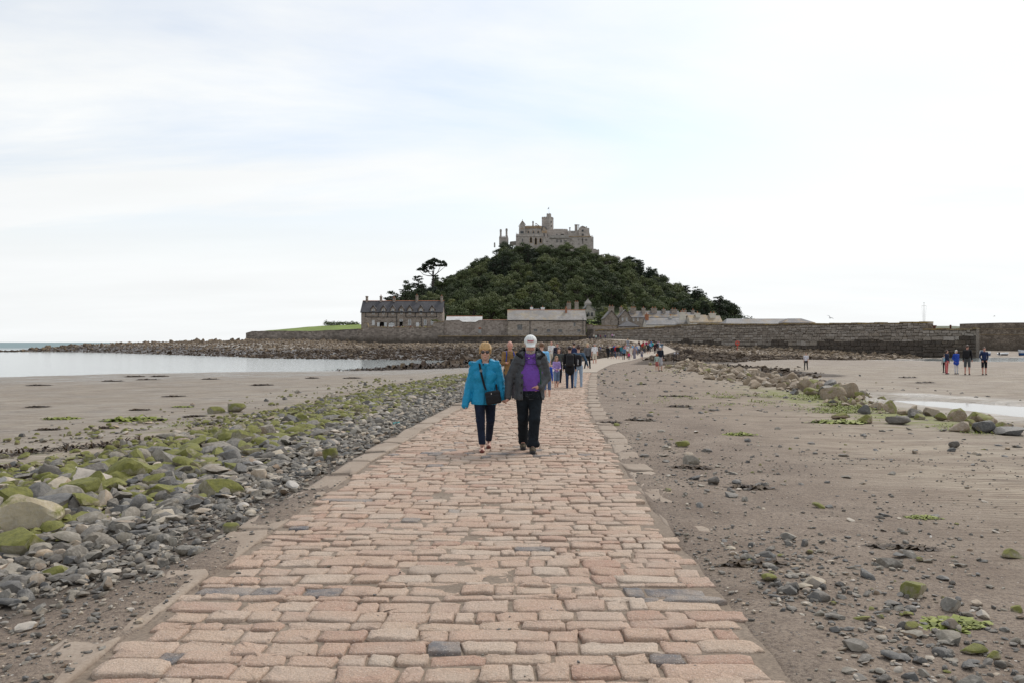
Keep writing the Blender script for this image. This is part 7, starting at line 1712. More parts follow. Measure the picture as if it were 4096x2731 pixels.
    # ---- figures on the ramp under the wall
    Rm = [(2359, 1352, 19, 'navy figure at the wall end of the ramp', (.02, .03, .08)), (2375, 1358, 26, 'figure in cream coat and dark hat on the ramp', (.55, .5, .42)), (2384, 1358, 21, 'figure in pale mint top on the ramp', (.5, .66, .64)), (2392, 1358, 24, 'figure in a black coat on the ramp', (.03, .02, .03)), (2401, 1349, 19, 'figure in a maroon top against the wall', (.2, .02, .05)), (2421, 1355, 18, 'small figure in purple-navy below the wall', (.06, .05, .16)), (2449, 1363, 24, 'figure in a pink jacket on the ramp', (.6, .32, .5)), (2456, 1363, 22, 'figure in a white top beside the pink jacket', (.62, .6, .58)), (2480, 1362, 19, 'dark figure walking down the ramp', (.025, .025, .03)), (2491, 1363, 22, 'figure in dark red and grey trousers on the ramp', (.12, .04, .05)), (2503, 1364, 17, 'small figure in raspberry on the ramp', (.4, .06, .14)), (2509, 1362, 17, 'small figure in coral red on the ramp', (.55, .1, .1))]
    for i, (px, fy, hp, lab, c) in enumerate(Rm):
        y = 214.0; x = (px - 2048) * y / F; z = CH + (1369 - fy) * y / F
        for _ in range(8):
            y = 214 - 0.0; z = gz1(x, y) + .02
        person(lab, x, y, max(1.25, hp * y / F), rnd.uniform(-.4, .4) + (PI if i % 3 == 0 else 0), WALK[i % 3], top=c, bot=(.03, .03, .045), res=.05, z=z)
    # ---- right hand beach
    x, y = at_px(3224, 1479); person('girl in white T-shirt and black leggings walking alone on the sand', x, y, 1.2, -.5, WALK[0], top=(.68, .66, .70), bot=(.015, .014, .016), hair=(.25, .14, .06), sleeves=.45, style='pony', res=.022)
    x, y = at_px(3787, 1495); y0 = y
    t, J, s = person('person in navy top and coral pink trousers on the sand', x, y, 1.54, .6, STAND, top=(.02, .03, .07), bot=(.60, .16, .16), hair=(.06, .03, .02), style='bob', res=.02, build=1.1)
    up = J['up']; gear('shoulder_bag', t, lambda S: S.box(up(.1, -.2, .05), (.09, .06, .12), .05), [cloth((.2, .42, .52))], 'pale blue shoulder bag beside the coral trousers', 'bag', .02)
    x, y = at_px(3800, 1491); person('person in black and white patterned top behind the coral trousers', x, y + .7, 1.25, PI, STAND, top=(.36, .35, .35), bot=(.014, .014, .015), hair=(.2, .12, .08), res=.022)
    x, y = at_px(3825, 1495); person('white haired person in royal blue jacket and white trousers on the sand', x, y, 1.54, .1, POCK, top=(.025, .075, .42), bot=(.62, .62, .64), hair=(.72, .68, .6), style='bob', res=.02, build=1.2, coat=.1)
    x, y = at_px(3869, 1498); t, J, s = person('person in black jacket, grey shorts and rucksack turning away on the sand', x, y, 1.86, 2.4, STAND, top=(.012, .012, .014), bot=(.075, .08, .085), hair=(.12, .08, .06), legs=.5, res=.02, skinm=M_SKINR)
    up = J['up']; gear('rucksack', t, lambda S: S.box(up(.28, 0, .19), (.15, .09, .23), .06), [cloth((.016, .016, .018))], 'black rucksack on the person in grey shorts', 'rucksack', .02)
    x, y = at_px(3937, 1498); person('person in navy sweater and black shorts with hands in pockets on the sand', x, y, 1.72, -.15, POCK, top=(.018, .03, .085), bot=(.012, .013, .018), hair=(.14, .08, .05), legs=.52, res=.02, skinm=M_SKINR)
    x, y = at_px(2641, 1484); person('person in dark hoodie and black-white floral skirt beside the stones', x, y, 1.52, .1, STAND, top=(.014, .018, .03), bot=(.40, .39, .41), hair=(.5, .55, .6), style='cap', skirt=.38, legs=.15, res=.02)
    x, y = at_px(2628, 1484); person('girl with red curly hair, mint cardigan and tartan skirt', x, y, 1.06, PI - .4, STAND, top=(.36, .46, .42), bot=(.34, .10, .09), shoe=(.5, .48, .46), hair=(.36, .11, .035), style='curly', skirt=.26, legs=.15, res=.018, build=.9)
    x, y = at_px(2700, 1448); person('person in a pale grey top bending over the rocks', x, y, .93, 0, {'lean': 1.35, 'legL': (.1, .15), 'legR': (-.1, .1), 'armL': (1.45, .25, .1), 'armR': (1.45, .25, .1), 'splay': .12}, top=(.56, .57, .62), bot=(.04, .03, .03), hair=(.07, .035, .02), res=.025)
    # ---- guests on the tea terrace, seen over the wall
    cols = [((.5, .5, .52), 'white'), ((.03, .035, .06), 'navy'), ((.3, .04, .05), 'red'), ((.08, .2, .3), 'blue'), ((.2, .18, .15), 'brown'), ((.45, .5, .12), 'lime'), ((.05, .3, .2), 'green'), ((.4, .3, .35), 'pink')]
    spots = [1527, 1533, 1540, 1552, 1560, 1575, 1583, 1590, 1596, 1605, 1612, 1619, 1626, 1634, 1642, 1650, 1658, 1664, 1672, 1680, 1688, 1695, 1702, 1709, 1716, 1722, 1729]
    protos = {}
    zt = CH + (1369 - 1310.5) * 232 / F
    for i, px in enumerate(spots):
        c, nm = cols[(i * 5 + i // 3) % 8]; y = 234.2 + (i % 3) * .7; x = (px - 2048) * y / F; lab = 'tiny guest in %s seated on the tea terrace behind the sea wall' % nm
        if nm not in protos:
            t, J, s = person(lab, x, y, 1.7, 0, STAND, top=c, bot=(.05, .05, .06), hair=(.1, .06, .04), res=.06, z=zt - 1.15, group='guests in %s on the tea terrace' % nm); protos[nm] = t
        else:
            o = protos[nm]; t = o.copy(); COL.objects.link(t); t.location = (x, y, zt - 1.15 + rnd.uniform(-.15, .15)); t.rotation_euler = (0, 0, rnd.uniform(-1, 1))
            for ch in list(o.children): q = ch.copy(); COL.objects.link(q); q.parent = t
crowd()
# ================================================================ the couple walking hand in hand
def couple():
    # ---------------- woman in turquoise
    k = .001263; WX, WD = -.406, 12.6
    def U(u, v, y=0.0): return np.array(((u - 487) * k, y, (1455 - v) * k))
    t = thing('person', 'person in a turquoise rain jacket and sunglasses holding hands on the causeway', 'person', (WX, WD, .012)); t.scale = (.975,) * 3
    hc = U(487, 246, -.02); hipL, knL, anL = U(412, 780, 0), U(430, 1085, -.10), U(452, 1372, -.13); hipR, knR, anR = U(548, 780, .02), U(548, 1085, .12), U(520, 1330, .40)
    anR[2] = .13
    S = Field((-.45, -.42, -.02), (.42, .62, 1.72), .0085)
    T = head(S, hc, 0, 1.0, 0, .04)
    S.seg(U(487, 300, .01), U(487, 400, .02), .052, .056, 0, .02); S.seg(U(400, 430), U(575, 430), .06, .06, 0, .04); S.seg(U(487, 480), U(487, 760), .12, .13, 0, .04, .75)
    shL, elL, wrL = U(352, 432, .01), U(292, 650, .03), U(247, 868, -.04); shR, elR, wrR = U(622, 425, .01), U(668, 610, .03), U(706, 806, -.03); hdR = U(722, 872, -.045); hdL = U(238, 915, -.05)
    S.seg(shL, elL, .045, .036, 0, .02); S.seg(elL, wrL, .036, .025, 0, .02); S.seg(shR, elR, .045, .036, 0, .02); S.seg(elR, wrR, .036, .025, 0, .02); hand(S, wrR, hdR, 1, 0, .0088, .55); hand(S, wrL, hdL, 1, 0, .0085, .3)
    for h, kn, an in ((hipL, knL, anL), (hipR, knR, anR)): S.seg(h, kn, .075, .05, 0, .02); S.seg(kn, an, .05, .032, 0, .02)
    feet = []
    for an, heel in ((anL, 0.0), (anR, .055)):
        h_ = an + np.array((0, .035, -.055)); toe = np.array((an[0] + (.0), an[1] - .17, .03)); ball = np.array((an[0], an[1] - .11, .034)); S.seg(an, h_, .034, .032, 0, .02); S.seg(h_, ball, .032, .034, 0, .02, 1.0)
        for i in range(5): o = (i - 2) * .0165; S.seg(ball + np.array((o, 0, 0)), toe + np.array((o, .012 * abs(i - 1.4), -.004)), .0125, .0095, 0, .008)
        feet.append((h_, ball, toe))
    S.wrinkle(.0, 1)
    link('body', S.mesh('body', [M_SKIN]), t)
    # hair: short, feathered fringe
    h = Field(hc - np.array((.17, .18, .2)), hc + np.array((.17, .2, .2)), .007)
    h.ell(T((0, .018, .056)), (.092, .106, .092), 0, 0); h.ell(T((0, .055, -.0)), (.072, .058, .075), 0, .03); h.ell(T((0, -.095, -.045)), (.078, .088, .088), 0, cut=True, k=0); h.cutbox(hc + np.array((-.2, -.2, -.3)), hc + np.array((.2, .03, -.0)))
    for i in range(9): a = -.07 + i * .0175; h.seg(T((a * .6, -.045, .125)), T((a * 1.1 + .006, -.092 + abs(a) * .25, .045 + .012 * (i % 2))), .018, .006, 0, .012)
    for sx in (-1, 1):
        h.seg(T((sx * .078, -.025, .06)), T((sx * .083, -.02, -.012)), .016, .006, 0, .01); h.seg(T((sx * .05, .07, -.04)), T((sx * .06, .05, -.10)), .016, .006, 0, .012)
    rr = np.random.default_rng(9)
    for i in range(22):
        a, b_ = rr.uniform(-1.2, 1.2), rr.uniform(.1, 1.3); q = np.array((math.sin(a) * math.cos(b_) * .088, .018 - math.cos(a) * math.cos(b_) * .1 * (1 if i % 3 else -1), .05 + math.sin(b_) * .088)); h.seg(T(tuple(q * .96)), T(tuple(q * 1.1 + np.array((rr.normal(0, .008), 0, .004)))), .013, .004, 0, .008)
    h.wrinkle(.009, 24, 4, stretch=(1, 1, .4)); link('hair', h.mesh('hair', [hairmat((.58, .37, .16))]), t)
    # sunglasses
    g = Field(hc - np.array((.1, .14, .05)), hc + np.array((.1, .05, .07)), .004)
    for sx in (-1, 1):
        g.ell(T((sx * .034, -.096, .008)), (.031, .014, .024), 1, 0); g.seg(T((sx * .062, -.088, .014)), T((sx * .082, .01, .016)), .005, .004, 0, .003)
    g.seg(T((-.01, -.103, .016)), T((.01, -.103, .016)), .004, .004, 0, .003)
    link('sunglasses', g.mesh('sunglasses', [plain('shades_frame', (.015, .01, .01), .25), plain('shades_lens', (.012, .006, .008), .06, spec=.8)]), t)
    mo = MB(); mo.add([tuple(T((x, -.1005 + abs(x) * .35, z))) for x, z in ((-.021, -.064), (-.008, -.0615), (.008, -.0615), (.021, -.064), (.014, -.069), (0, -.0705), (-.014, -.069))], [tuple(range(7))]); me = mesh('lips', mo.v, mo.f, plain('lips', (.36, .13, .105), .5)); link('lips', me, t)
    # jacket
    j = Field((-.47, -.28, .60), (.45, .30, 1.50), .0085)
    j.seg(U(487, 470, .012), U(487, 660, .0), .148, .158, 0, .05, .74); j.seg(U(478, 660, .0), U(470, 872, .0), .158, .192, 0, .05, .72); j.seg(U(392, 432, .01), U(582, 428, .01), .066, .066, 0, .06)
    j.seg(shL, elL, .066, .058, 0, .04); j.seg(elL, wrL + (wrL - elL) * .12, .058, .046, 0, .03); j.seg(shR, elR, .065, .056, 0, .04); j.seg(elR, wrR, .056, .043, 0, .03)
    j.ell(U(425, 540, -.085), (.075, .055, .075), 0, .05); j.ell(U(545, 540, -.085), (.075, .055, .075), 0, .05)
    j.seg(U(430, 385, .03), U(545, 380, .03), .07, .07, 0, .03); j.seg(U(425, 372, -.0), U(480, 395, -.075), .03, .028, 0, .02); j.seg(U(548, 362, -.0), U(500, 395, -.075), .03, .028, 0, .02)
    # collar wings thrown open over the shoulders
    j.box(U(335, 385, .0), (.058, .05, .018), .014, k=.02, ry=-.12); j.box(U(600, 366, .01), (.062, .05, .014), .012, k=.02, ry=-.1)
    j.wrinkle(.012, 8.0, 3, stretch=(1.0, 1, .7)); j.wrinkle(.006, 19, 8)
    j.cutbox((-.25, -.4, .4), (.26, .4, (1455 - 886) * k)); j.cutbox((-.06, -.3, 1.36), (.06, -.02, 1.6))
    j.seg(U(487, 330, .02), U(487, 395, .0), .066, .066, 0, cut=True, k=0)
    jk = link('jacket', j.mesh('jacket', [cloth((.012, .255, .45), .5, 7, .5, .12)]), t)
    z_ = MB(); z_.tube([tuple(U(487, 420, -.128)), tuple(U(487, 520, -.165)), tuple(U(483, 650, -.15)), tuple(U(478, 760, -.156)), tuple(U(474, 880, -.166))], .006, 6); q = z_.build('zip', cloth((.01, .15, .24)), None); q.parent = jk
    z_ = MB(); 
    for (u, v, rot) in ((318, 372, -.2), (312, 392, -.2)): c = U(u, v, -.052); z_.box(c[0] - .026, c[0] + .026, c[1] - .006, c[1], c[2] - .005, c[2] + .005)
    c = U(462, 392, -.11); z_.box(c[0] - .008, c[0] + .008, c[1] - .012, c[1], c[2] - .015, c[2] + .015); q = z_.build('velcro_tab', cloth((.02, .02, .025)), None); q.parent = jk
    # jeans
    b = Field((-.24, -.26, .06), (.24, .58, 1.0), .0085)
    b.seg(U(425, 760, .01), U(540, 760, .01), .112, .112, 0, .03, .85)
    for h_, kn, an in ((hipL, knL, anL), (hipR, knR, anR)): b.seg(h_, kn, .096, .066, 0, .025); b.seg(kn, an + np.array((0, .01, .0)), .064, .05, 0, .02)
    b.wrinkle(.004, 14, 5); b.cutbox((-.3, -.4, -.1), (.3, .25, (1455 - 1372) * k)); link('jeans', b.mesh('jeans', [cloth((.011, .017, .036), .85, 8, .35, .4)]), t)
    # sandals
    for (h_, ball, toe) in feet:
        s_ = Field(np.minimum(h_, toe) - .08, np.maximum(h_, toe) + .12, .006)
        zz = 0.012; s_.seg((h_[0], h_[1], h_[2] - .034), (ball[0], ball[1], zz), .03, .036, 0, .01, 1.0); s_.seg((ball[0], ball[1], zz), (toe[0], toe[1] + .01, zz), .04, .03, 0, .01); s_.cutbox((h_[0] - .2, h_[1] - .4, .024 + (h_[2] - .05) * .15), (h_[0] + .2, h_[1] - .06, .3)) if False else None
        s_.d[:] = np.maximum(s_.d, 0) if False else s_.d
        for f in (.25, .55, .85): c = h_ + (ball - h_) * f; s_.seg((c[0] - .034, c[1], c[2] - .012), (c[0], c[1], c[2] + .036), .009, .009, 0, .006); s_.seg((c[0] + .034, c[1], c[2] - .012), (c[0], c[1], c[2] + .036), .009, .009, 0, .006)
        link('sandal', s_.mesh('sandal', [cloth((.14, .045, .035))]), t)
    # bag: a thing of its own
    bg_ = thing('shoulder_bag', 'black nylon crossbody bag worn over the turquoise jacket', 'bag', tuple(np.array((WX, WD, .012)) + U(588, 880, -.2) * .975)); bg_.scale = (.975,) * 3
    base = U(588, 880, -.2)
    s_ = Field(U(470, 900, -.36), U(710, 660, -.08), .007); s_.box(U(588, 792, -.215), (.118, .05, .10), .035, ry=.16); s_.box(U(585, 815, -.255), (.095, .025, .065), .02, k=.01, ry=.16); s_.wrinkle(.003, 16, 2)
    me = s_.mesh('bag_body', [cloth((.009, .009, .011), .55, 9, .3, .2)]); o = link('bag_body', me, bg_, tuple(-base))
    def rib(pts, w_, m_, nm):
        V = []; 
        for i, p in enumerate(pts): V += [p + np.array((-w_, 0, 0)), p + np.array((w_, 0, 0)), p + np.array((w_, .006, 0)), p + np.array((-w_, .006, 0))]
        Fs = []
        for i in range(len(pts) - 1): a = i * 4; b_ = a + 4; Fs += [(a, a + 1, b_ + 1, b_), (a + 1, a + 2, b_ + 2, b_ + 1), (a + 2, a + 3, b_ + 3, b_ + 2), (a + 3, a, b_, b_ + 3)]
        return link(nm, mesh(nm, np.array(V) - base, Fs, m_), bg_)
    rib([U(408, 372, .05), U(410, 366, .0), U(416, 385, -.082), U(430, 450, -.150), U(448, 530, -.178), U(468, 610, -.172), U(488, 680, -.172), U(500, 705, -.2)], .016, cloth((.012, .012, .014)), 'strap')
    rib([U(640, 745, -.18), U(632, 705, -.13), U(620, 640, -.05), U(600, 560, .1)], .013, cloth((.012, .012, .014)), 'strap')
    z_ = MB(); c = U(438, 468, -.165)
    for (a, b2) in ((-.017, -.013), (.013, .017)): z_.box(c[0] + a, c[0] + b2, c[1] - .006, c[1], c[2] - .014, c[2] + .014)
    z_.box(c[0] - .017, c[0] + .017, c[1] - .006, c[1], c[2] + .012, c[2] + .016); z_.box(c[0] - .017, c[0] + .017, c[1] - .006, c[1], c[2] - .016, c[2] - .012)
    c2 = U(566, 745, -.262); z_.box(c2[0] - .004, c2[0] + .004, c2[1] - .008, c2[1], c2[2] - .012, c2[2] + .012)
    me = mesh('buckle', np.array(z_.v) - base, z_.f, plain('buckle_metal', (.7, .7, .7), .3, metal=.9)); link('buckle', me, bg_)

    # ---------------- man in purple polo
    k2 = .001253; MX, MD = .278, 12.5
    def U(u, v, y=0.0): return np.array(((u - 1030) * k2, y, (1470 - v) * k2))
    t = thing('person', 'person in white cap, purple polo shirt and open grey jacket holding hands on the causeway', 'person', (MX, MD, .012)); t.scale = (.975,) * 3
    hc = U(1030, 168, -.03)
    hipL, knL, anL = U(935, 800, .02), U(940, 1070, .06), U(942, 1290, .30); hipR, knR, anR = U(1095, 800, 0), U(1078, 1080, -.12), U(1055, 1372, -.14)
    anL[2] = .12; anR[2] = .09
    shL, elL, wrL = U(868, 330, .01), U(775, 570, .04), U(752, 790, -.02); hdL = U(738, 868, -.035); shR, elR, wrR = U(1192, 325, .01), U(1232, 560, .06), U(1148, 672, -.125); hdR = U(1062, 690, -.165)
    S = Field((-.45, -.40, -.02), (.42, .55, 1.82), .0085)
    T = head(S, hc, 0, 1.04, 0, .34)
    S.seg(U(1030, 240, .02), U(1030, 330, .025), .06, .062, 0, .02); S.seg(U(900, 345), U(1160, 345), .06, .06, 0, .04); S.seg(U(1030, 420), U(1030, 760), .12, .13, 0, .04, .75)
    S.seg(shL, elL, .05, .042, 0, .02); S.seg(elL, wrL, .042, .029, 0, .02); S.seg(shR, elR, .05, .042, 0, .02); S.seg(elR, wrR, .042, .029, 0, .02)
    hand(S, wrL, hdL, -1, 0, .0098, .55)
    # hand tucked in the pocket: fingers inside, thumb outside
    S.seg(wrR, U(1108, 676, -.140), .03, .034, 0, .02); S.seg(U(1112, 668, -.160), U(1076, 672, -.178), .012, .0105, 0, .01); S.seg(U(1076, 672, -.178), U(1048, 684, -.176), .0105, .009, 0, .008)
    for i in range(4): S.seg(U(1112 - 9 * i, 682, -.142), U(1098 - 9 * i, 716, -.118), .0105, .01, 0, .008); S.seg(U(1098 - 9 * i, 716, -.118), U(1094 - 9 * i, 745, -.095), .01, .009, 0, .008)
    for h, kn, an in ((hipL, knL, anL), (hipR, knR, anR)): S.seg(h, kn, .08, .05, 0, .02); S.seg(kn, an, .05, .035, 0, .02); S.seg(an, np.array((an[0], an[1] - .15, .045)), .035, .03, 0, .02)
    link('body', S.mesh('body', [M_SKINR]), t)
    bd = Field(hc - np.array((.15, .2, .22)), hc + np.array((.15, .15, .12)), .006)
    bd.ell(T((0, -.055, -.088)), (.056, .05, .04), 0, 0); bd.seg(T((-.066, -.02, -.01)), T((-.045, -.062, -.08)), .014, .02, 0, .02); bd.seg(T((.066, -.02, -.01)), T((.045, -.062, -.08)), .014, .02, 0, .02); bd.seg(T((-.03, -.092, -.05)), T((.03, -.092, -.05)), .009, .009, 0, .01)
    bd.ell(T((0, -.10, -.066)), (.024, .016, .01), 0, cut=True, k=0); bd.wrinkle(.004, 60, 3); link('beard', bd.mesh('beard', [hairmat((.42, .36, .31))]), t)
    hr = Field(hc - np.array((.15, .2, .22)), hc + np.array((.15, .2, .15)), .008); hr.ell(T((0, .03, .0)), (.084, .085, .08), 0, 0); hr.cutbox(hc + np.array((-.2, -.3, -.3)), hc + np.array((.2, .0, .3))); link('hair', hr.mesh('hair', [hairmat((.4, .37, .34))]), t)
    # cap
    c = Field(hc - np.array((.16, .28, .15)), hc + np.array((.16, .2, .22)), .006); c.ell(T((0, .012, .062)), (.098, .116, .098), 0, 0); c.cutbox(hc + np.array((-.3, -.02, -.4)), hc + np.array((.3, .3, .028)))
    q0, q1 = T((0, -.085, .058)), T((0, -.172, .034))
    for o in np.linspace(-.062, .062, 9): c.seg(T((o, -.075, .058 - abs(o) * .05)), T((o * .9, -.158 + abs(o) * .45, .034 - abs(o) * .12)), .009, .008, 0, .012)
    cutc = T((0, -.06, -.03)); c.ell(T((0, -.03, -.045)), (.075, .085, .085), 0, cut=True, k=0)
    capm = plain('cap_cotton', (.74, .75, .72), .85, .05, 12, .2); cp = link('cap', c.mesh('cap', [capm]), t)
    ln = MB()
    for a in (-1, 0, 1):
        pts = []
        for i in range(8): th = i / 7 * 1.25 - .1; pts.append(tuple(T((a * .055 * math.cos(th) * (1 if a else 0) + 0, .012 - .118 * math.cos(th) * (.86 if a else 1), .062 + .100 * math.sin(th)))))
        ln.tube(pts, .0012, 5)
    q = ln.build('seam', plain('seam_grey', (.5, .5, .5), .9)); q.parent = cp
    # lettered badge on the crown
    def on_cap(x, z):
        zz = (z - .062) / .0985; xx = x / .0985; rr = max(.02, 1 - xx * xx - zz * zz); return T((x, .012 - .1165 * math.sqrt(rr) - .0018, z))
    bad = MB(); n = 10; xs = np.linspace(-.047, .047, n + 1)
    for i in range(n): bad.add([tuple(on_cap(xs[i], .089)), tuple(on_cap(xs[i + 1], .089)), tuple(on_cap(xs[i + 1], .113)), tuple(on_cap(xs[i], .113))], [(0, 1, 2, 3)])
    q = link('badge', mesh('badge', bad.v, bad.f, plain('badge_pink', (.62, .36, .36), .8, .05)), t); q.parent = cp
    cu = bpy.data.curves.new('badge_text', 'FONT'); cu.body = 'MOTORRAD'; cu.size = .02; cu.align_x = 'CENTER'; cu.align_y = 'CENTER'; cu.resolution_u = 2; cu.offset = .0004
    tmp = bpy.data.objects.new('tmp', cu); COL.objects.link(tmp); dg = bpy.context.evaluated_depsgraph_get(); me0 = bpy.data.meshes.new_from_object(tmp.evaluated_get(dg)); bpy.data.objects.remove(tmp)
    co = np.array([v.co[:] for v in me0.vertices]); w_ = max(co[:, 0].max() - co[:, 0].min(), 1e-4); sx = .086 / w_
    V = [];
    for p in co: a = on_cap(p[0] * sx, .101 + p[1] * 1.0); a = a + (a - T((0, .012, .062))) * .012; V.append(a)
    me = mesh('lettering', np.array(V), [tuple(pl.vertices) for pl in me0.polygons], plain('letter_red', (.42, .03, .05), .7)); q = link('lettering', me, t); q.parent = cp
    # polo shirt
    p_ = Field((-.30, -.30, .85), (.30, .26, 1.60), .0085)
    p_.seg(U(1030, 400, .0), U(1032, 520, -.01), .165, .17, 0, .05, .75); p_.seg(U(1032, 520, -.01), U(1035, 690, -.015), .172, .175, 0, .05, .78); p_.ell(U(1035, 600, -.05), (.14, .12, .13), 0, .06); p_.seg(U(900, 335), U(1160, 335), .062, .062, 0, .05)
    p_.seg(U(1030, 275, .01), U(1030, 330, .0), .078, .085, 0, .03); p_.seg(U(985, 262, -.0), U(1010, 305, -.098), .022, .018, 0, .012); p_.seg(U(1075, 262, -.0), U(1050, 305, -.098), .022, .018, 0, .012)
    p_.wrinkle(.009, 8, 6, stretch=(1, 1, .8)); p_.wrinkle(.004, 20, 7); p_.cutbox((-.4, -.4, .5), (.4, .4, (1470 - 722) * k2)); p_.seg(U(1030, 230, -.02), U(1030, 285, -.05), .052, .035, 0, cut=True, k=0)
    pl_ = link('polo_shirt', p_.mesh('polo_shirt', [cloth((.155, .062, .33), .85, 8, .4, .12)]), t)
    z_ = MB(); a = U(1010, 318, -.135); z_.tube([tuple(a), tuple(a + np.array((0, -.012, 0)))], .007, 8); q = z_.build('button', M_WHITE); q.parent = pl_
    # jacket: outer shell cut open down the front
    j = Field((-.48, -.32, .68), (.42, .36, 1.62), .0085)
    j.seg(U(1030, 400, .02), U(1025, 600, .02), .195, .208, 0, .05, .82); j.seg(U(1025, 600, .02), U(1020, 800, .02), .208, .22, 0, .05, .8); j.seg(U(905, 342, .01), U(1155, 338, .01), .07, .07, 0, .06)
    j.seg(U(925, 300, .0), U(1130, 300, .0), .07, .07, 0, .05)
    j.wrinkle(.010, 7, 3)
    # hollow out for the shirt and open the front
    j.seg(U(1030, 300, .02), U(1028, 720, .015), .175, .196, 0, 0, .74, cut=True); j.seg(U(1028, 720, .015), U(1028, 900, .015), .196, .2, 0, 0, .74, cut=True); j.seg(U(1030, 200, .02), U(1030, 330, .02), .085, .1, 0, 0, 1, cut=True)
    for (v0, v1, a0, a1, b0, b1) in ((150, 300, 950, 940, 1100, 1105), (300, 480, 940, 936, 1105, 1140), (480, 640, 936, 936, 1140, 1150), (640, 800, 936, 934, 1150, 1168), (800, 960, 934, 930, 1168, 1172)):
        for i in range(8):
            f0, f1 = i / 8, (i + 1) / 8; va, vb = v0 + (v1 - v0) * f0, v0 + (v1 - v0) * f1; ua, ub = a0 + (a1 - a0) * f0, b0 + (b1 - b0) * f0; lo, hi = U(ua, vb, -.5), U(ub, va, -.015); lo[2] -= .004; j.cutbox(lo, hi)
    j.cutbox((-.5, -.4, .4), (.5, .4, (1470 - 832) * k2))
    j.seg(shL + np.array((.012, 0, -.01)), elL, .074, .066, 0, .04); j.seg(elL, wrL + (wrL - elL) * .05, .065, .05, 0, .03); j.seg(shR + np.array((-.012, 0, -.01)), elR, .074, .067, 0, .04); j.seg(elR, wrR, .065, .047, 0, .03)
    j.seg(U(945, 262, -.02), U(930, 390, -.13), .028, .024, 0, .02); j.seg(U(1108, 262, -.02), U(1135, 390, -.13), .028, .024, 0, .02)
    # stand collar wings in black fleece
    j.seg(U(945, 215, .04), U(872, 268, -.06), .026, .02, 1, .012); j.seg(U(872, 268, -.06), U(925, 310, -.11), .022, .018, 1, .012); j.seg(U(1112, 215, .04), U(1190, 275, -.05), .026, .02, 1, .012); j.seg(U(1190, 275, -.05), U(1130, 330, -.11), .022, .018, 1, .012); j.seg(U(950, 215, .06), U(1110, 215, .06), .03, .03, 1, .02)
    j.wrinkle(.007, 15, 9)
    jk = link('jacket', j.mesh('jacket', [cloth((.062, .066, .072), .6, 8, .5, .16), cloth((.010, .010, .011))]), t)
    z_ = MB()
    for (u, v) in ((926, 556), (921, 648), (914, 738)): a = U(u, v, -.185); z_.box(a[0] - .008, a[0] + .008, a[1] - .008, a[1] + .02, a[2] - .018, a[2] + .018)
    q = z_.build('snap_tab', cloth((.012, .012, .013))); q.parent = jk
    z_ = MB(); z_.tube([tuple(U(1146, 440, -.135)), tuple(U(1152, 560, -.15)), tuple(U(1160, 690, -.15))], .008, 6); q = z_.build('green_lining', cloth((.012, .075, .03))); q.parent = jk
    # jeans
    b = Field((-.26, -.28, .03), (.26, .46, 1.08), .0085); b.seg(U(950, 730, .0), U(1095, 730, .0), .122, .122, 0, .03, .85); b.seg(U(1030, 690, -.01), U(1030, 740, -.01), .155, .16, 0, .03, .78)
    for h, kn, an in ((hipL, knL, anL), (hipR, knR, anR)): b.seg(h, kn, .105, .08, 0, .03); b.seg(kn, an, .078, .072, 0, .03)
    b.seg(anR + np.array((-.03, 0, .02)), anR + np.array((.055, -.02, .035)), .058, .05, 0, .02); b.wrinkle(.006, 11, 2); b.wrinkle(.004, 22, 4, 0, .35, (1, 1, 1.6)); b.cutbox((-.4, -.5, -.2), (.4, .16, .075)); b.cutbox((-.4, -.5, .985), (.4, .5, 1.2))
    link('jeans', b.mesh('jeans', [cloth((.008, .012, .016), .85, 8, .35, .5)]), t)
    for an, back in ((anL, True), (anR, False)):
        s_ = Field(np.array((an[0] - .1, an[1] - .26, -.02)), np.array((an[0] + .1, an[1] + .14, .2)), .0065); y0 = an[1]; hz0 = .05 if not back else .085
        s_.seg((an[0], y0 + .05, hz0), (an[0], y0 - .12, .048), .046, .047, 0, .02); s_.seg((an[0], y0 - .12, .048), (an[0], y0 - .185, .04), .047, .036, 0, .02); s_.seg((an[0], y0 + .02, .075), (an[0], y0 + .0, .12), .045, .042, 0, .02)
        s_.seg((an[0], y0 + .06, hz0 - .035), (an[0], y0 - .19, .016), .045, .044, 1, .0, 1.0); s_.cutbox((an[0] - .2, y0 - .4, -.1), (an[0] + .2, y0 + .3, .0)); sh_ = link('shoe', s_.mesh('shoe', [cloth((.085, .065, .04), .8, 30, .5, .5), cloth((.03, .03, .03))]), t)
        l_ = MB()
        for i in range(4): yy = y0 - .05 - .03 * i; l_.tube([(an[0] - .03, yy, .078 - .006 * i), (an[0], yy - .008, .099 - .008 * i), (an[0] + .03, yy, .078 - .006 * i)], .005, 5)
        q = l_.build('lace', cloth((.2, .17, .10))); q.parent = sh_
couple()
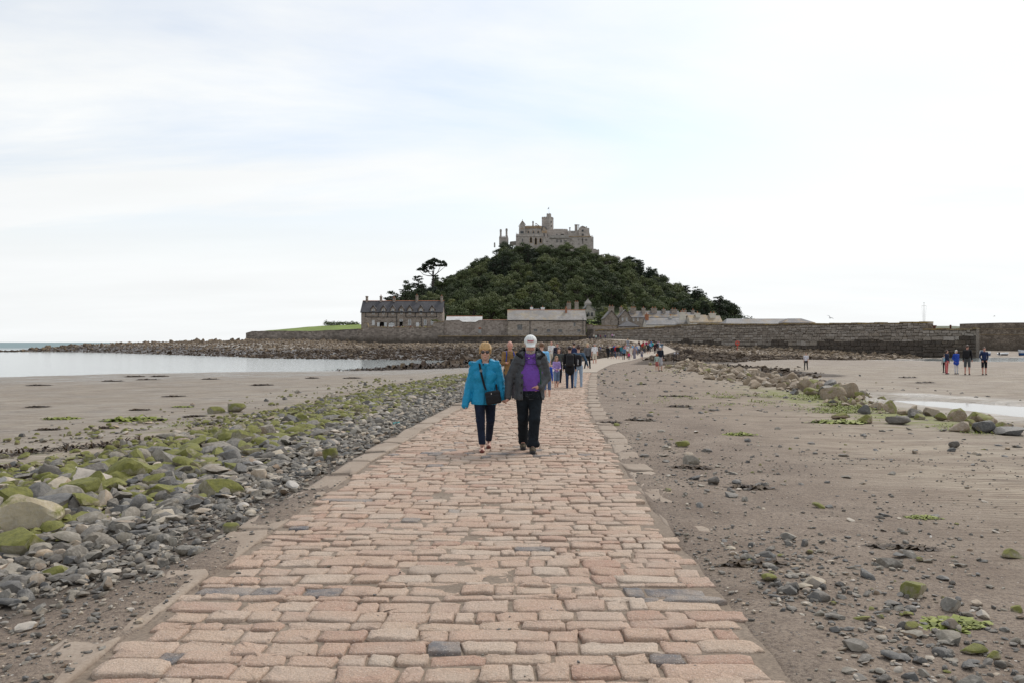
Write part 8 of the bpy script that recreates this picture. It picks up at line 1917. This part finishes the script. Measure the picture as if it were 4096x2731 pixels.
# ================================================================ boats, birds and small things
def boat(px, py0, py1, D0, wpx, label, hull, trim, kind):
    x = (px - 2048) * D0 / F; Lh = wpx * D0 / F / 2; z = gz1(min(x, 79), min(D0, 240)); z = -.74 if x > 60 else z
    t = thing('boat', label, 'boat', (x, D0, z)); N = 12; H = Lh * .36; Wd = Lh * .42; V = []; Fs = []
    for i in range(N + 1):
        s = i / N * 2 - 1; w_ = Wd * (1 - max(s, 0) ** 2.4) * (.86 + .14 * min(1, (s + 1) * 2)); sheer = H * (1 + .28 * max(s, 0) ** 2)
        for (a, zz) in ((0, .04), (.55, .18 * H), (.9, .6 * H), (1.0, sheer), (.93, sheer), (.85, sheer * .75)):
            for sg in (1,): V.append((s * Lh * (1 + .05 * (zz / H)), -w_ * a, zz))
        for (a, zz) in ((.85, sheer * .75), (.93, sheer), (1.0, sheer), (.9, .6 * H), (.55, .18 * H)): V.append((s * Lh * (1 + .05 * (zz / H)), w_ * a, zz))
    M_ = 11
    mi = []
    for i in range(N):
        for k_ in range(M_): Fs.append((i * M_ + k_, i * M_ + (k_ + 1) % M_, (i + 1) * M_ + (k_ + 1) % M_, (i + 1) * M_ + k_)); mi.append(1 if k_ in (3, 4, 6, 7, 5) else (2 if k_ in (0, 10, 1, 9) else 0))
    Fs.append(tuple(range(M_))); mi.append(0); Fs.append(tuple(N * M_ + k_ for k_ in range(M_ - 1, -1, -1))); mi.append(0)
    me = mesh('hull', V, Fs, [hull, M_WHITE, trim], mi, True); link('hull', me, t)
    m = MB()
    if kind == 'cabin':
        m.prism([(-Lh * .35, H * .8), (Lh * .35, H * .8), (Lh * .2, H * 1.55), (-Lh * .25, H * 1.65)], 'y', -Wd * .6, Wd * .6); me = mesh('cabin', m.v, m.f, M_WHITE); link('cabin', me, t)
        m = MB(); m.prism([(-Lh * .28, H * 1.05), (Lh * .27, H * 1.05), (Lh * .17, H * 1.45), (-Lh * .22, H * 1.5)], 'y', -Wd * .62, -Wd * .605); link('cabin_window', mesh('cabin_window', m.v, m.f, plain('cabin_glass', (.05, .09, .17), .15)), t)
        m = MB(); m.prism([(-Lh * .9, H * 1.55), (-Lh * .2, H * 1.7), (-Lh * .2, H * 1.78), (-Lh * .9, H * 1.62)], 'y', -Wd * .7, Wd * .7); link('awning', mesh('awning', m.v, m.f, cloth((.03, .04, .08))), t)
    else:
        for f in (-.4, .05, .45): m.box(f * Lh - .1, f * Lh + .1, -Wd * .8, Wd * .8, H * .72, H * .8)
        link('thwart', mesh('thwart', m.v, m.f, M_FRAMEG), t)
    m = MB(); m.box(-Lh * 1.08, -Lh * .98, -.12, .12, H * .5, H * 1.35); m.box(-Lh * 1.05, -Lh, -.04, .04, -.0, H * .5); link('outboard_motor', mesh('outboard_motor', m.v, m.f, plain('motor', (.03, .03, .035), .4)), t)
    return t
mblue = plain('hull_blue', (.04, .13, .36), .35); mw = plain('hull_white', (.62, .63, .64), .35, .05); md = plain('hull_dark', (.035, .04, .05), .5)
boat(3925, 1384, 1412, 150, 74, 'white and blue cabin boat with a dark awning aground by the far pier', mw, mblue, 'cabin')
b_ = boat(4014, 1393, 1418, 152, 58, 'open white dinghy with a dark bottom aground near the pier', mw, md, 'open')
b_.rotation_euler = (0.08, 0, .5)
boat(4130, 1380, 1420, 148, 110, 'larger white boat with its bow just reaching the picture edge', mw, mblue, 'cabin').rotation_euler = (0, 0, PI)
# gulls
def gull(x, y, z, label, flying=False, s=1.0, rz=0.0, group=None):
    S = Field((-.4, -.8, -.25), (.4, .8, .4), .02)
    if flying: S = Field((-.75, -.3, -.25), (.75, .3, .45), .022)
    S.seg((0, .18, .0), (0, -.12, .02), .055, .075, 0, .03); S.ell((0, -.22, .08), (.045, .055, .045), 0, .04); S.seg((0, .18, .0), (0, .32, -.01), .035, .012, 1, .02, 1.0); S.seg((0, -.26, .075), (0, -.32, .065), .014, .006, 2, .005)
    if flying:
        for sx in (-1, 1): S.seg((sx * .04, -.05, .05), (sx * .32, -.1, .2), .05, .035, 1, .02); S.seg((sx * .32, -.1, .2), (sx * .68, .06, .16), .034, .012, 1, .01)
    else:
        for sx in (-1, 1): S.seg((sx * .06, -.06, .03), (sx * .035, .28, .0), .04, .015, 1, .02); S.seg((sx * .03, 0, -.05), (sx * .03, -.01, -.2), .012, .01, 2, .01); S.seg((sx * .03, -.01, -.2), (sx * .03, -.07, -.205), .012, .012, 2, .005)
    me = S.mesh('gull', [plain('gull_white', (.72, .72, .70), .8), plain('gull_grey', (.34, .35, .37), .8), plain('gull_beak', (.45, .28, .06), .6)]); o = link('gull', me, None, (x, y, z + .2 * s * (not flying))); o.scale = (s, s, s); o.rotation_euler = (0, 0, rz); tag(o, label, 'bird', group); return o
x, y = pix_on_ground(302, 1494); g0 = gull(x, y, gz1(x, y), 'brown-grey gull standing at the edge of the water', s=1.25, rz=1.2)
D0 = 130; gull((3320 - 2048) * D0 / F, D0, CH + (1369 - 1273) * D0 / F, 'gull gliding with tilted wings above the harbour wall', True, 1.0, .3).rotation_euler = (0, .5, .2)
D0 = 170; gull((3977 - 2048) * D0 / F, D0, CH + (1369 - 1266) * D0 / F, 'small distant gull in the sky over the far pier', True, .7, 1.0)
for i, (px, py) in enumerate([(812, 1412), (845, 1418), (962, 1418), (978, 1419), (520, 1401), (400, 1385), (330, 1383), (290, 1386), (355, 1381)]):
    D0 = 150 if py > 1410 else 215; x = (px - 2048) * D0 / F; o = g0.copy(); COL.objects.link(o); z = max(gz1(x, D0), -.95); o.location = (x, D0, z + .35); o.scale = (1.3,) * 3; o.rotation_euler = (0, 0, rnd.uniform(0, 6)); tag(o, 'white gull resting on the rocks of the spit', 'bird', 'gulls on the spit')
# red marker post on the shore under the wall
X, Z = W0(165); x = X(2949); z = gz1(x, 165)
t = thing('marker_post', 'red and white lifebuoy post standing on the rocks before the harbour wall', 'post', (x, 165, z))
m = MB(); m.tube([(x, 165, z - .2), (x, 165, z + 1.3)], .07, 8); m.build('post', M_RED, t)
m = MB(); N = 14; pts = [(x + .36 * math.cos(a), 164.88, z + 1.35 + .36 * math.sin(a)) for a in np.linspace(0, 2 * PI, N + 1)]; m.tube(pts, .11, 6); m.build('lifebuoy', plain('buoy_red', (.6, .08, .05), .5), t)
# scrap of turquoise net beside the kerb
m = MB(); x0, y0 = pix_on_ground(1585, 1700)
for i in range(9):
    a = rnd.uniform(0, 6.28); pts = []
    for j_ in range(7): a += rnd.gauss(0, .7); pts.append((x0 + .09 * math.cos(a) * rnd.uniform(.3, 1), y0 + .2 * math.sin(a) * rnd.uniform(.3, 1), gz1(x0, y0) + .015 + rnd.uniform(0, .05)))
    m.tube(pts, .006, 4)
o = m.build('fishing_net', cloth((.08, .36, .36))); tag(o, 'tangled scrap of turquoise fishing net beside the kerb', 'net')
